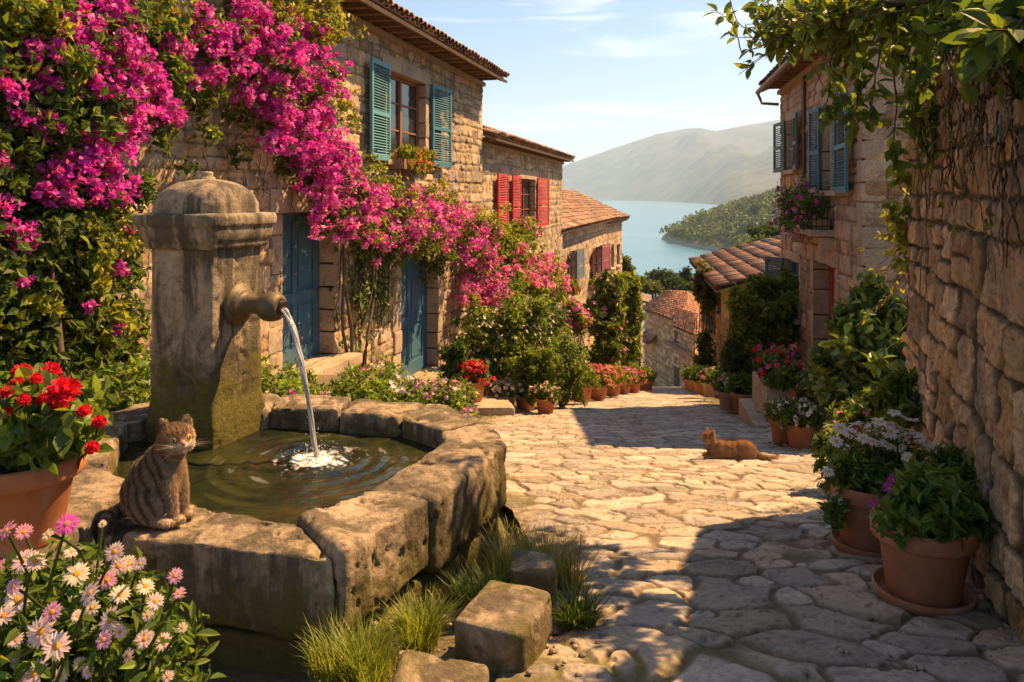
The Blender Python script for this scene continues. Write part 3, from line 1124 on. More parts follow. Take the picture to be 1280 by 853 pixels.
def shutter(f, parent, u_hinge, width, w0, w1, side, ang, col, v=0.06, seed=0):
    """louvred shutter hinged at u_hinge; side -1 opens towards smaller u; ang = degrees off the wall"""
    rng = rng_(seed)
    a = math.radians(ang)
    d = np.array((*(f.d * side * math.cos(a) + f.n * math.sin(a)), 0))
    nn = np.array((*(f.n * math.cos(a) - f.d * side * math.sin(a)), 0))
    o3 = f.at(u_hinge, v, 0)
    ax = np.array([d, nn, (0, 0, 1.0)])
    c = np.array(col)
    mb = MB()
    def bx(a0, a1, b0, b1, z0, z1, cc=c):
        box(mb, o3 + d * (a0 + a1) / 2 + nn * (b0 + b1) / 2 + np.array((0, 0, (z0 + z1) / 2)), (a1 - a0, b1 - b0, z1 - z0), ax, cc)
    st = .06
    bx(0, st, 0, .042, w0, w1)
    bx(width - st, width, 0, .042, w0, w1)
    for z, h in ((w0, .09), (w1 - .07, .07), (w0 + (w1 - w0) * .45, .07)):
        bx(st, width - st, .002, .04, z, z + h)
    z = w0 + .10
    tilt = math.radians(38)
    n_ = 0
    while z < w1 - .09:
        if not (w0 + (w1 - w0) * .45 - .035 < z < w0 + (w1 - w0) * .45 + .075):
            ax2 = np.array([d, nn * math.cos(tilt) - np.array((0, 0, 1)) * math.sin(tilt), nn * math.sin(tilt) + np.array((0, 0, 1)) * math.cos(tilt)])
            box(mb, o3 + d * width / 2 + nn * .021 + np.array((0, 0, z)), (width - 2 * st, .045, .009), ax2, c * rng.uniform(.86, 1.1))
        z += .043
        n_ += 1
    sh = mb.build('shutter', M['paint'], parent)
    for z in (w0 + .16, w1 - .18):
        mb = MB()
        box(mb, o3 + d * .0 + nn * .046 + np.array((0, 0, z)), (.09, .008, .03), ax, (.06, .06, .06))
        mb.build('hinge', M['iron'], sh)
    return sh

TILES = np.array([(.28, .135, .072), (.32, .17, .095), (.21, .11, .066), (.38, .24, .15), (.18, .11, .075), (.30, .195, .13)])
def tile_roof(parent, e0, e1, r0, r1, pitch=0.20, row=0.34, seed=0, name='roof', tint=(1, 1, 1), segs=6):
    """barrel tiles from the eave e0-e1 up to the ridge r0-r1"""
    rng = rng_(seed)
    e0, e1, r0, r1 = (np.array(x, float) for x in (e0, e1, r0, r1))
    nrm = unit(np.cross(e1 - e0, r0 - e0))
    if nrm[2] < 0:
        nrm = -nrm
    nc = max(2, int(round(np.linalg.norm(e1 - e0) / pitch)))
    slope = max(np.linalg.norm(r0 - e0), np.linalg.norm(r1 - e1))
    nr = max(2, int(round(slope / row)))
    V, F, C = [], [], []
    th = np.linspace(0, math.pi, segs + 1)
    cnt = 0
    quad_n = segs
    along = unit(e1 - e0)
    base = np.arange(segs)
    fq = np.stack([base, base + 1, base + segs + 2, base + segs + 1], 1)
    # thickness strip at the lower mouth
    fm = np.stack([base + 1, base, base + 2 * (segs + 1), base + 2 * (segs + 1) + 1], 1)
    for r in range(nr):
        for c in range(nc):
            for under in (0, 1):
                s = (c + (0.5 if not under else 1.0)) / nc
                if under and c == nc - 1:
                    continue
                t0, t1 = r / nr, min(1, (r + 1.18) / nr)
                A = lerp(lerp(e0, e1, s), lerp(r0, r1, s), t0)
                B = lerp(lerp(e0, e1, s), lerp(r0, r1, s), t1)
                wid = np.linalg.norm(lerp(e1 - e0, r1 - r0, t0)) / nc
                if wid < .06:
                    continue
                dd = unit(B - A)
                jit = along * rng.normal() * .010 + nrm * rng.normal() * .007
                yaw = rng.normal() * .02
                ra, rb = wid * .50, wid * .42
                sg = -1 if under else 1
                hgt = .62
                off = 0.035 if not under else 0.03
                a3 = unit(along + dd * yaw)
                lowa, lowb = (.045, .012) if not under else (.03, .0)
                arcA = A + jit + nrm * (off + lowa) + (a3[None] * np.cos(th)[:, None] * ra + nrm[None] * np.sin(th)[:, None] * ra * hgt * sg)
                arcB = B + jit + nrm * (off + lowb) + (a3[None] * np.cos(th)[:, None] * rb + nrm[None] * np.sin(th)[:, None] * rb * hgt * sg)
                inn = A + jit + nrm * (off + lowa) + (a3[None] * np.cos(th)[:, None] * (ra - .016) + nrm[None] * np.sin(th)[:, None] * (ra - .016) * hgt * sg)
                V.append(np.concatenate([arcA, arcB, inn]))
                F.append(fq + cnt)
                F.append(fm + cnt)
                col = TILES[rng.integers(len(TILES))] * rng.uniform(.75, 1.2) * np.array(tint)
                C.append(np.tile(col, (3 * (segs + 1), 1)))
                cnt += 3 * (segs + 1)
    mb = MB()
    mb.add(np.concatenate(V), np.concatenate(F), np.concatenate(C), True)
    # boarding under the tiles
    q = [e0, e1, r1, r0]
    ss, tt = np.meshgrid(np.linspace(0, 1, 9), np.linspace(0, 1, 9), indexing='ij')
    ss, tt = ss[..., None], tt[..., None]
    bil = lerp(lerp(e0, e1, ss), lerp(r0, r1, ss), tt)
    for k_ in (.035, .09):
        Vb, Fb = sheet(bil - nrm * k_)
        mb.add(Vb, Fb, (.20, .13, .08))
    for a_, b_ in ((q[0], q[1]), (q[1], q[2]), (q[3], q[0])):
        mb.add([a_ - nrm * .035, b_ - nrm * .035, b_ - nrm * .09, a_ - nrm * .09], [(0, 1, 2, 3)], (.20, .13, .08))
    return mb.build(name, M['tile'], parent)

def eave(f, parent, u0, u1, w, out, seed=0, spacing=.42, stone=True):
    """boards, corbels and a moulded stone course under the tiles"""
    rng = rng_(seed)
    mb = MB()
    f.box(mb, u0, u1, -.05, .10, w - .20, w - .11, np.array(TRIM) * .8)
    f.box(mb, u0, u1, -.05, out * .96, w - .035, w - .004, (.22, .13, .07))
    k = u0 + .12
    while k < u1:
        f.box(mb, k - .045, k + .045, -.05, out * rng.uniform(.80, .88), w - .107, w - .038, np.array((.20, .115, .06)) * rng.uniform(.8, 1.2))
        k += spacing * rng.uniform(.95, 1.05)
    return mb.build('cornice', M['wood'], parent)

def prism(mb, poly, z0, z1, col=(.3, .24, .17)):
    n = len(poly)
    V = [(*p[:2], z0) for p in poly] + [(*p[:2], z1) for p in poly]
    F = [list(range(n))[::-1], list(range(n, 2 * n))] + [(i, (i + 1) % n, n + (i + 1) % n, n + i) for i in range(n)]
    mb.add(V, F, col)

TEAL = (.055, .20, .25)
TEAL_L = (.11, .30, .33)
BLUE = (.05, .125, .18)
REDP = (.46, .035, .045)
BROWN = (.20, .085, .035)

# ------------------------------------------------------------------ left house with teal shutters
f1 = Face((-5.16 + .24 * 3.0, 3.0), (.24, 1))
end1 = f1.u_of(602)
h1 = thing('stone_house', 'tall stone house with teal louvred shutters and two blue doors under magenta bougainvillea', 'house', (*f1.at(0, 0, 0)[:2], -3.5), 'stone houses along the street')
E1 = 2.66
d1 = (f1.u_of(351), f1.u_of(396, -.24), f1.w_of(461, f1.u_of(373)), f1.w_of(266, f1.u_of(373)))
d2 = (f1.u_of(500), f1.u_of(531, -.24), f1.w_of(476, f1.u_of(517)), f1.w_of(312, f1.u_of(517)))
wn1 = (f1.u_of(482), f1.u_of(524, -.10), f1.w_of(201, f1.u_of(500)), f1.w_of(94, f1.u_of(500)))
stone_wall('wall', h1, f1.p0, f1.d, end1, -4.9, E1, [d1, d2, wn1], .024, 3, size=(.13, .30, .20, .54), depth=.03, edge=.012, crag=.008, jw=.009, split=.4, mort=np.array((.19, .135, .08)))
mb = MB()
q = [f1.at(0, -.34, 0), f1.at(end1 - .05, -.34, 0), f1.at(end1 - .05, -6.5, 0), f1.at(0, -6.5, 0)]
prism(mb, q, -5.2, E1, (.33, .26, .18))
mb.build('inner_wall', M['wall'], h1)
fg = Face(f1.at(end1, 0, 0), -f1.n, left=False)
stone_wall('gable_wall', h1, fg.p0, fg.d, 6.5, -4.9, E1, [], .06, 31, left=False, size=(.13, .30, .20, .52))
surround(f1, h1, *d1, jw=.27, lint=.30, door=True, seed=11, deep=.30)
door_leaf(f1, h1, d1[0], d1[1], d1[2], d1[3], -.22, BLUE)
surround(f1, h1, *d2, jw=.30, lint=.28, door=True, seed=12, deep=.30)
door_leaf(f1, h1, d2[0], d2[1], d2[2], d2[3], -.22, np.array(BLUE) * 1.15)
surround(f1, h1, *wn1, jw=.20, lint=.24, seed=13, deep=.24)
room_shade(f1, h1, *wn1, .25)
window(f1, h1, *wn1, (.30, .12, .045), deep=.16)
sw = .74
shutter(f1, h1, wn1[0] - .03, wn1[0] - .03 - f1.u_of(459, .06), wn1[2] - .04, wn1[3] + .05, -1, 3, TEAL_L, seed=1)
shutter(f1, h1, wn1[1] + .22, .85, wn1[2] - .04, wn1[3] + .03, 1, 6, TEAL, seed=2)
eave(f1, h1, 0, end1, E1 + .05, .55, 5)
tile_roof(h1, f1.at(-.2, .58, E1 + .03), f1.at(end1 + .22, .58, E1 + .03), f1.at(-.2, -3.4, E1 + 1.5), f1.at(end1 + .22, -3.4, E1 + 1.5), seed=2, row=.4, pitch=.21)

# ------------------------------------------------------------------ left house with red shutters
p2 = f1.at(end1, -.10, 0)
f2 = Face(p2[:2], (.225, 1))
L2 = f2.u_of(702)
E2 = 1.32
h2 = thing('stone_house', 'stone house with red louvred shutters and low tiled eaves between two taller and lower neighbours', 'house', (*p2[:2], -5), 'stone houses along the street')
a0, a1 = f2.u_of(640), f2.u_of(664, -.12)
wA = (f2.u_of(650), f2.u_of(664, -.1), f2.w_of(284, f2.u_of(655)), f2.w_of(224, f2.u_of(655)))
stone_wall('wall', h2, f2.p0, f2.d, L2, -8.0, E2, [wA], .05, 5, size=(.15, .32, .22, .55), depth=.035)
mb = MB()
prism(mb, [f2.at(0, -.34, 0), f2.at(L2 - .05, -.34, 0), f2.at(L2 - .05, -6, 0), f2.at(0, -6, 0)], -8.2, E2, (.33, .26, .18))
mb.build('inner_wall', M['wall'], h2)
fg2 = Face(f2.at(L2, 0, 0), -f2.n, left=False)
stone_wall('gable_wall', h2, fg2.p0, fg2.d, 6, -8, E2, [], .08, 32, left=False)
surround(f2, h2, *wA, jw=.2, lint=.26, seed=21, deep=.24)
room_shade(f2, h2, *wA, .25)
window(f2, h2, *wA, BROWN, deep=.18)
zs = (wA[2] - .05, wA[3] + .06)
shutter(f2, h2, f2.u_of(650, .06), f2.u_of(650, .06) - f2.u_of(638, .06), *zs, -1, 2, REDP, seed=3)
shutter(f2, h2, f2.u_of(634, .06), f2.u_of(634, .06) - f2.u_of(619, .06), *zs, -1, 2, np.array(REDP) * 1.05, seed=4)
shutter(f2, h2, wA[1] + .12, 1.2, *zs, 1, 7, REDP, seed=5)
eave(f2, h2, .1, L2, E2 + .04, .42, 6)
tile_roof(h2, f2.at(.05, .46, E2 + .03), f2.at(L2 + .25, .46, E2 + .03), f2.at(.05, -2.6, E2 + 1.1), f2.at(L2 + .25, -2.6, E2 + 1.1), seed=3, row=.42, pitch=.22)

# ------------------------------------------------------------------ lower left house with big tiled roof
p3_ = f2.at(L2, -.4, 0)
f3 = Face(p3_[:2], (.255, 1))
E3 = -1.42
L3 = f3.u_of(757)
h3 = thing('stone_house', 'lower stone house whose big sloping tiled roof juts beyond the red shuttered house', 'house', (*p3_[:2], -8), 'stone houses along the street')
def win3(px0, px1, py0, py1, f):
    u0, u1 = f.u_of(px0), f.u_of(px1, -.05)
    uc = f.u_of((px0 + px1) / 2)
    return (u0, u1, f.w_of(py1, uc), f.w_of(py0, uc))
w3a = win3(711, 717, 314, 352, f3)
w3b = win3(741, 749, 309, 345, f3)
w3c = win3(705, 712, 398, 452, f3)
stone_wall('wall', h3, f3.p0, f3.d, L3, -11.5, E3, [w3a, w3b, w3c], .09, 7, size=(.18, .36, .25, .6), depth=.04)
mb = MB()
prism(mb, [f3.at(0, -.34, 0), f3.at(L3 - .02, -.34, 0), f3.at(L3 - .02, -5.2, 0), f3.at(0, -5.2, 0)], -11.5, E3, (.33, .26, .18))
mb.build('inner_wall', M['wall'], h3)
fb3 = Face(f3.at(L3, -.02, 0)[:2], (.30, 1))
L3b = fb3.u_of(777)
w3d = win3(763, 766, 306, 335, fb3)
w3e = win3(770, 773, 306, 332, fb3)
stone_wall('wing_wall', h3, fb3.p0, fb3.d, L3b, -13, E3 - .15, [w3d, w3e], .10, 8, size=(.18, .36, .25, .6), depth=.04, col=STONE * np.array((1.05, 1, .95)))
mb = MB()
prism(mb, [fb3.at(0, -.34, 0), fb3.at(L3b - .02, -.34, 0), fb3.at(L3b - .02, -4.6, 0), fb3.at(0, -4.6, 0)], -13, E3 - .15, (.33, .26, .18))
mb.build('inner_wall', M['wall'], h3)
fe3 = Face(fb3.at(L3b, 0, 0), -fb3.n, left=False)
stone_wall('gable_wall', h3, fe3.p0, fe3.d, 5, -13, E3 - .15, [], .10, 33, left=False)
for w_, sd in ((w3a, 41), (w3b, 42)):
    surround(f3, h3, *w_, jw=.14, lint=.2, seed=sd)
    room_shade(f3, h3, *w_, .25)
    window(f3, h3, *w_, BROWN)
for w_, sd in ((w3d, 44), (w3e, 45)):
    surround(fb3, h3, *w_, jw=.12, lint=.2, seed=sd)
    room_shade(fb3, h3, *w_, .25)
    window(fb3, h3, *w_, BROWN)
surround(f3, h3, *w3c, jw=.2, lint=.25, seed=46, door=True)
room_shade(f3, h3, *w3c, .25)
door_leaf(f3, h3, *w3c, -.15, (.16, .09, .045))
GREYB = (.12, .17, .20)
shutter(f3, h3, w3a[0] - .05, .8, w3a[2], w3a[3], -1, 12, GREYB, seed=6)
shutter(f3, h3, w3a[1] + .05, 1.0, w3a[2], w3a[3], 1, 10, GREYB, seed=7)
PLUM = (.25, .035, .06)
shutter(f3, h3, w3b[0] - .05, 1.1, w3b[2], w3b[3], -1, 12, PLUM, seed=8)
shutter(f3, h3, w3b[1] + .05, 1.5, w3b[2], w3b[3], 1, 10, PLUM, seed=9)
eave(f3, h3, 0, L3, E3 + .03, .4, 7)
eave(fb3, h3, 0, L3b, E3 - .12, .4, 8)
rA = f3.at(-.1, -4.0, E3 + 2.05)
rB = fb3.at(L3b * .55, -2.6, E3 + 1.6)
mid_e = f3.at(L3, .46, E3 + .02)
end_e = fb3.at(L3b + .35, .46, E3 - .05)
tile_roof(h3, f3.at(-.15, .5, E3 + .02), mid_e, rA, lerp(rA, rB, .6), seed=5, row=.5, pitch=.27)
tile_roof(h3, mid_e, end_e, lerp(rA, rB, .6), rB, seed=6, row=.5, pitch=.27)
tile_roof(h3, end_e, fb3.at(L3b + .35, -4.8, E3 - .05), rB, rB + np.array((.05, .1, 0)), seed=7, row=.5, pitch=.3)
mb = MB()
fc3 = f3.at(1.2, -2.6, 0)
box(mb, fc3 + np.array((0, 0, -.05)), (.55, .6, 1.0), f3.ax(), (.20, .15, .11))
box(mb, fc3 + np.array((0, 0, .48)), (.68, .72, .09), f3.ax(), (.24, .18, .13))
for k in (-.2, 0, .2):
    box(mb, fc3 + np.array((k * .9, k * .1, .60)), (.09, .5, .16), f3.ax(), (.25, .13, .08))
mb.build('chimney', M['tile'], h3)

# ------------------------------------------------------------------ narrow last house on the left, seen behind the shrubs
f4 = Face((9.3, 58.0), (.22, 1))
h4 = thing('stone_house', 'sunny sliver of a stone house with a tiled porch behind the climbing shrubs', 'house', (9.3, 58, -14), 'stone houses along the street')
L4 = f4.u_of(803)
stone_wall('wall', h4, f4.p0, f4.d, L4, -16, -7.8, [], .16, 9, size=(.2, .4, .3, .7), depth=.04)
mb = MB()
prism(mb, [f4.at(0, -.1, 0), f4.at(L4, -.1, 0), f4.at(L4, -3, 0), f4.at(0, -3, 0)], -17, -7.8, (.36, .28, .19))
mb.build('inner_wall', M['wall'], h4)
for u_ in (.45, .7):
    uu = L4 * u_
    mb = MB()
    f4.box(mb, uu, uu + .7, -.05, .03, -13.6, -10.6, (.14, .08, .05))
    mb.build('door', M['wood'], h4)
tile_roof(h4, f4.at(-.2, .6, -7.8), f4.at(L4 + .4, .6, -7.8), f4.at(-.2, -2.5, -6.9), f4.at(L4 + .4, -2.5, -6.9), seed=8, row=.5, pitch=.35)

# ------------------------------------------------------------------ house closing the street at the bottom
YC = 74.0
h5 = thing('stone_house', 'small stone house with a hipped tile roof closing the bottom of the street', 'house', (14, YC, -18), 'stone houses along the street')
def C5(px, py, Y): return P(px, py, Y)
cL, cM, cR = P(806, 410, 78.0), P(851, 410, 70.0), P(890, 410, 76.5)
ez = P(851, 402, 70)[2]
mb = MB()
def wall_seg(a, b, z0, z1, seed, name='wall', col=STONE * np.array((1.25, 1.15, 1.0))):  # stone colour lightened and warmed in place of sun on these shaded walls
    a, b = np.array(a[:2]), np.array(b[:2])
    L = np.linalg.norm(b - a)
    return stone_wall(name, h5, a, b - a, L, z0, z1, [], .13, seed, left=True, size=(.22, .42, .3, .8), depth=.04, col=col)
f5a = Face(cL[:2], (cM - cL)[:2])
f5b = Face(cM[:2], (cR - cM)[:2])
wall_seg(cL, cM, -20, ez, 51)
wall_seg(cM, cR, -20, ez, 52)
mb = MB()
bk = cL + (cR - cM)
prism(mb, [p for p in (cL + (0, .15, 0), cM + (0, .2, 0), cR + (0, .15, 0), bk)], -20, ez, (.36, .28, .19))
mb.build('inner_wall', M['wall'], h5)
def out(p, k, z):
    c = (cL + cM + cR + bk) / 4
    d = p - c
    d[2] = 0
    q = c + d * k
    q[2] = z
    return q
apex = (cL + cM + cR + bk) / 4
rz = P(838, 366, 76)[2]
ra_ = np.array((*(lerp(apex, cL, .35))[:2], rz))
rb_ = np.array((*(lerp(apex, cR, .30))[:2], rz))
eL, eM, eR, eB = (out(p, 1.10, ez - .02) for p in (cL, cM, cR, bk))
tile_roof(h5, eL, eM, ra_, rb_, seed=9, row=.55, pitch=.36, segs=4, tint=(1.7, 1.3, 1.05))
tile_roof(h5, eM, eR, rb_, rb_ + (.1, .1, 0), seed=10, row=.55, pitch=.36, segs=4, tint=(1.7, 1.3, 1.05))
tile_roof(h5, eB, eL, ra_ + (0, .1, 0), ra_, seed=11, row=.55, pitch=.36, segs=4, tint=(1.7, 1.3, 1.05))
tile_roof(h5, eR, eB, rb_ + (.1, .1, 0), ra_ + (.1, .1, 0), seed=12, row=.55, pitch=.36, segs=4, tint=(1.7, 1.3, 1.05))
# lean-to wing in front
h6 = thing('stone_house', 'little stone annex with a red tile lean-to roof against the house closing the street', 'house', (16, 66, -18), 'stone houses along the street')
g0, g1, g2 = P(843, 440, 69.0), P(868, 440, 64.5), P(892, 440, 69)
z6 = P(868, 419, 64.5)[2]
for a, b, s in ((g0, g1, 61), (g1, g2, 62)):
    L = np.linalg.norm((b - a)[:2])
    stone_wall('wall', h6, a[:2], (b - a)[:2], L, -19, z6, [], .13, s, left=True, size=(.22, .42, .3, .8), depth=.04, col=STONE * np.array((1.3, 1.15, .95)))  # annex stone brightened too, sunlight put into its colour
mb = MB()
prism(mb, [g0 + (0, .12, 0), g1 + (0, .2, 0), g2 + (0, .12, 0), g0 + (g2 - g1)], -19.5, z6, (.36, .28, .19))
mb.build('inner_wall', M['wall'], h6)
up = np.array((0, 0, .9))
k6 = np.array((0, 0, z6))
def z6p(p, dz=0.0): return np.array((p[0], p[1], z6 + dz))
e_a, e_b = z6p(g0 + (g0 - g1) * .02 - (0, .3, 0)), z6p(g1 - (0, .4, 0))
tile_roof(h6, e_a + (-.2, 0, 0), e_b, z6p(g0 + (.9, 3.2, 0), 1.15), z6p(g1 + (1.2, 4.2, 0), 1.15), seed=13, row=.55, pitch=.36, segs=4, tint=(1.7, 1.3, 1.05))
tile_roof(h6, e_b, z6p(g2 + (.2, -.3, 0)), z6p(g1 + (1.2, 4.2, 0), 1.15), z6p(g2 + (0, 3.2, 0), 1.15), seed=14, row=.55, pitch=.36, segs=4, tint=(1.7, 1.3, 1.05))
f6 = Face(g0[:2], (g1 - g0)[:2])
for px0, px1, py0, py1, nm in ((843, 848, 413, 433, 'window'), (842.5, 849, 442, 456, 'window'), (843, 850, 457, 482, 'door')):
    u0, u1 = f6.u_of(px0), f6.u_of(px1)
    wA_, wB_ = f6.w_of(py1, u0), f6.w_of(py0, u0)
    mb = MB()
    if py0 == 442:
        for k in ((u0, u1, wB_ - .12, wB_), (u0, u1, wA_, wA_ + .12), (u0, u0 + .12, wA_ + .12, wB_ - .12), (u1 - .12, u1, wA_ + .12, wB_ - .12)):
            f6.box(mb, k[0], k[1], -.02, .07, k[2], k[3], (.62, .58, .5))
        o_ = mb.build('window', M['paint'], h6)
        mb = MB()
        f6.box(mb, u0 + .1, u1 - .1, -.03, .045, wA_ + .1, wB_ - .1, (.03, .03, .03))
        mb.build('pane', M['glass'], o_)
    else:
        f6.box(mb, u0, u1, -.02, .05, wA_, wB_, (.09, .06, .045))
        mb.build(nm, M['wood'], h6)
mb = MB()
f6.box(mb, f6.u_of(839), f6.u_of(868), 0, .7, f6.w_of(440, 3), f6.w_of(436, 3), (.26, .16, .10))
mb.build('awning', M['wood'], h6)
# rooftop and flower sill of the neighbour left of it
fL5 = f5a
mb = MB()
uu0, uu1 = fL5.u_of(807), fL5.u_of(822)
tile_roof(h5, fL5.at(uu0, 1.0, fL5.w_of(427, 2)), fL5.at(uu1, 1.0, fL5.w_of(427, 2)), fL5.at(uu0, 0.05, fL5.w_of(418, 2)), fL5.at(uu1, .05, fL5.w_of(418, 2)), seed=15, row=.4, pitch=.3, name='porch_roof', segs=4)

# ------------------------------------------------------------------ right house with teal shutters
fR = Face((3.02 + .17 * 11.15, 11.15), (.17, 1), left=False)
LR = fR.u_of(977)
ER = 2.42
hr = thing('stone_house', 'shaded stone house with teal shutters, a red door and a balcony of flowers', 'house', (*fR.p0, -3.3), 'stone houses along the street')
def opn(f, px0, px1, py0, py1, inset=.1, pyc=None):
    u1, u0 = f.u_of(px0), f.u_of(px1)
    lo, hi = min(u0, u1), max(u0, u1)
    c = (lo + hi) / 2
    return (lo, hi, f.w_of(py1, c), f.w_of(py0, c))
wr1 = opn(fR, 1031, 1050, 132, 238)
wr2 = opn(fR, 986, 997, 150, 212)
dr = opn(fR, 1019, 1046, 330, 470)
wr3 = opn(fR, 984, 1000, 326, 392)
stone_wall('wall', hr, fR.p0, fR.d, LR, -5.2, ER, [wr1, wr2, dr, wr3], .026, 15, left=False, size=(.14, .32, .22, .55), depth=.03, col=STONE * np.array((.98, .93, .93)))
mb = MB()
prism(mb, [fR.at(.05, -.34, 0), fR.at(LR - .05, -.34, 0), fR.at(LR - .05, -7, 0), fR.at(.05, -7, 0)][::-1], -6, ER, (.33, .26, .18))
mb.build('inner_wall', M['wall'], hr)
fRg = Face(fR.at(0, 0, 0), -fR.n, left=True)
stone_wall('gable_wall', hr, fRg.p0, fRg.d, 6.5, -4.2, ER + .3, [], .03, 16, left=True, size=(.16, .36, .25, .65), depth=.035, col=STONE * np.array((.9, .8, .72)))
mb = MB()
z = -4.0
k = 0
while z < ER - .1:
    h = .26 + .1 * ((k * 7) % 5) / 5
    wA_, wB_ = (.5, .28) if k % 2 else (.28, .5)
    fR.rock(mb, -.035, wA_, -wB_, .045, z + .006, min(z + h, ER) - .006, r=.025, amp=.012, freq=6, n=9, seed=160 + k, col=np.array(TRIM) * (.85 + .05 * (k % 5)))
    z += h
    k += 1
mb.build('quoins', M['trim'], hr)
surround(fR, hr, *wr1, jw=.2, lint=.25, seed=71)
room_shade(fR, hr, *wr1, .25)
window(fR, hr, *wr1, (.5, .46, .40), deep=.14)
surround(fR, hr, *wr2, jw=.18, lint=.22, seed=72)
room_shade(fR, hr, *wr2, .25)
window(fR, hr, *wr2, BROWN, deep=.14)
surround(fR, hr, *wr3, jw=.16, lint=.2, seed=73)
room_shade(fR, hr, *wr3, .25)
window(fR, hr, *wr3, TEAL, deep=.14)
shutter(fR, hr, wr3[1] + .02, .5, wr3[2], wr3[3], 1, 40, (.07, .13, .16), seed=14)
surround(fR, hr, *dr, jw=.26, lint=.28, seed=74, door=True, deep=.34)
door_leaf(fR, hr, *dr, -.26, (.34, .075, .03))
TEAL_D = (.035, .15, .19)
shutter(fR, hr, wr1[0] - .02, wr1[0] - .02 - fR.u_of(1073), wr1[2] - .05, wr1[3] + .04, -1, 4, TEAL_D, seed=10)
shutter(fR, hr, wr1[1] + .03, fR.u_of(1017, .06) - wr1[1] - .03, wr1[2] - .03, wr1[3] + .04, 1, 5, TEAL_D, seed=11)
GRN = (.07, .14, .12)
shutter(fR, hr, wr2[0] - .05, .72, wr2[2] - .03, wr2[3] + .03, -1, 6, GRN, seed=12)
shutter(fR, hr, wr2[1] + .05, .85, wr2[2] - .03, wr2[3] + .03, 1, 6, GRN, seed=13)
eave(fR, hr, -.2, LR, ER + .04, .38, 9)
tile_roof(hr, fR.at(-.3, .42, ER + .03), fR.at(LR + .3, .42, ER + .03), fR.at(-.3, -3.4, ER + 1.7), fR.at(LR + .3, -3.4, ER + 1.7), seed=16, row=.4, pitch=.21)
mb = MB()
tube(mb, [fR.at(-.25, .49, ER - .02), fR.at(LR + .25, .49, ER - .06)], .055, 8, (.22, .12, .07))
uk = LR - .25
tube(mb, [fR.at(LR + .2, .49, ER - .1), fR.at(LR + .18, .4, ER - .32), fR.at(LR - .1, .09, ER - .38)], .035, 8, (.16, .10, .06))
tube(mb, [fR.at(LR * .58, .06, ER - .12), fR.at(LR * .58, .06, wr2[2] - .2)], .035, 8, (.15, .09, .06))
mb.build('gutter', M['iron'], hr)
# balcony
bu0, bu1 = opn(fR, 1003, 1046, 240, 290)[:2]
bz = fR.w_of(283, (bu0 + bu1) / 2)
mb = MB()
fR.rock(mb, bu0, bu1, -.05, .40, bz - .12, bz, r=.02, amp=.008, n=10, seed=80, col=np.array(TRIM) * .9)
for u_ in (bu0 + .15, bu1 - .15):
    fR.rock(mb, u_ - .08, u_ + .08, 0, .25, bz - .36, bz - .125, r=.03, amp=.008, n=7, seed=81, col=TRIM)
bal = mb.build('balcony', M['trim'], hr)
mb = MB()
for u_ in np.arange(bu0 + .03, bu1, .085):
    tube(mb, [fR.at(u_, .37, bz), fR.at(u_, .37, bz + .36)], .007, 5, (.03, .03, .03))
for v_ in np.arange(.05, .37, .085):
    for u_ in (bu0 + .03, bu1 - .03):
        tube(mb, [fR.at(u_, v_, bz), fR.at(u_, v_, bz + .36)], .007, 5, (.03, .03, .03))
for zz in (bz + .05, bz + .36):
    tube(mb, [fR.at(bu0 + .03, .02, zz), fR.at(bu0 + .03, .37, zz), fR.at(bu1 - .03, .37, zz), fR.at(bu1 - .03, .02, zz)], .010, 5, (.03, .03, .03))
mb.build('railing', M['iron'], bal)

# ------------------------------------------------------------------ lower right house with a tiled roof
f7 = Face((6.55, 24.0), (.145, 1), left=False)
L7 = 9.6
E7 = -2.83
h7 = thing('stone_house', 'low shaded stone house with a broad tiled roof below the teal shuttered one', 'house', (6.55, 24, -6), 'stone houses along the street')
w7a = opn(f7, 888, 893, 372, 410)
w7b = opn(f7, 899, 903, 365, 392)
w7c = opn(f7, 893, 897, 430, 462)
stone_wall('wall', h7, f7.p0, f7.d, L7, -9, E7, [w7a, w7b, w7c], .06, 18, left=False, size=(.16, .34, .25, .6), depth=.035, col=STONE * np.array((1.05, .95, .8)))
mb = MB()
prism(mb, [f7.at(.05, -.34, 0), f7.at(L7, -.34, 0), f7.at(L7, -6, 0), f7.at(.05, -6, 0)][::-1], -9.5, E7, (.33, .26, .18))
mb.build('inner_wall', M['wall'], h7)
f7g = Face(f7.at(0, 0, 0), -f7.n, left=True)
stone_wall('gable_wall', h7, f7g.p0, f7g.d, 6, -8, E7 + .2, [], .06, 19, left=True, size=(.16, .34, .25, .6), col=STONE * np.array((1, .9, .75)))
for w_, sd in ((w7a, 1), (w7b, 2), (w7c, 3)):
    surround(f7, h7, *w_, jw=.15, lint=.2, seed=85 + sd)
    room_shade(f7, h7, *w_, .25)
    window(f7, h7, *w_, BROWN)
shutter(f7, h7, w7a[0] - .03, .6, w7a[2], w7a[3], -1, 15, (.08, .10, .08), seed=21)
shutter(f7, h7, w7a[1] + .03, .6, w7a[2], w7a[3], 1, 15, (.08, .10, .08), seed=22)
eave(f7, h7, 0, L7, E7 + .03, .42, 10)
tile_roof(h7, f7.at(-.35, .48, E7 + .02), f7.at(L7 + .3, .48, E7 + .02), f7.at(-.35, -4.4, E7 + 1.35), f7.at(L7 + .3, -4.4, E7 + 1.35), seed=17, row=.5, pitch=.28)

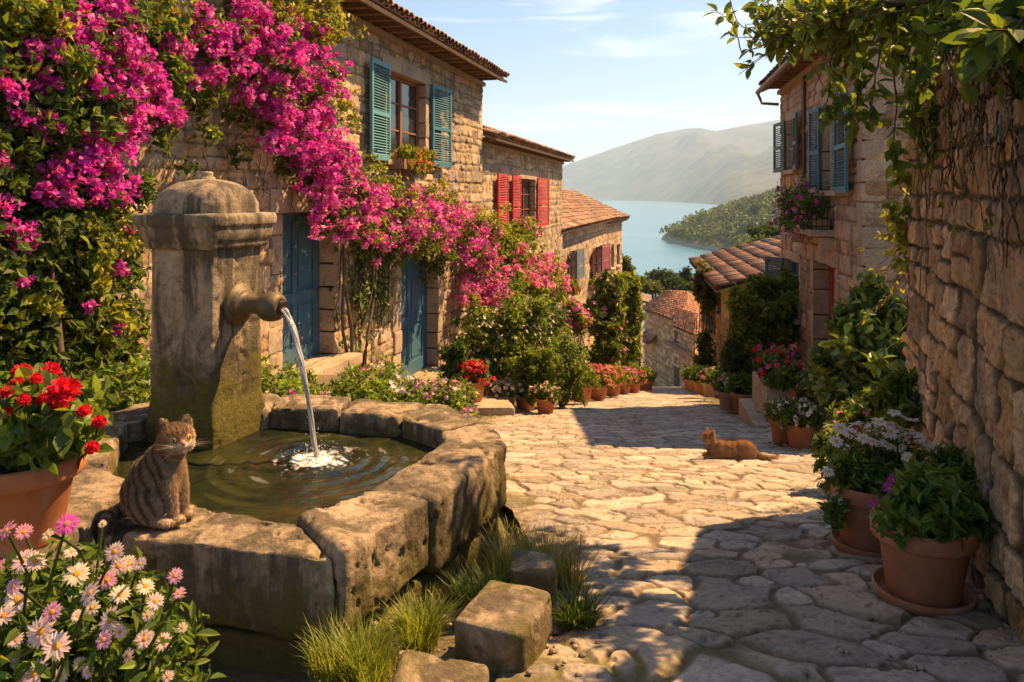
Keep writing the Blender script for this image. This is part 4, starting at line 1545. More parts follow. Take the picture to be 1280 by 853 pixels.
# ------------------------------------------------------------------ near garden wall on the right
f8 = Face((1.76 - .36 * 1.5, 2.82 - 1.5), (.36, 1), left=False)
L8 = f8.u_of(1137)
hw = thing('garden_wall', 'rough old wall of big weathered blocks under hanging vines', 'wall', (*f8.p0, -1.5))
def wtop(U, rng):
    p = np.stack([U * 2.2, U * 0, U * 0], -1)
    return .62 + .12 * fbm(p, 3, 4)
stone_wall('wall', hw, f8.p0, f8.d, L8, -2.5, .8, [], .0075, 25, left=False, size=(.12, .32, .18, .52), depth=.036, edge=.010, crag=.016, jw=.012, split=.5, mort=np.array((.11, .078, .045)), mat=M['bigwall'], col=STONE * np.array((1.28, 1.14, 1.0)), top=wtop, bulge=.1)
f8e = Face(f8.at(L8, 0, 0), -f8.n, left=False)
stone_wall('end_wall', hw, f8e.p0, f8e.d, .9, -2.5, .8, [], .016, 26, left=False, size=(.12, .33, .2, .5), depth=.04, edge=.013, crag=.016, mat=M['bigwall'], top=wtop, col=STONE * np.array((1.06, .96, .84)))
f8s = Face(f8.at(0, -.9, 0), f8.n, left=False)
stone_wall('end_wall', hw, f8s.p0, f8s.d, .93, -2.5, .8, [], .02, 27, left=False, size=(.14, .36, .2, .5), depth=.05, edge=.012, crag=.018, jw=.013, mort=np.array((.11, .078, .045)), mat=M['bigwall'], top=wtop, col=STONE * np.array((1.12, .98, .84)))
mb = MB()
prism(mb, [f8.at(.04, -.08, 0), f8.at(L8 - .06, -.08, 0), f8.at(L8 - .06, -.88, 0), f8.at(.04, -.88, 0)][::-1], -2.6, .56, (.33, .25, .16))
mb.build('wall_core', M['bigwall'], hw)

# ------------------------------------------------------------------ fountain
RIM, WATER = -1.21, -1.335
FST = np.array((.36, .27, .17))
ft = thing('stone_fountain', 'mossy old stone fountain with domed pillar, water spout and octagonal basin of big blocks', 'fountain', (-1.2, 3.8, -1.8))
OUT = {'A': (-1.42, 2.86), 'B': (-.57, 2.66), 'M': (-.31, 3.17), 'C': (-.02, 3.93), 'D': (-.12, 4.36), 'E': (-.5, 4.72), 'E2': (-.95, 4.84), 'F': (-1.42, 4.90),
       'G': (-2.12, 4.74), 'H': (-2.36, 4.36), 'I': (-2.12, 3.55), 'J': (-1.74, 3.06)}
INN = {'A': (-1.27, 3.15), 'B': (-.80, 2.97), 'M': (-.60, 3.28), 'C': (-.33, 3.90), 'D': (-.37, 4.16), 'E': (-.62, 4.42), 'E2': (-.98, 4.52), 'F': (-1.40, 4.58),
       'G': (-1.98, 4.46), 'H': (-2.06, 4.28), 'I': (-1.84, 3.62), 'J': (-1.52, 3.28)}
seq = [('A', 'B', .0, .30), ('B', 'M', .02, .29), ('M', 'C', .0, .30), ('C', 'D', -.015, .29), ('D', 'E', -.01, .3), ('E', 'E2', -.015, .3), ('E2', 'F', 0, .3),
       ('F', 'G', -.02, .3), ('G', 'H', -.01, .3), ('H', 'I', .0, .3), ('I', 'J', -.015, .3), ('J', 'A', -.03, .3)]
for k, (a, b, dz, hh) in enumerate(seq):
    oa, ob, ia, ib = (np.array(x) for x in (OUT[a], OUT[b], INN[a], INN[b]))
    g = .008
    t = unit(ob - oa) * g
    quad = [oa + t, ob - t, ib - t, ia + t]
    kk = 1 + .12 * math.sin(k * 2.3)
    mb = MB()
    rock(mb, block_corners(quad, RIM - hh + dz, RIM + dz), r=.028, amp=.022, freq=8, n=46 if k < 4 or k > 9 else 24, seed=200 + k, col=FST * kk, cvar=.25, pit=.018)
    mb.build('rim_block', M['fountain'], ft)
    c0 = np.array((-1.15, 3.75))
    quad2 = [lerp(oa, c0, .03), lerp(ob, c0, .03), lerp(ib, c0, -.02), lerp(ia, c0, -.02)]
    mb = MB()
    rock(mb, block_corners(quad2, float(gz(min(oa[1], ob[1]))) - .35, RIM - hh - .004), r=.05, amp=.02, freq=5, n=20, seed=230 + k, col=FST * .8 * kk, cvar=.2, pit=.012)
    mb.build('base_block', M['fountain'], ft)
mb = MB()
ip = [np.array(INN[s[0]]) for s in seq]
c0 = np.mean(ip, 0)
prism(mb, [lerp(c0, p, 1.05) for p in ip], -1.95, -1.72, (.10, .09, .04))
mb.build('basin_floor', M['fountain'], ft)

# pillar, square with softened corners
PC = np.array((-1.705, 4.475, 0))
pn = unit(np.array((.94, -.34, 0)))
pa = np.array([pn, np.array((-pn[1], pn[0], 0)), (0, 0, 1)])
def square_lathe(mb, c, prof, ax, n=96, ex=14, amp=.008, freq=6, seed=0, col=(1, 1, 1), sub=10, pit=.0):
    pr = []
    for (r0, z0, e0), (r1, z1, e1) in zip(prof[:-1], prof[1:]):
        m_ = max(2, int(math.hypot(r1 - r0, z1 - z0) / .012))
        for k in range(m_):
            t = k / m_
            pr.append((lerp(r0, r1, t), lerp(z0, z1, t), lerp(e0, e1, t)))
    pr.append(prof[-1])
    pr = np.array(pr)
    th = np.linspace(0, 2 * math.pi, n, endpoint=False)
    # cluster samples at the corners
    c_, s_ = np.cos(th)[None], np.sin(th)[None]
    e = pr[:, 2:3]
    rr = (np.abs(c_) ** e + np.abs(s_) ** e) ** (-1 / e)
    X = pr[:, 0:1] * rr * c_
    Y = pr[:, 0:1] * rr * s_
    Z = np.broadcast_to(pr[:, 1:2], X.shape)
    V = np.stack([X, Y, Z], -1).reshape(-1, 3) @ ax + c
    nr = unit(np.stack([c_ + 0 * X, s_ + 0 * X, 0 * X], -1).reshape(-1, 3) @ ax)
    d = fbm(V * freq, 5, seed) * amp + fbm(V * freq * .4, 2, seed + 2) * amp * 1.2
    if pit:
        d = d - pit * sstep(.28, .5, fbm(V * freq * 3, 3, seed + 3))
    V = V + nr * d[:, None]
    m_ = len(pr)
    i, j = np.meshgrid(np.arange(m_ - 1), np.arange(n), indexing='ij')
    j2 = (j + 1) % n
    F = np.stack([i * n + j, i * n + j2, (i + 1) * n + j2, (i + 1) * n + j], -1).reshape(-1, 4)
    k = 1 + .16 * fbm(V * 2.5, 3, seed + 4)
    mb.add(V, F, np.asarray(col)[None] * k[:, None], True)
PCOL = np.array((.38, .295, .19))
mb = MB()
square_lathe(mb, PC, [(.232, -1.9, 16), (.23, -1.22, 16), (.226, -1.18, 16), (.213, -1.10, 18), (.210, -.275, 18)], pa, n=160, amp=.009, seed=241, col=PCOL, pit=.010)
mb.build('pillar', M['pillar'], ft)
mb = MB()
square_lathe(mb, PC, [(.20, -.30, 16), (.235, -.285, 16), (.24, -.255, 16), (.25, -.24, 16), (.258, -.215, 16), (.262, -.175, 16), (.275, -.16, 16), (.278, -.115, 16), (.268, -.10, 16), (.10, -.092, 16), (.0, -.092, 16)],
             pa, n=120, amp=.006, seed=242, col=PCOL * 1.05, pit=.006)
mb.build('cap_slab', M['pillar'], ft)
mb = MB()
dome = [(.228, -.10, 5), (.226, -.045, 5)] + [(.226 * math.cos(a) ** .8, -.045 + .135 * math.sin(a), 4.2 - 1.6 * a) for a in np.linspace(.1, 1.45, 12)] + [(.0, .092, 2)]
square_lathe(mb, PC, dome, pa, n=96, amp=.006, seed=243, col=PCOL * .95, pit=.006)
lathe(mb, PC + (0, 0, .08), [(.05, 0), (.042, .02), (.03, .024), (.034, .038), (.028, .05), (.0, .052)], 16, PCOL)
mb.build('dome', M['pillar'], ft)

# spout with a carved collar and a round mouth
sp0 = PC + pn * .20 + np.array((0, 0, -.60))
sax = np.array([pa[1], (0, 0, 1.0), pn])
mb = MB()
sc = (.15, .105, .055)
lathe(mb, sp0, [(.0, -.02), (.115, -.02), (.118, .02), (.108, .034), (.092, .038), (.090, .052), (.078, .060), (.062, .062), (.055, .075), (.048, .11), (.050, .15), (.055, .165)], 32, sc, sax, wob=.03, seed=5)
lathe(mb, sp0 + np.array((0, 0, -.004)), [(.054, .162), (.072, .185), (.082, .215), (.082, .245), (.072, .275), (.056, .290), (.036, .293), (.033, .27), (.0, .26)], 28, sc, sax, wob=.05, seed=6)
s_ob = mb.build('spout', M['bronze'], ft)
mb = MB()
mo = sp0 + pn * .285
tube(mb, [mo, mo + pn * .022 + (0, 0, -.006)], [.036, .034], 16, (.05, .04, .025))
mb.build('spout_mouth', M['bronze'], s_ob)

# water in the basin: ripples rise from where the jet falls
HIT = np.array((-.985, 4.03))
def water_mat():
    m, nt, out = new_mat('basin_water')
    b = nd(nt, 'ShaderNodeBsdfPrincipled', Roughness=0.04)
    b.inputs['IOR'].default_value = 1.33
    b.inputs['Specular IOR Level'].default_value = .62
    p = wpos(nt)
    n = noise(nt, p, 3.2, 5, .6, .8)
    c = mixc(nt, ramp(nt, n, [(.35, 0), (.68, 1)]), (.006, .010, .007), (.036, .038, .010))
    c = mixc(nt, attr(nt, 'Col'), c, (.8, .8, .76))
    nt.links.new(c, b.inputs['Base Color'])
    bu = nd(nt, 'ShaderNodeBump', Strength=.22, Distance=.02)
    nt.links.new(noise(nt, p, 16, 3, .5, .6), bu.inputs['Height'])
    nt.links.new(bu.outputs['Normal'], b.inputs['Normal'])
    nt.links.new(b.outputs[0], out.inputs['Surface'])
    return m
rr = np.concatenate([[0.001], np.geomspace(.015, 1.9, 230)])
th = np.linspace(0, 2 * math.pi, 181)
R, T = np.meshgrid(rr, th, indexing='ij')
X, Y = HIT[0] + R * np.cos(T), HIT[1] + R * np.sin(T)
p3 = np.stack([X, Y, X * 0], -1)
ph = R * 62 + 1.6 * fbm(p3 * 5, 2, 3)
Z = WATER + np.sin(ph) * .0085 * np.exp(-R * 2.3) * sstep(.0, .05, R) + .012 * np.exp(-(R / .09) ** 2) + .007 * fbm(p3 * 26, 3, 9) * np.exp(-R * 4) + .005 * fbm(p3 * 9, 3, 19)
foam = sstep(.30, .75, fbm(p3 * 40, 3, 8) * .55 + 1.05 * np.exp(-(R / .13) ** 2)) * .9 + .55 * sstep(.42, .6, fbm(np.stack([R * 34, T * 2.2, R * 0], -1), 3, 5)) * np.exp(-(R / .30) ** 2)
V, F = sheet(np.stack([X, Y, Z], -1))
# keep the part inside the rim
ipoly = np.array([lerp(c0, p, 1.06) for p in ip])
def inside(poly, x, y):
    r = np.zeros(x.shape, bool)
    n = len(poly)
    for i in range(n):
        x0, y0 = poly[i]
        x1, y1 = poly[(i + 1) % n]
        cnd = ((y0 > y) != (y1 > y)) & (x < (x1 - x0) * (y - y0) / (y1 - y0 + 1e-12) + x0)
        r ^= cnd
    return r
ins = inside(ipoly, V[:, 0], V[:, 1])
F = F[ins[F].any(1)]
mb = MB()
mb.add(V, F, np.repeat(np.clip(foam, 0, 1).reshape(-1, 1), 3, 1), True)
tag(mb.build('water', water_mat()), 'dark rippling water inside the stone basin', kind='structure')

def jet_mat():
    m, nt, out = new_mat('falling_water')
    g = nd(nt, 'ShaderNodeBsdfPrincipled', Roughness=.05)
    g.inputs['Transmission Weight'].default_value = 1.0
    g.inputs['IOR'].default_value = 1.2
    d = nd(nt, 'ShaderNodeBsdfPrincipled', Roughness=.25)
    d.inputs['Base Color'].default_value = (.82, .82, .80, 1)
    t = nd(nt, 'ShaderNodeBsdfTranslucent', Color=(.8, .8, .78, 1))
    m2 = nt.nodes.new('ShaderNodeMixShader')
    m2.inputs['Fac'].default_value = .45
    nt.links.new(d.outputs[0], m2.inputs[1])
    nt.links.new(t.outputs[0], m2.inputs[2])
    mx = nt.nodes.new('ShaderNodeMixShader')
    nt.links.new(attr(nt), mx.inputs['Fac'])
    nt.links.new(g.outputs[0], mx.inputs[1])
    nt.links.new(m2.outputs[0], mx.inputs[2])
    nt.links.new(mx.outputs[0], out.inputs['Surface'])
    return m
M['jet'] = jet_mat()
rng = rng_(77)
j0 = mo + pn * .02 + np.array((0, 0, -.012))
jt = np.linspace(0, 1, 60)
dxy = HIT - j0[:2]
drop = j0[2] - WATER
path = np.stack([j0[0] + dxy[0] * jt, j0[1] + dxy[1] * jt, j0[2] - drop * (.16 * jt + .84 * jt ** 2)], 1)
mb = MB()
for k in range(9):
    a0 = rng.random() * 6.28
    off = (.013 if k else 0) * np.stack([np.cos(a0 + jt * 5), np.sin(a0 + jt * 5), 0 * jt], 1) * (1 - .35 * jt + .1 * np.sin(jt * 23 + k))[:, None]
    rad = (.011 if k == 0 else .0062) * (1 - .35 * jt) * (1 + .28 * fbm(np.stack([jt * 17, jt * 0 + k, jt * 0], 1), 3, k))
    w_ = np.clip(.72 + .6 * fbm(np.stack([jt * 12, jt * 0 + k * 3, jt * 0], 1), 3, k + 9), .05, .95)
    tube(mb, path + off, rad, 8, np.repeat(w_[:, None], 3, 1), cap=False)
for k in range(70):
    a0, r_ = rng.random() * 6.28, abs(rng.normal()) * .06 + .012
    h_ = abs(rng.normal()) * .035 + .004
    s_ = rng.uniform(.002, .0055)
    lathe(mb, (HIT[0] + r_ * math.cos(a0), HIT[1] + r_ * math.sin(a0), WATER + h_), [(0, -s_), (s_ * .8, -s_ * .5), (s_, 0), (s_ * .7, s_ * .7), (0, s_ * 1.3)], 6, (.6, .6, .6))
for k in range(60):
    i_ = rng.integers(12, 60)
    h_ = path[i_] + rng.normal(size=3) * (.012 + .02 * jt[i_])
    if h_[2] > WATER:
        s_ = rng.uniform(.0015, .0035)
        lathe(mb, h_, [(0, -s_ * 1.6), (s_ * .8, -s_ * .6), (s_, 0), (s_ * .6, s_ * .9), (0, s_ * 1.8)], 6, (.7, .7, .7))
for k in range(160):
    a0, r_ = rng.random() * 6.28, abs(rng.normal()) * .10 + .03
    s_ = rng.uniform(.0015, .0035)
    lathe(mb, (HIT[0] + r_ * math.cos(a0), HIT[1] + r_ * math.sin(a0), WATER + abs(rng.normal()) * .05 * math.exp(-r_ * 5) + .004), [(0, -s_), (s_, 0), (0, s_)], 5, (.8, .8, .8))
tag(mb.build('water_jet', M['jet'], None, (path[-1])), 'clear arc of water falling from the spout into the basin', 'water jet')

# slab ledges beside the basin and stone blocks at its foot
def loose(name, label, quad, z0, z1, seed, k=1.0, r=.022, n=34, amp=.014, group=None):
    mb = MB()
    rock(mb, block_corners(quad, z0, z1), r=r, amp=amp, freq=5, n=n, seed=seed, col=FST * k, cvar=.18, pit=.01)
    c = np.mean(np.array(quad), 0)
    return tag(mb.build(name, M['fountain'], None, (c[0], c[1], z0)), label, 'stone block', group)
loose('stone_ledge', 'low wide stone ledge under the red geranium pot beside the basin', [(-2.5, 2.35), (-1.50, 2.42), (-1.52, 3.02), (-2.5, 3.35)], -1.6, -1.165, 301, .85)
loose('stone_slab', 'broken upper slab between the geranium pot and the tabby cat', [(-2.22, 3.30), (-1.66, 2.98), (-1.48, 3.22), (-2.0, 3.62)], -1.5, -1.185, 302, .95)
def gquad(pts, z):
    return [P(px, py, z / ((H - py) / FPX))[:2] for px, py in pts]
loose('stone_block', 'largest of the rough step blocks at the foot of the fountain', gquad([(562, 772), (655, 795), (690, 738), (612, 722)], -1.325), -1.6, -1.325, 303, 1.1, group='step blocks by the fountain')
loose('stone_block', 'farther step block with tall dry grass behind it at the street edge', gquad([(632, 708), (693, 716), (697, 690), (640, 682)], -1.36), -1.7, -1.36, 304, 1.15, group='step blocks by the fountain')
loose('stone_block', 'nearest low step block cut by the lower frame edge', gquad([(478, 880), (612, 880), (612, 828), (505, 808)], -1.335), -1.6, -1.335, 305, 1.1, group='step blocks by the fountain')

# ------------------------------------------------------------------ climbing plants
def wallp(f, px, py, out):
    """point in front of a facade on a sight line of the photograph"""
    u = f.u_of(px, out)
    return f.at(u, out, f.w_of(py, u, out))

def clumps(f, lst, out, sc=1.0, depth=.26):
    """(px, py, r px) -> ellipsoids in front of a facade"""
    r = []
    for px, py, rp in lst:
        p = wallp(f, px, py, out)
        k = rp / 1000 * p[1] * sc
        r.append((p, (k * 1.15, k * 1.15, k)))
    return r

def blossom(mb, rng, blobs, size, colors, dens, sub=10, spread=.34, cup=.55, jit=.16):
    for c, r in blobs:
        n = int(dens * (r[0] * r[2]) ** .95) + 6
        p, nr, tone = blob_pts(rng, c, r, n, sub, spread)
        add_florets(mb, rng, p, nr, size, colors, 3, jit, cup, .85, 1 + (tone - 1) * .5)

# left: magenta bougainvillea against the house
bo = wallp(f1, 60, 520, .25)
b1 = thing('bougainvillea', 'huge dark leaved bougainvillea with vivid magenta sprays climbing the wall beside the fountain pillar', 'climbing plant', bo, 'bougainvilleas on the stone houses')
rng = rng_(1001)
mb = MB()
tops = [wallp(f1, x, y, .35) for x, y in ((20, 60), (70, 20), (110, 120), (60, 220), (150, 60), (120, 300), (190, 100), (10, 300), (90, 400), (150, 330), (165, 420))]
stems(mb, rng, bo + np.array((0, 0, -.5)), tops, .045, .008, 6, .12, (.11, .075, .045), 9)
mb.build('stem', M['bark'], b1)
gl = [(20, 20, 60), (70, 60, 60), (20, 120, 65), (90, 140, 60), (30, 210, 65), (80, 230, 55), (140, 110, 45), (120, 20, 45), (180, 30, 40), (15, 300, 60), (75, 310, 50), (120, 270, 38),
      (30, 380, 55), (85, 390, 45), (125, 350, 34), (60, 440, 50), (110, 440, 36), (15, 450, 45), (150, 300, 26), (160, 390, 22), (150, 440, 26), (165, 240, 26), (190, 150, 30), (200, 90, 30), (-30, 60, 60), (-30, 200, 60), (-30, 330, 60), (160, 345, 18)]
mb = MB()
add_foliage(mb, rng, clumps(f1, gl, .30), .085, GREEN + DARK + DARK + OLIVE, 21000, .55, 34, .30, bias=.5)
yl = [(20, 20, 40), (60, 70, 35), (120, 330, 28), (150, 300, 22), (105, 300, 26), (140, 400, 24), (30, 10, 30), (55, 380, 22)]
add_foliage(mb, rng, clumps(f1, yl, .50), .085, YELLOW, 1800, .55, 16, .3)
mb.build('leaves', M['leaf'], b1)
fl = [(140, 18, 32), (130, 50, 34), (160, 55, 26), (110, 75, 26), (150, 90, 34), (185, 105, 30), (205, 128, 24), (125, 110, 30), (215, 145, 14), (150, 140, 32), (170, 150, 26), (100, 100, 22), (60, 110, 20), (50, 85, 18), (40, 155, 20),
      (35, 140, 18), (62, 165, 14), (110, 180, 24), (140, 190, 26), (105, 210, 28), (145, 222, 24), (85, 245, 24), (75, 215, 20), (125, 240, 18), (35, 295, 20), (20, 290, 14), (100, 190, 18), (70, 20, 20), (35, 60, 16), (90, 30, 24), (15, 110, 16),
      (60, 240, 14), (30, 355, 8), (110, 385, 8), (150, 335, 9), (145, 410, 7), (5, 255, 12), (165, 290, 7), (155, 255, 8), (95, 60, 20), (180, 80, 22), (120, 160, 20), (165, 170, 16), (60, 60, 18), (5, 200, 10)]
mb = MB()
blossom(mb, rng, clumps(f1, fl, .55, 1.0), .037, MAGENTA, 4300, sub=16, spread=.26)
mb.build('blossoms', M['petal'], b1, kind='stuff')

# arch over the doors
bo = wallp(f1, 425, 470, .2)
b2 = thing('bougainvillea', 'arching magenta and pink bougainvillea sweeping down the wall over both blue doors', 'climbing plant', bo, 'bougainvilleas on the stone houses')
rng = rng_(1002)
mb = MB()
for a, b_ in (((440, 460), (430, 300)), ((455, 460), (470, 330)), ((430, 300), (400, 160)), ((400, 160), (300, 60)), ((300, 70), (200, 60))):
    p, q = wallp(f1, *a, .12), wallp(f1, *b_, .2)
    stems(mb, rng, p, [q, q + rng.normal(size=3) * .06], .03, .014, 6, .08, (.12, .085, .05), 8)
for k in range(60):
    x, y = rng.uniform(180, 480), rng.uniform(110, 330)
    if y < 90 + (x - 200) * .35:
        continue
    p = wallp(f1, x, y, .05)
    tube(mb, p + np.cumsum(rng.normal(size=(7, 3)) * np.array((.03, .03, .03)) + np.array((0, 0, -.07)), 0), .005, 4, (.10, .075, .05), cap=False)
mb.build('stem', M['bark'], b2)
gl = [(200, 40, 40), (240, 50, 40), (280, 50, 44), (320, 40, 44), (360, 60, 42), (330, 95, 40), (280, 90, 34), (380, 100, 40), (350, 140, 34), (390, 150, 36), (410, 190, 36), (400, 230, 36), (370, 200, 22), (440, 220, 32), (440, 260, 36), (480, 260, 36), (410, 270, 26),
      (520, 270, 36), (500, 300, 32), (560, 285, 36), (550, 320, 30), (590, 310, 34), (610, 350, 34), (630, 320, 26), (460, 300, 30), (600, 390, 34), (620, 380, 26), (250, 120, 26), (220, 90, 24), (300, 140, 20), (260, 170, 16), (300, 190, 16), (200, 180, 14), (240, 210, 12)]
mb = MB()
add_foliage(mb, rng, clumps(f1, gl, .22), .082, GREEN + DARK + OLIVE + YELLOW[:1], 20000, .55, 26, .30, bias=.5)
yl = [(390, 15, 32), (370, 5, 30), (420, 45, 24), (400, 30, 30), (160, 10, 30), (190, 8, 30), (230, 20, 24), (430, 130, 14), (440, 150, 12), (465, 285, 24), (450, 245, 20), (500, 255, 24), (530, 300, 26), (570, 270, 28), (610, 285, 28), (600, 330, 24), (635, 310, 22), (420, 110, 16), (480, 225, 20), (340, 12, 30), (545, 255, 24)]
add_foliage(mb, rng, clumps(f1, yl, .40), .078, YELLOW + GREEN[1:3] + [(.45, .25, .05)], 7200, .55, 16, .32)
mb.build('leaves', M['leaf'], b2)
fl1 = [(250, 30, 22), (270, 62, 24), (312, 22, 26), (330, 38, 28), (350, 62, 30), (372, 82, 28), (335, 100, 26), (345, 135, 26), (300, 82, 22), (265, 88, 18), (384, 112, 28), (405, 140, 24), (415, 98, 18), (400, 70, 18), (400, 172, 28), (388, 200, 24), (420, 192, 26),
       (362, 110, 22), (310, 120, 16), (285, 40, 20), (355, 160, 20), (375, 150, 24), (405, 215, 22), (340, 178, 12), (310, 60, 22), (420, 85, 16), (390, 40, 16), (355, 20, 18), (230, 60, 14), (210, 55, 12), (240, 100, 12), (365, 185, 18)]
fl2 = [(430, 222, 26), (448, 242, 26), (402, 238, 20), (470, 252, 24), (500, 262, 24), (530, 272, 24), (455, 282, 24), (432, 285, 18), (400, 270, 14), (480, 292, 24), (512, 300, 20), (560, 282, 26), (572, 312, 24), (585, 290, 22), (540, 255, 18), (515, 245, 16), (395, 290, 8), (420, 250, 20), (545, 300, 22)]
fl3 = [(600, 322, 24), (600, 352, 26), (612, 372, 22), (625, 345, 20), (590, 365, 18), (560, 262, 16), (585, 272, 16), (605, 300, 20), (620, 400, 14), (520, 285, 14)]
mb = MB()
blossom(mb, rng, clumps(f1, fl1, .45), .041, MAGENTA, 3900, sub=16, spread=.26)
blossom(mb, rng, clumps(f1, fl2, .45), .046, MAGENTA + PINK, 3000, sub=16, spread=.26)
blossom(mb, rng, clumps(f1, fl3, .45), .050, MAGENTA[3:] + PINK + [(.78, .45, .25)], 2300, sub=16, spread=.28)
mb.build('blossoms', M['petal'], b2, kind='stuff')

# pale pink one on the second house
f2w = f2
bo = wallp(f2w, 690, 450, .3)
b3 = thing('bougainvillea', 'pale pink bougainvillea mound spilling over the wall below the red shutters', 'climbing plant', bo, 'bougainvilleas on the stone houses')
rng = rng_(1003)
mb = MB()
stems(mb, rng, bo, [wallp(f2w, 680, 345, .5), wallp(f2w, 660, 330, .5), wallp(f2w, 640, 320, .5)], .05, .02, 6, .1, (.12, .085, .05), 8)
mb.build('stem', M['bark'], b3)
mb = MB()
add_foliage(mb, rng, clumps(f2w, [(680, 345, 26), (695, 350, 20), (662, 330, 20), (645, 320, 20), (650, 300, 16), (690, 330, 18), (690, 372, 18), (670, 360, 18), (640, 345, 20), (625, 300, 18), (640, 290, 14)], .6), .13, YELLOW + GREEN, 5200, .55, 22, .32)
mb.build('leaves', M['leaf'], b3)
mb = MB()
blossom(mb, rng, clumps(f2w, [(680, 330, 16), (692, 342, 16), (672, 345, 16), (700, 355, 12), (688, 360, 12), (660, 332, 10), (665, 350, 10), (645, 335, 8), (650, 312, 8), (700, 335, 9)], .85), .085, PINK + [(.75, .35, .28)], 900)
mb.build('blossoms', M['petal'], b3, kind='stuff')

# ivy hanging between the doors
bo = wallp(f1, 458, 470, .12)
iv = thing('ivy', 'thin ivy strands trailing down the wall between the two blue doors', 'climbing plant', bo)
rng = rng_(1004)
mbs, mbl = MB(), MB()
for k in range(20):
    x = rng.choice([446, 455, 462, 470, 476, 484, 430]) + rng.normal() * 4
    y0_, y1_ = rng.uniform(285, 320), rng.uniform(370, 462)
    t = np.linspace(0, 1, 14)
    xs_ = x + np.cumsum(rng.normal(size=14) * 1.6)
    pts = np.array([wallp(f1, xs_[i], lerp(y0_, y1_, t[i]), .10 + .04 * math.sin(i + k)) for i in range(14)])
    tube(mbs, pts, np.linspace(.010, .005, 14), 4, (.09, .065, .035), cap=False)
    ii = rng.integers(0, 13, 46)
    p = pts[ii] + rng.normal(size=(46, 3)) * .05
    d, m = frames(46, rng, np.tile(np.array((*f1.n, .3)), (46, 1)), .7)
    leaf_quads(mbl, p, unit(d + (0, 0, -.6)), m, .085 * (.6 + .7 * rng.random(46)), .7, pal(rng, 46, GREEN + DARK))
mbs.build('stem', M['bark'], iv)
mbl.build('leaves', M['leaf'], iv)

# ------------------------------------------------------------------ shrubs
def shrub(name, label, cat, base, blobs, size, colors, n, group=None, trunk=None, sub=26, spread=.3, width=.5, kind='quad', flowers=None, seed=1, mat='leaf', bias=.55, lump=.22):
    rng = rng_(seed)
    t = thing(name, label, cat, base, group)
    mb = MB()
    tips = [np.asarray(b[0]) for b in blobs]
    stems(mb, rng, np.asarray(base, float) - (0, 0, .05), tips + tips[: max(0, 5 - len(tips))], (trunk or .02), (trunk or .02) * .4, 6, .1, (.12, .085, .05), 7)
    mb.build('stem', M['bark'], t)
    mb = MB()
    add_foliage(mb, rng, blobs, size, colors, n, width, sub, spread, kind, bias, lump=lump)
    mb.build('leaves', M[mat], t)
    if flowers:
        mb = MB()
        for cols, num, fs, pet in flowers:
            w = np.array([b[1][0] * b[1][2] for b in blobs])
            w = w / w.sum()
            for (c, r), k in zip(blobs, w):
                m_ = max(2, int(num * k))
                u = unit(rng.normal(size=(m_, 3)) + (0, -.25, .35))
                p = np.asarray(c) + u * np.asarray(r) * (1.0 + .12 * rng.normal(size=(m_, 1)))
                add_florets(mb, rng, p, u, fs, cols, pet, .12, .4)
        mb.build('flowers', M['petal'], t, kind='stuff')
    return t

def PB(px, py, rx, ry, Y, rd=None):
    p = P(px, py, Y)
    return (p, (rx / 1000 * Y, (rd or rx / 1000 * Y), ry / 1000 * Y))

shrub('shrub', 'dark green shrub with pale specks of bloom behind the red flowered pot', 'shrub', G(-.55, 15.6), [PB(610, 420, 34, 34, 15.4), PB(640, 405, 30, 30, 15.6), PB(600, 450, 24, 26, 15.2), PB(650, 440, 32, 36, 15.4), PB(625, 460, 30, 26, 15.2), PB(668, 400, 22, 26, 15.7), PB(590, 405, 18, 24, 15.6)],
      .10, GREEN + YELLOW[:3] + DARK[2:], 8500, trunk=.03, flowers=[(WHITE + [(.7, .6, .2)], 260, .045, 4)], seed=21)
shrub('shrub', 'small dark leafy shrub tucked beside the farther blue door', 'shrub', G(-1.2, 13.9), [PB(566, 450, 14, 18, 14.0), PB(574, 440, 10, 12, 14.0), PB(560, 470, 10, 12, 13.9)], .10, DARK, 1200, trunk=.02, seed=22)
shrub('shrub', 'upright bright green shrub with narrow leaves against the second house', 'shrub', G(.75, 18.4), [PB(672, 395, 24, 24, 18.6), PB(650, 385, 18, 24, 18.8), PB(690, 410, 20, 24, 18.4), PB(665, 420, 26, 22, 18.3)], .15, YELLOW[:1] + GREEN + GREEN, 4200, width=.32, trunk=.03, seed=23)
shrub('shrub', 'rounded dense green bush just behind the small white flowered pot', 'shrub', G(.35, 14.9), [PB(664, 468, 27, 29, 14.7), PB(674, 452, 22, 20, 14.7)], .085, GREEN + YELLOW[:1], 5600, width=.4, trunk=.03, sub=40, spread=.22, lump=.1, seed=24)
shrub('shrub', 'large rounded yellow green bush lit by the sun along the left street edge', 'shrub', G(1.0, 16.2), [PB(700, 458, 32, 36, 16.0), PB(717, 468, 24, 30, 15.9), PB(690, 478, 28, 26, 15.7), PB(705, 442, 24, 18, 16.1)], .085, [(.26, .32, .04), (.20, .27, .035), (.14, .2, .03)], 10500, width=.35, trunk=.03, sub=46, spread=.2, lump=.12, seed=25)
shrub('climbing_shrub', 'tall sunlit climber covering the lower left house wall from street to window', 'climbing plant', G(4.1, 33.0), [PB(757, 372, 18, 28, 33.0), PB(750, 405, 18, 30, 32.6), PB(762, 430, 20, 30, 32.4), PB(752, 450, 16, 22, 32.2), PB(770, 395, 14, 26, 33.0), PB(745, 385, 12, 20, 33)],
      .26, GREEN + DARK + YELLOW[:2], 5200, trunk=.05, flowers=[(PINK, 60, .13, 4)], seed=26)
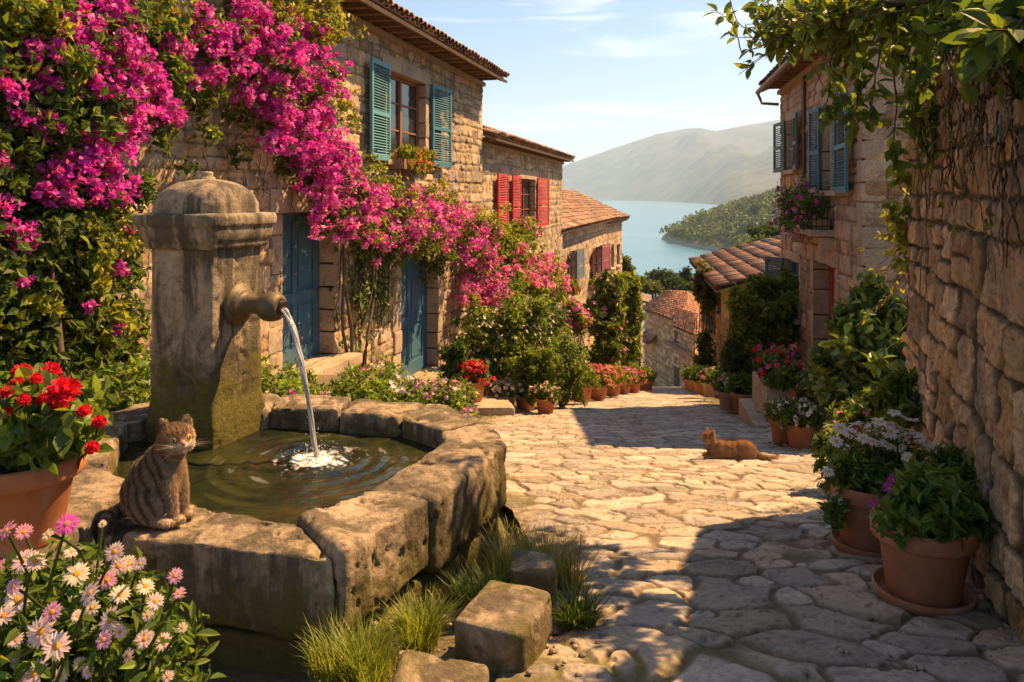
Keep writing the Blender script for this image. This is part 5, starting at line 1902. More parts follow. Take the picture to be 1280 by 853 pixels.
shrub('climbing_shrub', 'tall yellow green climber on the house corner with bare stems near the street', 'climbing plant', G(5.6, 37.0), [PB(785, 365, 15, 22, 37.0), PB(792, 390, 10, 26, 36.8), PB(782, 410, 12, 30, 36.6), PB(786, 440, 11, 24, 36.2), PB(776, 355, 14, 16, 37.4)],
      .28, YELLOW + GREEN, 4200, trunk=.05, seed=27)
shrub('climbing_rose', 'pink flowering climber round the low doorway of the lower left house', 'climbing plant', G(2.5, 30.6), [PB(712, 388, 14, 12, 30.8), PB(726, 400, 12, 12, 31.0), PB(706, 400, 9, 10, 30.6), PB(718, 408, 10, 10, 31)], .2, YELLOW + GREEN, 1500, trunk=.04, flowers=[(PINK, 170, .13, 4)], seed=28)
shrub('climbing_shrub', 'dark hanging creeper with reddish tips at the eave of the low right house', 'climbing plant', P(884, 478, 26.5), [PB(880, 352, 10, 16, 27.5), PB(884, 375, 7, 16, 27), PB(876, 365, 6, 12, 27.6)], .22, DARK + OLIVE + [(.22, .08, .04)], 1300, trunk=.03, seed=29)
shrub('climbing_shrub', 'thin dark creeper winding up the wall of the low right house', 'climbing plant', P(882, 490, 26), [PB(880, 425, 6, 12, 26.2), PB(884, 445, 6, 12, 26), PB(876, 455, 6, 8, 26), PB(886, 465, 8, 10, 25.8)], .2, DARK + GREEN, 1100, trunk=.03, seed=30)
shrub('leafy_tree', 'round leafy small tree with several bare stems beside the right house', 'tree', G(5.3, 16.4), [PB(945, 385, 28, 32, 16.2), PB(970, 375, 26, 30, 16.3), PB(960, 415, 34, 30, 16.0), PB(940, 425, 24, 28, 15.9), PB(985, 400, 16, 34, 16.1), PB(955, 360, 20, 16, 16.3), PB(930, 400, 14, 30, 16), PB(950, 452, 26, 16, 15.8)],
      .15, GREEN + YELLOW[:3] + DARK[2:], 8200, trunk=.035, sub=30, spread=.26, seed=31)
shrub('shrub', 'dark low shrub filling the foot of the round leafy tree', 'shrub', G(4.75, 15.6), [PB(920, 458, 20, 18, 15.7), PB(945, 470, 20, 14, 15.5), PB(912, 440, 12, 16, 16)], .13, DARK + OLIVE, 2200, trunk=.02, seed=32)
shrub('shrub', 'tall dark broad leaved shrub between the house corner and the old garden wall', 'shrub', G(4.0, 8.7), [PB(1090, 430, 40, 44, 8.7), PB(1110, 400, 28, 40, 8.8), PB(1070, 460, 40, 36, 8.5), PB(1110, 470, 36, 40, 8.5), PB(1090, 500, 44, 26, 8.3), PB(1045, 492, 26, 20, 8.5), PB(1085, 375, 18, 34, 8.9), PB(1060, 400, 14, 24, 8.9)],
      .125, DARK[1:] + GREEN + YELLOW[:1], 5200, kind='ovate', trunk=.03, sub=30, spread=.34, seed=33, mat='leaf_gloss', bias=.45)
shrub('shrub', 'low dark shrub under the red door with small pink blooms', 'shrub', G(3.75, 10.6), [PB(1030, 470, 22, 16, 10.8), PB(1012, 490, 16, 12, 10.4), PB(1050, 480, 18, 16, 10.6)], .10, DARK + GREEN, 1900, trunk=.02, flowers=[(PINK + RED, 40, .05, 4)], seed=34)

# ------------------------------------------------------------------ flower beds behind the fountain
def bed(label, px, py0, py1, Y, w, cols, fl, seed, n=2600, size=.06, width=.34):
    n = int(n * 2.2)
    """low clump of leafy stems with small heads of bloom"""
    rng = rng_(seed)
    c = P(px, py0, Y)
    top = (H - py1) / 1000 * Y
    base = G(c[0], Y)
    t = thing('flowering_plant', label, 'flowering plant', base, 'flowering plants around the basin')
    hz = top - base[2]
    blobs = []
    for k in range(7):
        x = base[0] + rng.uniform(-w, w) * .75
        blobs.append((np.array((x, Y + rng.uniform(-.25, .25), base[2] + hz * rng.uniform(.35, .72))), (w * .42, .24, hz * .34)))
    mb = MB()
    stems(mb, rng, base, [b[0] + (0, 0, hz * .1) for b in blobs] * 2, .008, .004, 4, .15, (.06, .09, .03), 5)
    mb.build('stem', M['leaf'], t)
    mb = MB()
    add_foliage(mb, rng, blobs, size, cols, n, width, 26, .36, bias=.3)
    mb.build('leaves', M['leaf'], t)
    mb = MB()
    for cc, num, fs, pet in fl:
        b_ = rng.integers(0, len(blobs), num)
        u = unit(rng.normal(size=(num, 3)) * (1, .8, .6) + (0, -.2, .9))
        p = np.array([blobs[i][0] for i in b_]) + u * np.array([blobs[i][1] for i in b_]) * 1.12
        add_florets(mb, rng, np.repeat(p, 4, 0) + rng.normal(size=(num * 4, 3)) * fs * .45, np.repeat(u, 4, 0), fs, cc, pet, .1, .3)
    mb.build('flowers', M['petal'], t, kind='stuff')
    return t

LIME = [(.26, .32, .045), (.20, .28, .04), (.15, .22, .035)]
bed('lime green plant dotted with white heads behind the far basin rim', 460, 500, 463, 5.7, .40, LIME, [(WHITE, 36, .022, 5), (PINK, 6, .02, 5)], 41)
bed('low pink and white flowering plant trailing over the right end of the far rim', 540, 505, 480, 5.7, .32, LIME + GREEN, [([(.75, .42, .5), (.7, .3, .42), (.75, .6, .6)], 46, .022, 5)], 42, 1700)
bed('lime green plant with magenta buds directly right of the fountain pillar', 352, 500, 462, 5.6, .16, LIME, [(MAGENTA, 10, .02, 4), (WHITE, 6, .02, 4)], 43, 1500)
bed('sparse low pink flowering plant below the nearer blue door', 402, 500, 472, 6.0, .22, LIME + GREEN, [(PINK, 16, .022, 4)], 44, 1200)
bed('leafy green plant with narrow sunlit leaves left of the fountain pillar', 150, 520, 468, 5.2, .30, LIME + GREEN, [(PINK, 5, .02, 4)], 45, 2600, .10, .25)
bed('dark leafy plant with a few magenta buds behind the red geranium', 95, 520, 466, 5.4, .34, GREEN + DARK, [(MAGENTA, 8, .025, 4)], 46, 2600, .10, .3)

# ------------------------------------------------------------------ pots
def pot_shape(t, c, r, h, seed, col=(.44, .165, .07), saucer=False, soil=True):
    """terracotta pot: r = rim radius"""
    c = np.asarray(c, float)
    mb = MB()
    prof = [(0, .0), (r * .66, .0), (r * .69, .012), (r * .84, h * .74), (r * .855, h * .755), (r * .97, h * .765), (r * 1.0, h * .80), (r * 1.0, h * .965), (r * .975, h), (r * .90, h), (r * .875, h * .97), (r * .84, h * .80), (r * .80, h * .70)]
    lathe(mb, c, prof, 40, np.array(col), wob=.012, seed=seed)
    mb.build('pot', M['terracotta'], t)
    if soil:
        mb = MB()
        lathe(mb, c, [(r * .85, h * .84), (r * .5, h * .87), (0.001, h * .88)], 24, (.05, .035, .025), wob=.03, seed=seed)
        mb.build('soil', M['soil'], t)
    if saucer:
        mb = MB()
        lathe(mb, c + (0, 0, -.012), [(0, 0), (r * .84, 0), (r * .93, .012), (r * .97, .045), (r * .93, .052), (r * .88, .02), (0, .014)], 40, np.array(col) * .9, wob=.01, seed=seed)
        mb.build('saucer', M['terracotta'], t)

def potted(label, c, r, h, seed, colors, n, size, fl=None, spread_w=1.35, tall=1.0, saucer=False, width=.45, kind='quad', group=None, col=(.44, .165, .07), name='potted_plant', sub=26):
    rng = rng_(seed)
    t = thing(name, label, 'potted plant', c, group)
    pot_shape(t, c, r, h, seed, col, saucer)
    c = np.asarray(c, float)
    blobs = []
    for k in range(7):
        a = k * 2.4
        q = .62 * math.sqrt(k / 6)
        blobs.append((c + (math.cos(a) * r * spread_w * q, math.sin(a) * r * spread_w * q, h * .95 + r * tall * (.62 - .4 * q)), (r * spread_w * .56, r * spread_w * .56, r * tall * .5)))
    mb = MB()
    stems(mb, rng, c + (0, 0, h * .85), [b[0] for b in blobs] * 2, r * .03, r * .015, 5, .1, (.07, .09, .03), 5)
    mb.build('stem', M['leaf'], t)
    mb = MB()
    add_foliage(mb, rng, blobs, size, colors, n, width, sub, .34, kind, bias=.45)
    mb.build('leaves', M['leaf'], t)
    if fl:
        mb = MB()
        for cc, num, fs, pet in fl:
            b_ = rng.integers(0, len(blobs), num)
            u = unit(rng.normal(size=(num, 3)) + (0, -.35, .75))
            p = np.array([blobs[i][0] for i in b_]) + u * np.array([blobs[i][1] for i in b_]) * 1.1
            reps = 3
            add_florets(mb, rng, np.repeat(p, reps, 0) + rng.normal(size=(num * reps, 3)) * fs * .35, np.repeat(u, reps, 0), fs, cc, pet, .12, .35)
        mb.build('flowers', M['petal'], t, kind='stuff')
    return t

GL_ = 'flower pots along the left house walls'
GR_ = 'flower pots along the right side'
def gp(px, py):
    """ground point of the street plane under a pixel"""
    s = (py - H) / 1000
    Y = .942 / (s - .2074)
    return P(px, py, Y)
c = P(590, 500, 14.2)
mb = MB()
rock(mb, block_corners([(c[0] - .62, c[1] - .45), (c[0] + .75, c[1] - .5), (c[0] + .6, c[1] + .5), (c[0] - .6, c[1] + .5)], float(gz(14.6)) - .1, c[2] - .003), r=.05, amp=.02, n=18, seed=400, col=np.array(TRIM) * .9)
tag(mb.build('stone_step', M['trim'], None, (*c[:2], c[2] - .2)), 'pale raised stone step carrying the red flowered pot by the door', 'stone step')
potted('terracotta pot of red and coral flowers on the raised stone step', c, .265, .36, 51, GREEN, 1500, .08, [(RED + [(.65, .14, .10), (.7, .10, .16)], 110, .05, 5)], 1.3, 1.15, group=GL_)
g_ = gp(632, 516)
potted('small terracotta pot of creamy white flowers, nearest the street on the left', g_, .205, .33, 52, GREEN, 1200, .075, [([(.75, .68, .5), (.74, .70, .58)], 110, .04, 5)], 1.45, 1.2, group=GL_)
g_ = gp(682, 518)
potted('small dark terracotta pot of green and cream flowers before the round bush', g_, .19, .30, 53, GREEN + DARK, 1100, .075, [([(.72, .62, .42), (.7, .5, .35)], 60, .035, 5)], 1.5, 1.2, group=GL_)
g_ = P(657, 511, 14.9)
potted('half hidden terracotta pot between the two small flowered pots', g_, .23, .27, 54, GREEN, 700, .085, None, 1.1, .8, group=GL_)
pr = 55
for (px, py, Y, rr_, lab, fc) in ((727, 501, 17.2, .26, 'clay pot with bright yellow green leaves at the end of the round bush', None),
                                 (746, 498, 18.8, .30, 'clay pot heaped with coral pink flowers past the round bush', [([(.62, .2, .17), (.66, .3, .22), (.6, .14, .2)], 80, .05, 5)]),
                                 (765, 494, 20.6, .27, 'clay pot with dull orange blooms under the tall climber', [([(.6, .25, .12)], 50, .05, 5)]),
                                 (778, 492, 22.2, .27, 'clay pot with yellow leaves and pink specks in the middle of the left row', [(PINK, 40, .05, 5)]),
                                 (791, 491, 23.6, .27, 'clay pot with coral blooms second from the far end of the left row', [([(.6, .2, .15)], 50, .05, 5)]),
                                 (806, 489, 25.2, .30, 'last yellow green pot of the left row where the street drops', None)):
    potted(lab, P(px, py, Y), rr_, .36, pr, YELLOW[:3] + GREEN, 900, .10, fc, 1.4, 1.3, group=GL_)
    pr += 1
for (px, py, Y, rr_, lab, fc, cl) in ((866, 488, 22.4, .28, 'farthest rounded green pot plant on the right where the street drops', None, GREEN + DARK),
                                  (878, 491, 20.2, .24, 'small pot of dark leaves second from the far end on the right', None, DARK),
                                  (889, 494, 18.6, .23, 'clay pot with pale pink heads in the right row before the dark shrub', [(PINK + WHITE, 40, .045, 5)], DARK + OLIVE),
                                  (900, 497, 17.2, .22, 'clay pot of dark leaves in the middle of the right row', None, DARK + GREEN),
                                  (911, 511, 14.6, .22, 'pale weathered clay pot with pinkish white flowers in the right row', [(WHITE + PINK[2:3], 70, .04, 5)], GREEN + OLIVE),
                                  (930, 513, 14.2, .25, 'terracotta pot with grassy dark leaves next to the stone trough', None, DARK + GREEN)):
    potted(lab, P(px, py, Y), rr_, .33, pr, cl, 900, .09, fc, 1.3, 1.2, group=GR_, col=(.38, .16, .08) if 'pale' not in lab else (.42, .26, .18))
    pr += 1
g_ = P(976, 552, 8.95)
potted('smaller terracotta pot half hidden behind the white flowered pot beside the trough', g_, .13, .26, 70, GREEN, 700, .06, [(WHITE + [(.75, .55, .45)], 40, .026, 6)], 1.5, 1.3, group=GR_)
g_ = P(1000, 561, 8.55)
potted('terracotta pot of green leaves and white flowers beside the lying orange cat', g_, .158, .27, 71, DARK + GREEN, 1700, .06, [(WHITE, 60, .026, 6)], 1.7, 1.5, saucer=True, group=GR_)

# stone trough with red flowers and its steps
rng = rng_(90)
tc = P(962, 500, 12.0)
tr = thing('stone_trough', 'pale stone trough of red geraniums on a step below the right house', 'planter', (tc[0], tc[1], -3.5))
mb = MB()
fq = lambda u0, u1, v0, v1: [fR.at(u, v, 0)[:2] for u, v in ((u0, v0), (u1, v0), (u1, v1), (u0, v1))]
tu = 1.0
rock(mb, block_corners([(tc[0] - .22, tc[1] - .55), (tc[0] + .32, tc[1] - .6), (tc[0] + .48, tc[1] + .6), (tc[0] - .08, tc[1] + .65)], tc[2] - .22, tc[2] + .30), r=.03, amp=.012, n=16, seed=410, col=np.array(TRIM) * 1.1)
mb.build('trough', M['trim'], tr)
mb = MB()
bl = [(tc + (.08 + .1 * k * .3, -.4 + .27 * k, .45 + .05 * (k % 2)), (.28, .24, .22)) for k in range(4)]
add_foliage(mb, rng, bl, .09, GREEN + DARK, 2200, .6, 20, .34)
mb.build('leaves', M['leaf'], tr)
mb = MB()
for b_, r_ in bl:
    u = unit(rng.normal(size=(20, 3)) + (-.3, -.3, .8))
    add_florets(mb, rng, b_ + u * np.array(r_) * 1.15, u, .05, RED + PINK[3:4], 5, .12, .35)
mb.build('flowers', M['petal'], tr, kind='stuff')
mb = MB()
rock(mb, block_corners([(tc[0] - .46, tc[1] - .75), (tc[0] + .1, tc[1] - .8), (tc[0] + .3, tc[1] + .7), (tc[0] - .26, tc[1] + .75)], float(gz(tc[1])) - .15, float(gz(tc[1])) + .20), r=.03, amp=.012, n=16, seed=411, col=np.array(TRIM) * .95)
tag(mb.build('stone_step', M['trim'], None, (tc[0] - .2, tc[1], float(gz(tc[1])))), 'low pale stone step in front of the trough of red geraniums', 'stone step')
potted('bushy potted geranium with coral blooms above the stone trough', P(985, 482, 12.4), .2, .2, 92, GREEN + OLIVE, 1400, .09, [(RED + PINK, 46, .05, 5)], 1.8, 1.7, group=GR_)
potted('green potted plant with a few red blooms left of the red door step', P(1000, 500, 11.2), .17, .2, 93, DARK + GREEN, 1300, .085, [(RED, 24, .045, 5)], 1.8, 1.6, group=GR_)

# window box under the teal shutters, sill pot under the red ones, balcony flowers
def window_box(label, f, u0, u1, w, v0, v1, seed, colors, fl, leafsize, h=.16, up=.22, n=1300, hang=.1):
    rng = rng_(seed)
    c = f.at((u0 + u1) / 2, (v0 + v1) / 2, w)
    t = thing('window_box', label, 'window box', c)
    mb = MB()
    f.box(mb, u0, u1, v0, v0 + .025, w, w + h, (.33, .18, .10))
    f.box(mb, u0, u1, v1 - .025, v1, w, w + h, (.33, .18, .10))
    f.box(mb, u0, u0 + .025, v0 + .025, v1 - .025, w, w + h, (.33, .18, .10))
    f.box(mb, u1 - .025, u1, v0 + .025, v1 - .025, w, w + h, (.33, .18, .10))
    f.box(mb, u0 + .025, u1 - .025, v0 + .025, v1 - .025, w + .01, w + h * .8, (.05, .035, .025))
    mb.build('box', M['terracotta'], t)
    bl = [(f.at(lerp(u0, u1, (k + .5) / 6), lerp(v0, v1, .55) + (.05 if k % 2 else 0), w + h + up * (.35 + .2 * math.sin(k * 1.7))), (abs(u1 - u0) / 8, .17, up * .55)) for k in range(6)]
    if hang:
        bl += [(f.at(lerp(u0, u1, (k + .5) / 4), v1 + .03, w + h * .4), (abs(u1 - u0) / 9, .07, hang)) for k in range(4)]
    mb = MB()
    add_foliage(mb, rng, bl, leafsize, colors, n, .45, 20, .36)
    mb.build('leaves', M['leaf'], t)
    mb = MB()
    for cc, num, fs in fl:
        i = rng.integers(0, len(bl), num)
        u = unit(rng.normal(size=(num, 3)) + (*(f.n * .5), .4))
        add_florets(mb, rng, np.array([bl[j][0] for j in i]) + u * np.array([bl[j][1] for j in i]) * 1.1, u, fs, cc, 5, .12, .35)
    mb.build('flowers', M['petal'], t, kind='stuff')
    return t
window_box('window box of yellow green leaves and orange blooms below the left teal shutters', f1, f1.u_of(484), f1.u_of(540, .3), wn1[2] - .16, .05, .30, 95, YELLOW + GREEN, [([(.65, .10, .04), (.7, .3, .05)], 60, .04)], .075)
window_box('small flower box with pink blooms under the red shuttered window', f2, f2.u_of(644, .1), f2.u_of(668, .3), wA[2] - .26, .03, .36, 96, YELLOW + GREEN, [(PINK, 60, .07)], .13, h=.2, up=.34, n=1000)
window_box('flower box on the sill of the plum shuttered window', f3, f3.u_of(737, .1), f3.u_of(750, .3), w3b[2] - .4, .03, .45, 97, YELLOW + GREEN, [(PINK, 40, .1)], .18, h=.25, up=.35, n=700)
window_box('flower box on the sill of the grey shuttered window', f3, f3.u_of(707, .1), f3.u_of(718, .3), w3a[2] - .34, .03, .4, 98, GREEN, [(RED, 26, .1)], .16, h=.22, up=.3, n=600)
window_box('balcony planter spilling dark leaves and magenta blooms through the iron railing', fR, bu0 + .12, bu1 - .12, bz + .004, .08, .33, 99, DARK + GREEN, [(MAGENTA + PINK, 110, .045)], .075, h=.15, up=.55, n=2800, hang=.22)

# ------------------------------------------------------------------ near flowers
def head(parent, p, ax, r, petals, cen, rng, kind='daisy', name='flower_head'):
    """one flower: ring of petals with a domed centre as its sub-part"""
    ax = unit(np.asarray(ax, float))
    a = unit(np.cross(ax, (0.3, 0.9, 0.2)))
    b = np.cross(ax, a)
    mb = MB()
    if kind == 'daisy':
        n = int(rng.integers(17, 22))
        th = np.arange(n) * 2 * math.pi / n + rng.normal(size=n) * .06
        d = unit(a * np.cos(th)[:, None] + b * np.sin(th)[:, None] + ax * (.10 + .10 * rng.normal(size=(n, 1))))
        m = unit(ax - d * (d @ ax)[:, None])
        col = pal(rng, n, petals, .06)
        leaf_ovate(mb, p + d * r * .14, d, m, r * .84 * (.9 + .15 * rng.random(n)), .36, col, fold=.03, curl=.16)
        ob = mb.build(name, M['petal'], parent)
        mb = MB()
        axm = np.array([a, b, ax])
        lathe(mb, p - ax * r * .03, [(r * .27, 0), (r * .26, r * .07), (r * .19, r * .12), (r * .08, r * .15), (0, r * .155)], 14, np.array(cen), axm, wob=.06, seed=3)
        mb.build('flower_center', M['soil2'], ob)
    else:
        # dense pompon of many short petals
        n = 90
        g = np.arange(n) + .5
        phi = np.arccos(1 - 1.15 * g / n)
        th = math.pi * (1 + 5 ** .5) * g
        d = a * (np.cos(th) * np.sin(phi))[:, None] + b * (np.sin(th) * np.sin(phi))[:, None] + ax * (np.cos(phi) * .8)[:, None]
        d = unit(d + rng.normal(size=(n, 3)) * .12)
        m = unit(ax * .8 - d * (d @ ax)[:, None] + rng.normal(size=(n, 3)) * .3)
        m = unit(m - d * (m * d).sum(1, keepdims=True))
        leaf_quads(mb, p + d * r * .45, d, m, r * .62 * (.8 + .4 * rng.random(n)), .75, pal(rng, n, petals, .16), fold=.1)
        ob = mb.build(name, M['petal'], parent)
        mb = MB()
        lathe(mb, p - ax * r * .1, [(0, -r * .1), (r * .4, 0), (r * .5, r * .2), (r * .3, r * .38), (0, r * .45)], 12, np.array(petals[0]) * .7, np.array([a, b, ax]), wob=.1, seed=5)
        mb.build('flower_center', M['petal'], ob)
    return ob
M['soil2'] = plain_mat('flower_eye', rough=.9, nscale=260, var=.35, bump=.6)

def near_plant(t, rng, root, tips, leafcols, nleaf, leafsize, heads=None, width=.42, stemcol=(.09, .12, .035), blobs=None, sr=.004, kind='ovate', along=True):
    """stems to every tip with leaves along them and in a mass round their lower parts"""
    mbs, mbl = MB(), MB()
    for tp in tips:
        tp = np.asarray(tp, float)
        b0 = root + rng.normal(size=3) * (.05, .05, .0)
        s = np.linspace(0, 1, 9)[:, None]
        mid = rng.normal(size=3) * .03
        pts = b0 * (1 - s) + tp * s + mid * np.sin(s * 3.14) + np.array((0, 0, .05)) * np.sin(s * 3.14)
        tube(mbs, pts, np.linspace(sr * 1.3, sr * .75, 9), 5, stemcol, cap=False)
        if along:
            k = 9
            q = pts[rng.integers(2, 8, k)] + rng.normal(size=(k, 3)) * .006
            d, m = frames(k, rng, np.tile((0, -.2, 1.0), (k, 1)), .5)
            leaf_ovate(mbl, q, d, m, leafsize * (.5 + .6 * rng.random(k)), width, pal(rng, k, leafcols, .2))
    for c, r, sh in (blobs or []):
        n = int(nleaf * sh)
        p, nr, tone = blob_pts(rng, c, r, n, 30, .34)
        d, m = frames(n, rng, nr, .5)
        leaf_ovate(mbl, p, d, m, leafsize * (.6 + .7 * rng.random(n)), width, pal(rng, n, leafcols, .2) * np.clip(tone, .6, 1.5)[:, None])
    mbs.build('stem', M['leaf'], t)
    mbl.build('leaves', M['leaf'], t)

# pale daisies in the lower left corner
rng = rng_(2001)
dz = thing('daisy_bush', 'bush of pale pink and white daisies with orange eyes in front of the basin', 'flowering plant', (-1.05, 1.75, -1.33))
Yd = 1.72
dpos = [(74, 553, .9), (88, 590, 1.05), (43, 652, 0), (0, 0, 0)]
D = [(5, 770, 18, 'w'), (130, 800, 13, 'p'), (65, 765, 14, 'p'), (25, 825, 16, 'w'), (75, 845, 14, 'y'), (150, 790, 10, 'w'), (115, 795, 13, 'w'), (90, 690, 13, 'w'), (175, 705, 10, 'w'), (30, 702, 17, 'w'), (22, 750, 22, 'w'), (51, 790, 22, 'w'), (71, 808, 20, 'w'), (44, 842, 23, 'w'), (96, 718, 18, 'y'), (112, 742, 19, 'w'), (134, 725, 15, 'p'), (148, 708, 14, 'w'), (150, 743, 16, 'y'), (138, 775, 17, 'w'), (143, 690, 14, 'w'), (160, 705, 13, 'y'), (182, 733, 15, 'y'), (194, 752, 13, 'w'), (181, 799, 14, 'w'), (205, 803, 12, 'w'), (219, 720, 12, 'p'), (224, 742, 12, 'p'),
     (228, 785, 9, 'y'), (210, 846, 11, 'w'), (44, 702, 14, 'w'), (8, 663, 14, 'm'), (30, 665, 14, 'm'), (60, 668, 10, 'y'), (84, 655, 18, 'M'), (17, 733, 14, 'p'), (115, 760, 12, 'y'), (5, 705, 8, 'm'), (120, 708, 10, 'y'), (97, 770, 11, 'w'), (160, 820, 10, 'w'), (20, 800, 12, 'w'), (100, 830, 12, 'y'), (185, 770, 9, 'y'), (128, 655, 7, 'y'), (110, 840, 9, 'w')]
cols = {'w': [(.80, .62, .54), (.78, .66, .56), (.80, .54, .50)], 'y': [(.80, .70, .48), (.78, .64, .46)], 'p': [(.78, .42, .52), (.76, .36, .48)], 'm': [(.76, .30, .42), (.78, .40, .42)], 'M': [(.70, .10, .42), (.74, .16, .48)]}
tips = []
for px, py, rp, k in D:
    Y = Yd + rng.uniform(-.10, .14) - (.16 if py > 730 else 0)
    p = P(px, py, Y)
    tips.append(p)
root = np.array((-1.0, 1.78, -1.33))
bl = [(P(40, 790, 1.75), (.16, .16, .10), .22), (P(110, 790, 1.78), (.16, .16, .11), .24), (P(170, 800, 1.8), (.13, .14, .10), .18), (P(70, 730, 1.85), (.14, .14, .07), .13), (P(140, 745, 1.85), (.12, .13, .07), .11), (P(60, 850, 1.7), (.2, .16, .08), .14), (P(170, 850, 1.75), (.14, .14, .08), .10)]
near_plant(dz, rng, root, tips, GREEN + LIME[1:] + DARK[1:], 3000, .042, blobs=bl, width=.36)
for (px, py, rp, k), p in zip(D, tips):
    ax = unit(np.array((rng.normal() * .3 + .1, -.85 + rng.normal() * .2, .75)))
    head(dz, p, ax, rp / 1000 * p[1] * .92 * rng.uniform(.85, 1.1), cols[k], (.72, .30, .03) if k != 'M' else (.55, .2, .1), rng)

# red geranium in a big terracotta pot
rng = rng_(2002)
pc = np.array((-1.69, 2.70, -1.168))
gr = thing('potted_geranium', 'large terracotta pot of bright red flowers on the ledge in the left corner', 'potted plant', pc)
pot_shape(gr, pc, .225, .29, 2002, (.46, .165, .065))
R = [(28, 468, 17), (62, 466, 17), (22, 482, 14), (10, 492, 12), (60, 485, 12), (80, 492, 26), (55, 500, 12), (8, 520, 14), (22, 522, 12), (75, 515, 18), (58, 530, 13), (30, 500, 10), (105, 515, 11), (124, 528, 11), (122, 545, 11), (115, 560, 11), (85, 525, 10), (40, 515, 9), (45, 474, 10), (-12, 500, 14), (-20, 470, 14), (95, 500, 9), (112, 535, 7)]
tips = []
for px, py, rp in R:
    tips.append(P(px, py, 2.62 + rng.uniform(-.12, .22)))
bl = [(P(20, 520, 2.7), (.17, .17, .10), .30), (P(70, 525, 2.68), (.12, .15, .10), .24), (P(-30, 520, 2.7), (.16, .16, .1), .14), (P(45, 545, 2.62), (.16, .12, .05), .20), (P(95, 535, 2.66), (.07, .10, .07), .12)]
near_plant(gr, rng, pc + (0, 0, .24), tips, GREEN + LIME[1:], 1500, .062, blobs=bl, width=.72)
for (px, py, rp), p in zip(R, tips):
    head(gr, p, (rng.normal() * .3, -.45 + rng.normal() * .2, .8), rp / 1000 * p[1] * .8, [(.72, .02, .03), (.78, .035, .05), (.60, .012, .02), (.74, .03, .10)], None, rng, 'pompon')

# right foreground pots
rng = rng_(2003)
pc = gp(1090, 700)
pc = np.array((pc[0] + .02, pc[1] + .08, float(gz(pc[1])) + .03))
dp = thing('potted_daisies', 'terracotta pot of tall white daisies with magenta blooms leaning on the old wall', 'potted plant', pc)
pot_shape(dp, pc, .178, .31, 2003, (.40, .155, .075), saucer=True)
Wd = [(1045, 552), (1060, 560), (1052, 578), (1040, 600), (1090, 535), (1100, 528), (1112, 540), (1118, 516), (1130, 522), (1075, 568), (1090, 552), (1108, 556), (1125, 560), (1142, 540), (1150, 548), (1160, 560), (1135, 572), (1145, 585), (1155, 580), (1165, 572), (1168, 590), (1062, 542), (1070, 530), (1030, 612), (1035, 590), (1085, 580), (1118, 582), (1100, 572), (1078, 548), (1128, 545), (1158, 600), (1050, 535), (1140, 605), (1098, 545), (1140, 525), (1172, 560), (1045, 625), (1120, 532)]
tips = [P(x, y, pc[1] + rng.uniform(-.2, .26)) for x, y in Wd]
Mg = [(1105, 628), (1095, 632), (1118, 600), (1112, 610), (1150, 615)]
tipm = [P(x, y, pc[1] - .25 + rng.uniform(-.05, .05)) for x, y in Mg]
bl = [(P(1090, 590, pc[1]), (.20, .2, .10), .36), (P(1135, 590, pc[1]), (.14, .16, .11), .28), (P(1055, 600, pc[1]), (.11, .13, .10), .22), (P(1045, 640, pc[1] - .1), (.05, .06, .08), .06), (P(1110, 560, pc[1] + .1), (.14, .14, .08), .16)]
near_plant(dp, rng, pc + (0, 0, .26), tips + tipm, GREEN + GREEN + DARK[2:] + LIME[1:], 3600, .044, blobs=bl, width=.34)
for p in tips:
    head(dp, p, (rng.normal() * .3 - .1, -.35 + rng.normal() * .25, .95), .040 * rng.uniform(.8, 1.15), [(.76, .70, .60), (.78, .73, .66)], (.62, .40, .08), rng)
for p in tipm:
    head(dp, p, (-.3, -.8, .4), .032, [(.66, .06, .40), (.7, .10, .46)], (.7, .3, .3), rng)

pc2 = gp(1168, 768)
pc2 = np.array((pc2[0] + .01, pc2[1] + .10, float(gz(pc2[1] + .05)) + .03))
gp2 = thing('potted_plant', 'large terracotta pot and saucer of leafy green stems, nearest on the right', 'potted plant', pc2)
rng = rng_(2004)
pot_shape(gp2, pc2, .188, .29, 2004, (.42, .16, .075), saucer=True)
tips = [P(x, y, pc2[1] + rng.uniform(-.15, .2)) for x, y in ((1130, 610), (1150, 595), (1165, 588), (1185, 600), (1200, 590), (1215, 600), (1230, 620), (1120, 635), (1240, 640), (1175, 610), (1195, 625), (1140, 640), (1210, 640), (1160, 630), (1225, 600), (1250, 655))]
bl = [(P(1150, 645, pc2[1] - .05), (.11, .13, .08), .28), (P(1195, 645, pc2[1]), (.13, .14, .09), .34), (P(1170, 620, pc2[1] + .05), (.13, .13, .08), .28), (P(1230, 650, pc2[1] + .02), (.06, .09, .07), .12), (P(1125, 655, pc2[1] - .1), (.05, .07, .04), .08)]
near_plant(gp2, rng, pc2 + (0, 0, .25), tips, GREEN + GREEN + LIME[1:] + DARK[2:], 1400, .070, blobs=bl, width=.42)

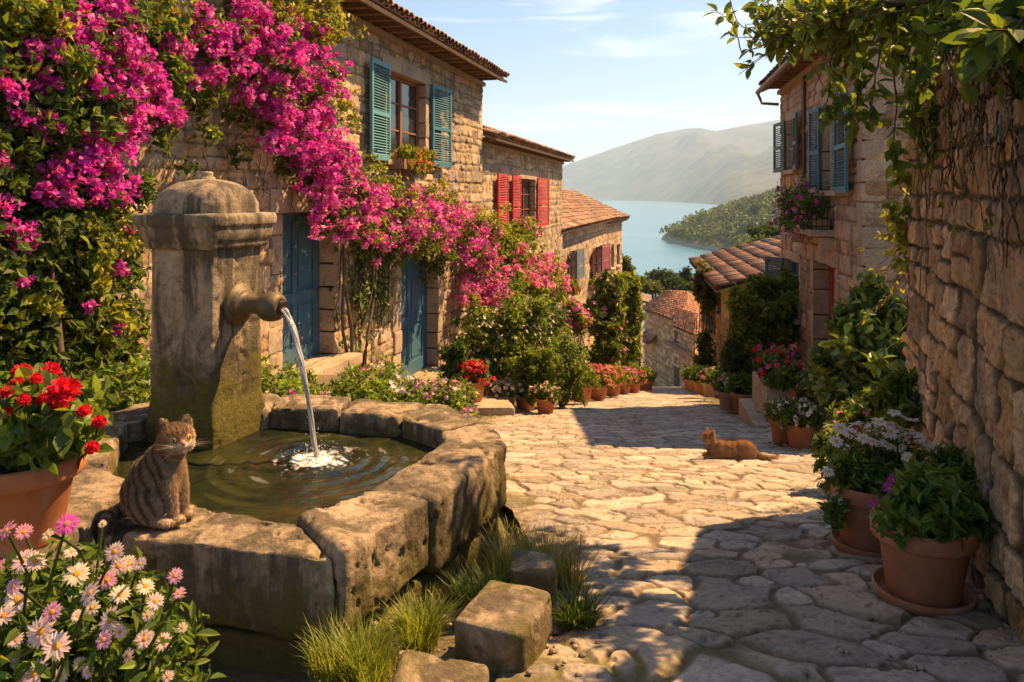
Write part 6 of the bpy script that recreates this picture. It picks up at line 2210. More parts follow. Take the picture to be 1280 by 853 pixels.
# weeds between the pots and the wall
shrub('flowering_plant', 'loose dark plant with purple pink blooms behind the tall white daisies', 'flowering plant', G(2.35, 5.6), [PB(1050, 545, 20, 14, 5.8), PB(1075, 520, 24, 18, 5.9), PB(1105, 505, 26, 18, 5.7), PB(1035, 560, 14, 14, 5.7)], .08, DARK + GREEN, 1500, flowers=[(PINK + [(.5, .06, .3)], 26, .035, 4)], seed=35, kind='ovate', width=.4)
shrub('leafy_weed', 'upright leafy weed growing from the wall foot above the daisies', 'plant', G(2.45, 5.2), [PB(1120, 500, 20, 18, 5.0), PB(1135, 520, 16, 16, 4.9), PB(1130, 478, 10, 14, 5.0)], .085, GREEN, 420, seed=36, kind='ovate', width=.42)
shrub('leafy_weed', 'trailing green weed against the wall behind the nearest terracotta pot', 'plant', G(1.82, 3.3), [PB(1205, 590, 24, 22, 3.35), PB(1225, 620, 18, 20, 3.3), PB(1180, 580, 20, 16, 3.45)], .06, DARK + GREEN, 620, seed=37, kind='ovate', width=.3)

# ------------------------------------------------------------------ vines over the garden wall
def twig(mbs, mbl, rng, pts, r0, leafcols, size, n, width=.5, r1=.002, jit=.05, side=.0, col=(.10, .07, .04)):
    pts = np.asarray(pts, float)
    t = np.linspace(0, 1, 14)
    seg = np.linspace(0, 1, len(pts))
    q = np.stack([np.interp(t, seg, pts[:, k]) for k in range(3)], 1)
    q = q + np.cumsum(rng.normal(size=q.shape), 0) * jit * .12
    tube(mbs, q, np.linspace(r0, r1, 14), 5, col, cap=False)
    if n:
        i = rng.random(n) ** .8 * 12.9
        k = i.astype(int)
        p = q[k] + (q[k + 1] - q[k]) * (i - k)[:, None]
        d = unit(rng.normal(size=(n, 3)) + unit(q[k + 1] - q[k]) * .8 + (0, 0, -.25))
        m = unit(rng.normal(size=(n, 3)) * .7 + (0, -.3, .9))
        m = unit(m - d * (m * d).sum(1, keepdims=True))
        leaf_ovate(mbl, p + d * .008, d, m, size * (.55 + .75 * rng.random(n)), width, pal(rng, n, leafcols, .2))
    return q

rng = rng_(3001)
vt = f8.at(2.2, -.3, .6)
vn = thing('hanging_vine', 'big leafy vine hanging over the old wall and reaching left across the sky', 'climbing plant', vt)
mbs, mbl = MB(), MB()
o1 = P(1210, -40, 3.7)
VL = YELLOW[:1] + GREEN + GREEN + DARK[2:]
reach = [(1150, 8), (1060, 22), (990, 38), (945, 45), (905, 62)]
for k in range(13):
    j = rng.normal(size=(5, 2)) * np.array((10, 9))
    e = rng.uniform(.45, 1.0)
    L = [o1] + [P(lerp(1200, x + j[i, 0], e), lerp(-20, y + j[i, 1], e), 3.7 + .2 * i + rng.normal() * .12) for i, (x, y) in enumerate(reach)]
    q = twig(mbs, mbl, rng, L, .009, VL, .088, 30, jit=.05)
    for s in range(6):
        b = q[rng.integers(5, 14)]
        twig(mbs, mbl, rng, [b, b + (rng.normal() * .10 - .06, rng.normal() * .1, rng.normal() * .08), b + (rng.normal() * .16 - .10, rng.normal() * .1, -.05 + rng.normal() * .14)], .004, VL + YELLOW, .082, 11)
# mass along the wall top
def wp(px, py, out=.12):
    u = f8.u_of(px, out)
    return f8.at(u, out, f8.w_of(py, u, out))
for k in range(70):
    x0 = rng.uniform(1010, 1300)
    Y0 = np.interp(x0, [1010, 1140, 1300], [5.6, 4.9, 2.3]) * rng.uniform(.88, 1.02)
    y0 = rng.uniform(-60, 30)
    dx, dy = rng.normal() * 40 - 16, abs(rng.normal()) * 46 + 24
    L = [P(x0, y0, Y0), P(x0 + dx * .5, y0 + dy * .4, Y0 * rng.uniform(.94, 1.02)), P(x0 + dx, y0 + dy, Y0 * rng.uniform(.93, 1.02))]
    twig(mbs, mbl, rng, L, .006, (DARK + GREEN) if x0 > 1120 else VL, .088, 24, .55)
for x, y, dx, n in ((1130, 60, 10, 40), (1150, 80, 8, 40), (1165, 70, 12, 44), (1110, 50, -20, 36), (1090, 60, -26, 36), (1180, 90, 4, 30), (1075, 40, -30, 36), (1140, 110, 20, 26), (1195, 60, 10, 22), (1160, 120, 40, 18), (1050, 40, -30, 30), (1120, 90, -6, 30)):
    Y0 = 4.4
    L = [P(x, y - 30, Y0), P(x + dx * .5, y + 40, Y0 * .98), P(x + dx, y + 105, Y0 * .97)]
    twig(mbs, mbl, rng, L, .007, GREEN + YELLOW[:1] + DARK[2:], .085, n, .55)
# a few big leaves close to the lens side of the wall
for x, y in ((1228, 75), (1212, 82), (1238, 88), (1248, 62), (1225, 60), (1205, 105), (1262, 70), (1255, 25), (1230, 20)):
    p = P(x, y, 2.75)
    for k in range(4):
        d = unit(rng.normal(size=(1, 3)) * .6 + (0, -.3, -.5))
        m = unit(rng.normal(size=(1, 3)) * .4 + (-.2, -.9, .4))
        m = unit(m - d * (m * d).sum(1, keepdims=True))
        leaf_ovate(mbl, (p + rng.normal(size=3) * .02)[None], d, m, np.array([.085]), .48, pal(rng, 1, GREEN, .1))
mbs.build('stem', M['bark'], vn)
mbl.build('leaves', M['leaf'], vn)

rng = rng_(3002)
dv = thing('dry_vine', 'tangle of bare brown vine stems dangling down the old garden wall', 'climbing plant', wp(1190, 70))
mbs = MB()
for k in range(42):
    x, y0 = rng.choice([1150, 1160, 1185, 1200, 1215, 1230, 1240, 1255]) + rng.normal() * 8, rng.uniform(30, 170)
    ln = rng.uniform(80, 260) * (1.2 if x < 1180 else .8)
    t = np.linspace(0, 1, 14)
    xs_ = x + np.cumsum(rng.normal(size=14) * 3.4)
    pts = np.array([wp(min(xs_[i], 1290), y0 + ln * t[i], .075 + .05 * rng.random()) for i in range(14)])
    tube(mbs, pts, np.linspace(.0055, .0022, 14) * rng.uniform(.6, 1.3), 5, np.array((.20, .135, .08)) * rng.uniform(.6, 1.4), cap=False)
mbs.build('stem', M['bark'], dv)
mbl = MB()
for k in range(60):
    p = wp(rng.uniform(1150, 1250), rng.uniform(60, 300), .09)
    d, m = frames(1, rng, np.array([(*f8.n, .3)]), .5)
    leaf_ovate(mbl, p[None], d, m, np.array([.05 * rng.uniform(.5, 1.2)]), .5, pal(rng, 1, OLIVE + GREEN, .2))
mbl.build('leaves', M['leaf'], dv)

rng = rng_(3003)
yb = P(1150, 470, 5.6)
yv = thing('climbing_vine', 'sunlit yellow leaved creeper on the shaded corner beside the old garden wall', 'climbing plant', yb)
mbs, mbl = MB(), MB()
for k in range(26):
    x, y = rng.uniform(1118, 1175), rng.uniform(215, 330)
    L = [P(1150 + rng.normal() * 5, 470, 5.6), P(1150 + rng.normal() * 8, 380, 5.5), P(lerp(1150, x, .7), lerp(380, y, .6), 5.45), P(x, y, 5.35 + rng.normal() * .1)]
    twig(mbs, mbl, rng, L, .006, YELLOW, .062, 0, .5, col=(.16, .11, .05))
    L = [P(lerp(1150, x, .7), y + 25, 5.45), P(x, y, 5.35), P(x + rng.normal() * 12, y - 10 + rng.normal() * 12, 5.3)]
    twig(mbs, mbl, rng, L, .004, YELLOW + GREEN[:1], .07, 18, .5, col=(.16, .11, .05))
for k in range(40):
    x, y = rng.uniform(1095, 1165), rng.uniform(290, 430)
    L = [P(x + 40, y - 60, 5.7), P(x + 10, y - 10, 5.6), P(x - rng.uniform(0, 25), y + rng.normal() * 14, 5.5)]
    twig(mbs, mbl, rng, L, .004, YELLOW, .05, 3, .5, col=(.17, .11, .06))
mbs.build('stem', M['bark'], yv)
mbl.build('leaves', M['leaf'], yv)

# ------------------------------------------------------------------ grass
GRASS = [(.24, .30, .035), (.18, .25, .03), (.32, .33, .05), (.22, .24, .04)]
DRYG = [(.44, .32, .11), (.50, .36, .14), (.30, .27, .07), (.22, .25, .04), (.20, .24, .04)]
def tuft(label, px, py, Y, n, h, cols, spread, seed, lean=.6, w=.0035):
    rng = rng_(seed)
    c = P(px, py, Y)
    c[2] = float(gz(Y)) - .01
    mb = MB()
    cc = [c + (rng.normal() * spread * .5, rng.normal() * spread * .4, 0) for k in range(6)]
    blades(mb, rng, cc, n, h * .82, cols, w * .8, spread * .6, lean)
    tag(mb.build('grass_tuft', M['leaf'], None, c), label, 'grass', 'grass tufts round the fountain')
tuft('broad low lime green grass tuft under the front corner of the basin', 437, 842, 2.42, 900, .17, GRASS, .11, 501)
tuft('rounded lime grass tuft between the basin wall and the largest step block', 532, 775, 2.72, 800, .18, GRASS, .08, 502)
tuft('dark green grass tuft against the right side of the basin', 600, 715, 3.05, 700, .19, GRASS[1:] + DARK, .08, 503)
tuft('tall straw coloured grass tuft at the street edge behind the step blocks', 690, 690, 3.3, 700, .30, DRYG, .10, 504, .7, .003)
tuft('green grass tuft beside the farther step block on the paving', 716, 755, 2.85, 520, .20, GRASS[1:] + DARK[1:], .07, 505, .8)
tuft('thin yellowish grass tuft by the rounded far corner of the basin', 636, 660, 3.45, 500, .26, DRYG + GRASS, .08, 506, .7, .003)
rng = rng_(507)
mb = MB()
cc = []
for k in range(170):
    x, y = rng.uniform(440, 700), rng.uniform(650, 850)
    s = (y - H) / 1000
    Y = .942 / (s - .2074)
    p = P(x, y, Y)
    side = (x - 437) * .98 - (838 - y) * 1.0
    if -60 < side < 60:
        cc.append(p - (0, 0, .02))
for k in range(240):
    Y = rng.uniform(5, 20)
    s = rng.choice([0, 1])
    x = street_l(Y) + abs(rng.normal()) * .25 + .1 if s == 0 else street_r(Y) - abs(rng.normal()) * .25 - .1
    cc.append(np.array((x, Y, float(gz(Y)) - .01)))
blades(mb, rng, cc, 4200, .07, GRASS + DRYG, .003, .06, .8)
tag(mb.build('grass', M['leaf']), 'short grass and weeds in the joints along the street edges', kind='stuff')
# pebbles and litter
rng = rng_(508)
mb = MB()
for k in range(420):
    if k < 200:
        x, y = rng.uniform(460, 760), rng.uniform(690, 852)
    else:
        x, y = rng.uniform(1000, 1270), rng.uniform(640, 850)
    s = (y - H) / 1000
    Y = .942 / (s - .2074)
    p = P(x, y, Y)
    r_ = rng.uniform(.004, .014)
    lathe(mb, p + (0, 0, .012), [(0, -r_ * .5), (r_, -r_ * .2), (r_ * .9, r_ * .3), (0, r_ * .5)], 6, np.array((.33, .26, .19)) * rng.uniform(.5, 1.2), wob=.3, seed=k)
tag(mb.build('gravel', M['street']), 'small stones and grit scattered on the paving', kind='stuff')

# ------------------------------------------------------------------ trees beyond the village
def tree(label, base, h, blobs, size, cols, n, seed, group, name='tree', sub=20, spread=.34):
    rng = rng_(seed)
    t = thing(name, label, 'tree', base, group)
    base = np.asarray(base, float)
    mb = MB()
    top = np.mean([b[0] for b in blobs], 0)
    s = np.linspace(0, 1, 7)[:, None]
    tube(mb, (base - (0, 0, .5)) * (1 - s) + top * s + rng.normal(size=(7, 3)) * .12, np.linspace(h * .03, h * .012, 7), 7, (.10, .075, .05))
    for b in blobs:
        tube(mb, np.array([lerp(base, top, .55), lerp(lerp(base, top, .55), b[0], .5) + (0, 0, .2), b[0]]), [h * .014, h * .01, h * .005], 5, (.10, .075, .05))
    mb.build('trunk', M['bark'], t)
    mb = MB()
    add_foliage(mb, rng, blobs, size, cols, n, .6, sub, spread, bias=.5)
    mb.build('crown', M['leaf'], t)
    return t

rng = rng_(4000)
TG = [[(.06, .095, .02), (.08, .115, .025), (.05, .08, .02)], [(.11, .14, .03), (.14, .16, .035), (.08, .11, .025)], [(.04, .07, .02), (.055, .085, .022)]]
TL = ['spreading yellow green tree above the hipped roof at the bottom of the street', 'feathery pale tree just right of the lower left house', 'tall round topped tree standing out of the wood before the bay', 'dark bushy tree with a pointed leader against the bay', 'low dark green tree directly over the hipped roof ridge', 'dense round tree by the hanging creeper of the low right house',
      'small olive tree at the right end of the tree row before the bay', 'light green tree in front of the tall round topped tree', 'tree of yellowish leaves left of the pointed dark tree', 'dark tree peeping over the left slope of the hipped roof', 'wide mid green tree filling the row above the roof', 'bright tree whose crown touches the wall corner of the lower left house']
spec = [(800, 345, 16, 14, 105, 1), (783, 325, 9, 14, 62, 1), (823, 339, 13, 13, 125, 0), (858, 337, 9, 13, 130, 2), (845, 350, 15, 10, 108, 2), (872, 347, 13, 13, 112, 0), (886, 350, 12, 11, 104, 1), (815, 354, 15, 11, 100, 1), (838, 344, 11, 10, 122, 0), (790, 356, 12, 10, 98, 2), (858, 356, 16, 10, 98, 0), (775, 345, 10, 16, 66, 1)]
for k, (px, py, rx, ry, Y, c) in enumerate(spec):
    p = P(px, py + ry * .6, Y)
    base = G(p[0], Y)
    w, hh = rx / 1000 * Y, ry / 1000 * Y
    bl = [(p + (rng.normal() * w * .35, rng.normal() * w * .4, rng.uniform(-.9, .45) * hh), (w * rng.uniform(.5, .75), w * .6, hh * rng.uniform(.4, .6))) for _ in range(6)] + [(p + (0, 0, hh * .25), (w * .6, w * .6, hh * .55))]
    tree(TL[k], base, p[2] - base[2], bl, .0038 * Y, TG[c], 1500, 4100 + k, 'trees between the village and the bay')
p = P(858, 335, 130)
# trees on the slope above the low right roof
TL2 = ['sunlit tree whose crown rises just over the low right roof edge', 'dark green pine like tree near the right house wall', 'yellow green tree low on the slope above the tiled roof', 'broad tree on the slope nearest the shaded right house', 'small dark tree farthest left on the wooded slope', 'round mid green tree in the middle of the wooded slope']
for k, (px, py, rx, ry, Y, c) in enumerate([(925, 302, 18, 13, 88, 1), (968, 286, 16, 16, 84, 2), (945, 296, 18, 12, 80, 1), (975, 300, 20, 18, 76, 1), (906, 313, 12, 9, 95, 2), (952, 282, 14, 12, 100, 0)]):
    p = P(px, py + ry * .6, Y)
    base = G(p[0], Y)
    w, hh = rx / 1000 * Y, ry / 1000 * Y
    bl = [(p + (rng.normal() * w * .35, rng.normal() * w * .4, rng.uniform(-1.2, .4) * hh), (w * rng.uniform(.5, .75), w * .6, hh * rng.uniform(.4, .6))) for _ in range(7)]
    tree(TL2[k], base, p[2] - base[2], bl, .0038 * Y, TG[c], 1600, 4200 + k, 'trees on the slope above the low roof')

# the wood covering the headland: one mass
rng = rng_(4300)
mb = MB()
N = 8500
xs_ = rng.uniform(152, 560, N * 3)
ys_ = rng.uniform(380, 1000, N * 3)
zz, ss = headland_z(xs_, ys_)
cl = fbm(np.stack([xs_ / 70, ys_ / 70, xs_ * 0], 1), 3, 41)
ok = (np.abs(ss) < .93) & (ss < .35) & (zz > SEA_Z + 4.5) & (cl > -.42)
xs_, ys_, zz = xs_[ok][:N], ys_[ok][:N], zz[ok][:N]
n = 26
r_ = 1.6 + 4.6 * rng.random(len(xs_)) ** 2
c = np.stack([xs_, ys_, zz + r_ * .55], 1)
cp = np.repeat(c, n, 0)
u = unit(rng.normal(size=(len(cp), 3)))
u[:, 2] = np.abs(u[:, 2]) * 1.1 - .25
rp = np.repeat(r_, n)
p = cp + u * rp[:, None] * np.array((1, 1, .85)) * (.75 + .3 * rng.random((len(cp), 1)))
d, m = frames(len(cp), rng, u, .6)
tones = np.repeat(rng.uniform(.5, 1.7, len(c)), n)
base_c = pal(rng, len(cp), TG[0] + TG[1] + TG[2], .15) * tones[:, None]
leaf_quads(mb, p, d, m, rp * .55, .8, base_c)
tag(mb.build('wood', M['leaf']), 'dense wood of round trees covering the headland', kind='stuff')
TL3 = ['big round tree standing out at the top of the wooded headland', 'lone rounded tree close to the tip of the wooded headland']
for k, (px, py, rr_, Y) in enumerate([(943, 261, 10, 640), (858, 294, 5, 760)]):
    p = P(px, py, Y)
    z0, _ = headland_z(p[0], Y)
    w = rr_ / 1000 * Y
    bl = [(p + (rng.normal() * w * .3, 0, rng.normal() * w * .3), (w * .7, w * .7, w * .7)) for _ in range(5)]
    tree(TL3[k], (p[0], Y, float(z0) - 2), w, bl, w * .3, TG[0], 500, 4400 + k, None)

# ------------------------------------------------------------------ haze
hz_m, nt, o_ = new_mat('haze_air')
v = nd(nt, 'ShaderNodeVolumePrincipled', Density=.00011, Anisotropy=.3)
v.inputs['Color'].default_value = (.60, .79, 1, 1)
nt.links.new(v.outputs[0], o_.inputs['Volume'])
mb = MB()
box(mb, (2500, 5000, 387), (16000, 10400, 986))
tag(mb.build('haze', hz_m), 'pale sea haze filling the air over the bay', kind='stuff')

# ------------------------------------------------------------------ cats
def rotz(a):
    c, s = math.cos(a), math.sin(a)
    return np.array(((c, -s, 0), (s, c, 0), (0, 0, 1.0)))
def roty(a):
    c, s = math.cos(a), math.sin(a)
    return np.array(((c, 0, s), (0, 1.0, 0), (-s, 0, c)))

def blob_body(ells, limbs, voxel, smooth=5):
    """one continuous surface grown from overlapping ellipsoids and tapered limbs"""
    bm = bmesh.new()
    for c, r, R in ells:
        mm = Matrix.Identity(4)
        A = (R if R is not None else np.eye(3)) @ np.diag(r)
        for i in range(3):
            for j in range(3):
                mm[i][j] = A[i][j]
            mm[i][3] = c[i]
        bmesh.ops.create_icosphere(bm, subdivisions=3, radius=1, matrix=mm)
    me = bpy.data.meshes.new('body')
    bm.to_mesh(me)
    bm.free()
    o = bpy.data.objects.new('body', me)
    COL.objects.link(o)
    md = o.modifiers.new('r', 'REMESH')
    md.mode = 'VOXEL'
    md.voxel_size = voxel
    sm = o.modifiers.new('s', 'SMOOTH')
    sm.factor = .5
    sm.iterations = smooth
    dg = bpy.context.evaluated_depsgraph_get()
    ev = o.evaluated_get(dg)
    m2 = bpy.data.meshes.new_from_object(ev)
    V = np.empty(len(m2.vertices) * 3)
    m2.vertices.foreach_get('co', V)
    N = np.empty(len(m2.vertices) * 3)
    m2.vertices.foreach_get('normal', N)
    F = [tuple(p.vertices) for p in m2.polygons]
    bpy.data.objects.remove(o)
    return V.reshape(-1, 3), N.reshape(-1, 3), F

def limb(pts, rad, step=.35):
    """chain of spheres along a bent limb"""
    pts = np.asarray(pts, float)
    L = np.concatenate([[0], np.cumsum(np.linalg.norm(np.diff(pts, axis=0), axis=1))])
    n = max(4, int(L[-1] / (min(rad) * step)))
    t = np.linspace(0, L[-1], n)
    q = np.stack([np.interp(t, L, pts[:, k]) for k in range(3)], 1)
    r = np.interp(t, L, rad)
    return [(q[i], np.array((r[i],) * 3), None) for i in range(n)]

def cat_head(c, R, s=1.0):
    """ellipsoids of a cat's head; R turns it; also the places of the eyes, nose and ears"""
    def w(p): return np.asarray(c) + R @ (np.asarray(p) * s)
    E = [(w((0, 0, 0)), np.array((.046, .050, .043)) * s, R), (w((.022, .018, -.014)), np.array((.026, .024, .020)) * s, R), (w((.022, -.018, -.014)), np.array((.026, .024, .020)) * s, R),
         (w((.040, 0, -.010)), np.array((.020, .019, .015)) * s, R), (w((.036, 0, -.024)), np.array((.017, .017, .011)) * s, R), (w((.044, 0, .000)), np.array((.014, .010, .010)) * s, R),
         (w((-.01, .030, -.016)), np.array((.028, .022, .024)) * s, R), (w((-.01, -.030, -.016)), np.array((.028, .022, .024)) * s, R), (w((.012, 0, .022)), np.array((.028, .032, .018)) * s, R)]
    for sd in (1, -1):
        for k in range(7):
            t = k / 6
            E.append((w((-.006 - .006 * t, sd * (.028 + .010 * t), .028 + .030 * t)), np.array((.010 * (1 - .55 * t), .017 * (1 - .78 * t) + .002, .012 * (1 - .4 * t))) * s, R))
    return E, w

def face(parent, w, R, s, eye=(.42, .30, .05)):
    for sd in (1, -1):
        mb = MB()
        ax = unit(R @ np.array((.86, sd * .46, .10)))
        a = unit(np.cross(ax, (0, 0, 1.0)))
        b = np.cross(a, ax)
        p = w((.0365, sd * .0215, .0075))
        lathe(mb, p, [(.0095 * s, -.004 * s), (.0092 * s, .001 * s), (.0070 * s, .0042 * s), (.003 * s, .0058 * s), (0, .006 * s)], 16, eye, np.array([a, b, ax]))
        e = mb.build('eye', M['eye'], parent)
        mb = MB()
        box(mb, p + ax * .0058 * s, (.0034 * s, .0115 * s, .002 * s), np.array([a, b, ax]), (.005, .005, .005))
        mb.build('pupil', M['eye'], e)
    mb = MB()
    fx = R @ np.array((1.0, 0, 0))
    lathe(mb, w((.0565, 0, -.002)), [(0, -.004 * s), (.0062 * s, -.002 * s), (.0058 * s, .002 * s), (0, .004 * s)], 10, (.42, .16, .13), np.array([R @ np.array((0, 1.0, 0)), R @ np.array((0, 0, 1.0)), fx]))
    mb.build('nose', M['plain'], parent)
    mb = MB()
    for sd in (1, -1):
        tube(mb, [w((.0575, 0, -.012)), w((.055, sd * .006, -.017)), w((.049, sd * .013, -.016))], .0011 * s, 5, (.06, .03, .025))
    mb.build('mouth', M['plain'], parent)
    mb = MB()
    rng = rng_(7)
    for sd in (1, -1):
        for k in range(7):
            b0 = w((.050, sd * .013, -.011 - .002 * (k % 3)))
            tip = w((.060 + .012 * rng.normal(), sd * (.070 + .014 * rng.random()), -.006 + .016 * rng.normal()))
            tube(mb, [b0, lerp(b0, tip, .5) + (0, 0, .004), tip], [.00035, .0003, .0001], 3, (.6, .55, .48))
    mb.build('whiskers', M['petal'], parent)

M['eye'] = plain_mat('eye', rough=.08, nscale=80, var=.2, bump=0, spec=.7)
def fur_mat():
    m = leaf_mat('fur', trans=.18, rough=.75, spec=.15, tsat=(1.2, 1.0, .75))
    return m
M['fur'] = fur_mat()

def make_cat(name, label, loc, ells, colfn, flow, eyes, seed, nfur, flen, voxel, bare=()):
    V, N, F = blob_body(ells, None, voxel)
    C = colfn(V, N)
    t = thing(name, label, 'cat', loc)
    off = np.asarray(loc, float)
    mb = MB()
    mb.add(V + off, F, C, True)
    mb.build('body', M['fur'], t)
    # short coat
    rng = rng_(seed)
    tri = np.array([(f[0], f[1], f[2]) for f in F] + [(f[0], f[2], f[3]) for f in F if len(f) == 4])
    A = np.linalg.norm(np.cross(V[tri[:, 1]] - V[tri[:, 0]], V[tri[:, 2]] - V[tri[:, 0]]), axis=1)
    ti = rng.choice(len(tri), nfur, p=A / A.sum())
    u, v = rng.random(nfur), rng.random(nfur)
    sw = u + v > 1
    u[sw], v[sw] = 1 - u[sw], 1 - v[sw]
    w_ = np.stack([1 - u - v, u, v], 1)
    p = (V[tri[ti]] * w_[:, :, None]).sum(1)
    nn = unit((N[tri[ti]] * w_[:, :, None]).sum(1))
    for e_ in bare:
        m_ = np.linalg.norm(p - e_, axis=1) > .0165
        p, nn, ti, w_ = p[m_], nn[m_], ti[m_], w_[m_]
    nfur = len(p)
    cc = (C[tri[ti]] * w_[:, :, None]).sum(1) * (1 + .34 * rng.normal(size=(nfur, 1))).clip(.4, 1.9)
    fl = flow(p)
    fl = unit(fl - nn * (fl * nn).sum(1, keepdims=True))
    d = unit(nn * .55 + fl * .9 + rng.normal(size=(nfur, 3)) * .26)
    s = unit(np.cross(d, nn)) * .0006
    ln = flen * (.6 + .7 * rng.random(nfur))[:, None]
    q = np.stack([p - s - nn * .001, p + s - nn * .001, p + d * ln * .6 + s * .6 - nn * ln * .04, p + d * ln - nn * ln * .16], 1)
    mb = MB()
    mb.add(q.reshape(-1, 3) + off, np.arange(nfur * 4).reshape(-1, 4), np.repeat(cc, 4, 0))
    mb.build('coat', M['fur'], t)
    return t

# --- tabby sitting on the rim
loc1 = P(197, 650, 2.99)
loc1[2] = RIM + .006
B = rotz(math.radians(-12))
def L(p): return B @ np.asarray(p, float)
E = []
E += [(L((-.040, 0, .085)), np.array((.098, .080, .084)), B @ roty(.25)), (L((-.020, 0, .150)), np.array((.082, .068, .080)), B @ roty(.5)), (L((.018, 0, .205)), np.array((.066, .058, .070)), B @ roty(.6)),
      (L((.048, 0, .190)), np.array((.048, .046, .075)), B), (L((.052, 0, .240)), np.array((.045, .043, .05)), B), (L((.040, 0, .130)), np.array((.052, .050, .08)), B), (L((-.075, 0, .06)), np.array((.062, .065, .06)), B)]
for sd in (1, -1):
    E += [(L((-.008, sd * .058, .064)), np.array((.076, .036, .064)), B @ roty(.35))]
    E += limb([L((-.02, sd * .062, .03)), L((.04, sd * .066, .018)), L((.075, sd * .066, .013))], [.026, .018, .014])
    E += [(L((.085, sd * .066, .012)), np.array((.026, .019, .013)), B)]
    E += limb([L((.055, sd * .030, .19)), L((.075, sd * .034, .11)), L((.088, sd * .030, .03)), L((.092, sd * .029, .015))], [.034, .024, .0165, .0155])
    E += [(L((.106, sd * .029, .012)), np.array((.026, .018, .0135)), B)]
E += limb([L((-.115, 0, .03)), L((-.145, -.02, .018)), L((-.155, -.07, .012)), L((-.12, -.12, .004)), L((-.10, -.155, -.03)), L((-.105, -.165, -.10))], [.030, .024, .021, .020, .018, .012])
E += limb([L((.050, 0, .25)), L((.072, 0, .300))], [.054, .048])
hc = L((.082, -.006, .303))
HR = rotz(math.radians(-46)) @ roty(.06)
he, hw_ = cat_head(hc, HR, 1.24)
E += he
Bi = B.T
def col1(V, N):
    q = V @ Bi.T
    hd = np.linalg.norm((V - hc), axis=1) < .074
    base = np.array((.45, .335, .215))
    dark = np.array((.07, .047, .030))
    light = np.array((.62, .49, .35))
    C = np.tile(base, (len(V), 1)) * (1 + .16 * fbm(V * 30, 3, 3))[:, None]
    # bands run down from the spine across the flank
    sp = q[:, 0] * 1.0 + (q[:, 2]) * .55
    ph = sp * 160 + 2.4 * fbm(V * 16, 2, 5) + np.abs(q[:, 1]) * 18
    st = sstep(.05, .75, np.sin(ph)) * sstep(-.35, .1, fbm(V * 22 + 4, 2, 8) + .3)
    leg = (q[:, 0] > .055) & (q[:, 2] < .17)
    st = np.where(leg, sstep(.3, .9, np.sin(q[:, 2] * 210)) * .55, st)
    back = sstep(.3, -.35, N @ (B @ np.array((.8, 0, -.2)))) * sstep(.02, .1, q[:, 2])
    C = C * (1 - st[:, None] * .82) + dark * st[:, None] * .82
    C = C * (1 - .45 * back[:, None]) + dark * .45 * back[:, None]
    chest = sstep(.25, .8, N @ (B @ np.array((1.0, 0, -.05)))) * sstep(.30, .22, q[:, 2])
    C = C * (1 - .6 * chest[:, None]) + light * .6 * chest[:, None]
    paw = sstep(.045, .02, q[:, 2]) * (q[:, 0] > .03)
    C = C * (1 - .5 * paw[:, None]) + light * .5 * paw[:, None]
    h = (V - hc) @ HR
    gold = np.array((.48, .32, .18))
    Ch = np.tile(gold, (len(V), 1)) * (1 + .15 * fbm(V * 40, 3, 13))[:, None]
    sh = sstep(.35, .9, np.sin(h[:, 1] * 430)) * sstep(.012, .03, h[:, 2]) * (h[:, 0] > -.02)
    ck = sstep(.3, .9, np.sin((h[:, 2] + np.abs(h[:, 1]) * .5) * 330)) * sstep(.02, .035, np.abs(h[:, 1])) * (h[:, 2] < .012)
    s_ = np.clip(sh * .8 + ck * .6, 0, 1)[:, None]
    Ch = Ch * (1 - s_) + dark * s_
    mz = sstep(.028, .042, h[:, 0]) * sstep(.004, -.008, h[:, 2])
    Ch = Ch * (1 - .75 * mz[:, None]) + np.array((.66, .55, .42)) * .75 * mz[:, None]
    eyer = sstep(.016, .009, np.hypot(np.abs(h[:, 1]) - .0215, h[:, 2] - .0075)) * (h[:, 0] > .015)
    Ch = Ch * (1 - .6 * eyer[:, None]) + np.array((.10, .06, .03)) * .6 * eyer[:, None]
    C = np.where(hd[:, None], Ch, C)
    tail = (q[:, 0] < -.09) & (q[:, 2] < .04)
    tst = (.45 + .45 * np.sin((q[:, 1] - q[:, 2]) * 170))[:, None]
    C = np.where(tail[:, None], base * .75 * (1 - tst) + dark * tst, C)
    return C
def flow1(p):
    q = p @ Bi.T
    f = np.stack([-.35 + 0 * q[:, 0], 0 * q[:, 0], -1 + 0 * q[:, 0]], 1) @ B.T
    h = p - hc
    hd = np.linalg.norm(h, axis=1) < .074
    fh = h * np.array((1, 1, .6)) - (HR @ np.array((.09, 0, 0)))
    return np.where(hd[:, None], fh, f)
cat1 = make_cat('cat', 'striped tabby cat sitting on the basin rim looking over the water', loc1, E, col1, flow1, None, 901, 90000, .014, .0046, [hw_((.042, s_ * .0225, .0075)) for s_ in (1, -1)] + [hw_((.058, 0, -.006))])
face(cat1, lambda p: hw_(p) + loc1, HR, 1.24)

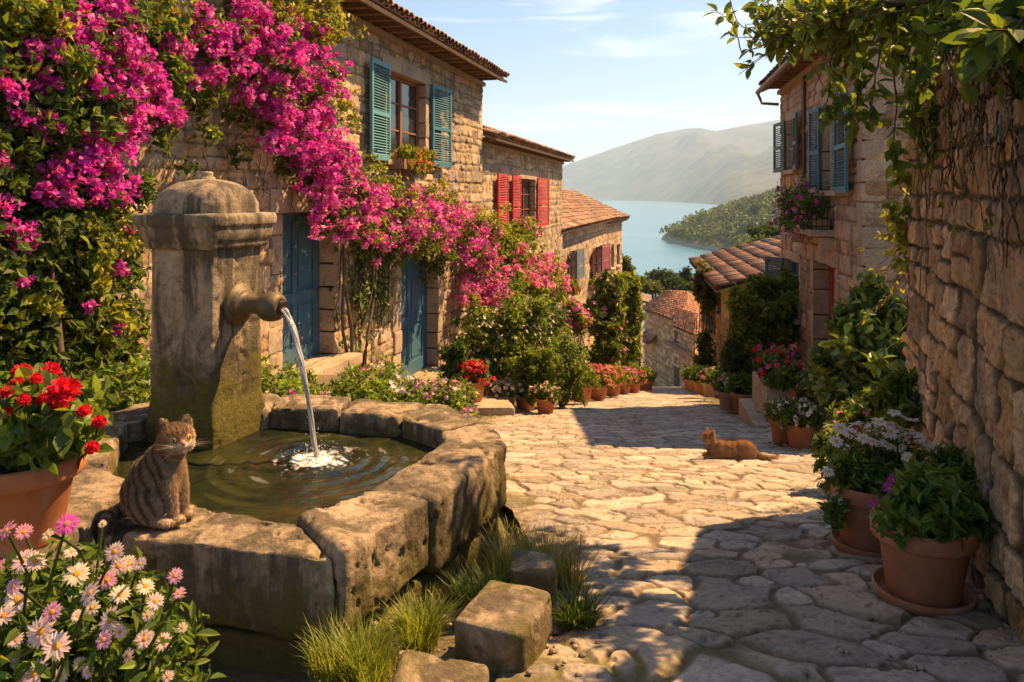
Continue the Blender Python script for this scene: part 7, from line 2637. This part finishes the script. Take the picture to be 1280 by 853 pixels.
# --- ginger cat lying on the paving
loc2 = gp(915, 576)
loc2[2] = float(gz(loc2[1])) + .022
B2 = rotz(math.radians(176))
def L2_(p): return B2 @ np.asarray(p, float)
E = [(L2_((-.10, 0, .078)), np.array((.125, .105, .086)), B2), (L2_((.02, 0, .074)), np.array((.14, .098, .078)), B2), (L2_((.12, 0, .080)), np.array((.09, .085, .084)), B2), (L2_((.18, 0, .10)), np.array((.055, .055, .065)), B2)]
E += limb([L2_((.18, 0, .12)), L2_((.215, .0, .175))], [.050, .042])
for sd in (1, -1):
    E += [(L2_((-.125, sd * .058, .062)), np.array((.082, .036, .06)), B2)]
    E += limb([L2_((-.12, sd * .075, .03)), L2_((-.04, sd * .09, .018)), L2_((-.01, sd * .092, .014))], [.030, .020, .016])
    E += limb([L2_((.14, sd * .05, .05)), L2_((.20, sd * .052, .022)), L2_((.255, sd * .045, .016))], [.032, .022, .018])
E += limb([L2_((-.20, 0, .06)), L2_((-.25, .03, .03)), L2_((-.31, .06, .022)), L2_((-.37, .05, .020)), L2_((-.40, .03, .018))], [.034, .028, .027, .025, .018])
hc2 = L2_((.215, 0, .195))
HR2 = rotz(math.radians(205)) @ roty(-.05)
he2, hw2 = cat_head(hc2, HR2, 1.22)
E += he2
Bi2 = B2.T
def col2(V, N):
    q = V @ Bi2.T
    base, dark, light = np.array((.46, .285, .145)), np.array((.30, .165, .075)), np.array((.60, .42, .26))
    C = np.tile(base, (len(V), 1)) * (1 + .14 * fbm(V * 28, 3, 3))[:, None]
    st = sstep(.2, .8, np.sin(q[:, 0] * 95 + 2 * fbm(V * 14, 2, 4))) * .35
    C = C * (1 - st[:, None]) + dark * st[:, None]
    lo = sstep(.05, .0, q[:, 2])[:, None] * .5
    C = C * (1 - lo) + light * lo
    h = (V - hc2) @ HR2
    hd = np.linalg.norm(V - hc2, axis=1) < .066
    mz = (sstep(.028, .045, h[:, 0]) * sstep(.004, -.008, h[:, 2]) * hd)[:, None] * .7
    return C * (1 - mz) + light * mz
def flow2(p):
    return np.tile(B2 @ np.array((-1.0, 0, -.35)), (len(p), 1))
cat2 = make_cat('cat', 'ginger cat lying on the sunlit paving with its head raised', loc2, E, col2, flow2, None, 902, 50000, .018, .006)
face(cat2, lambda p: hw2(p) + loc2, HR2, 1.22)
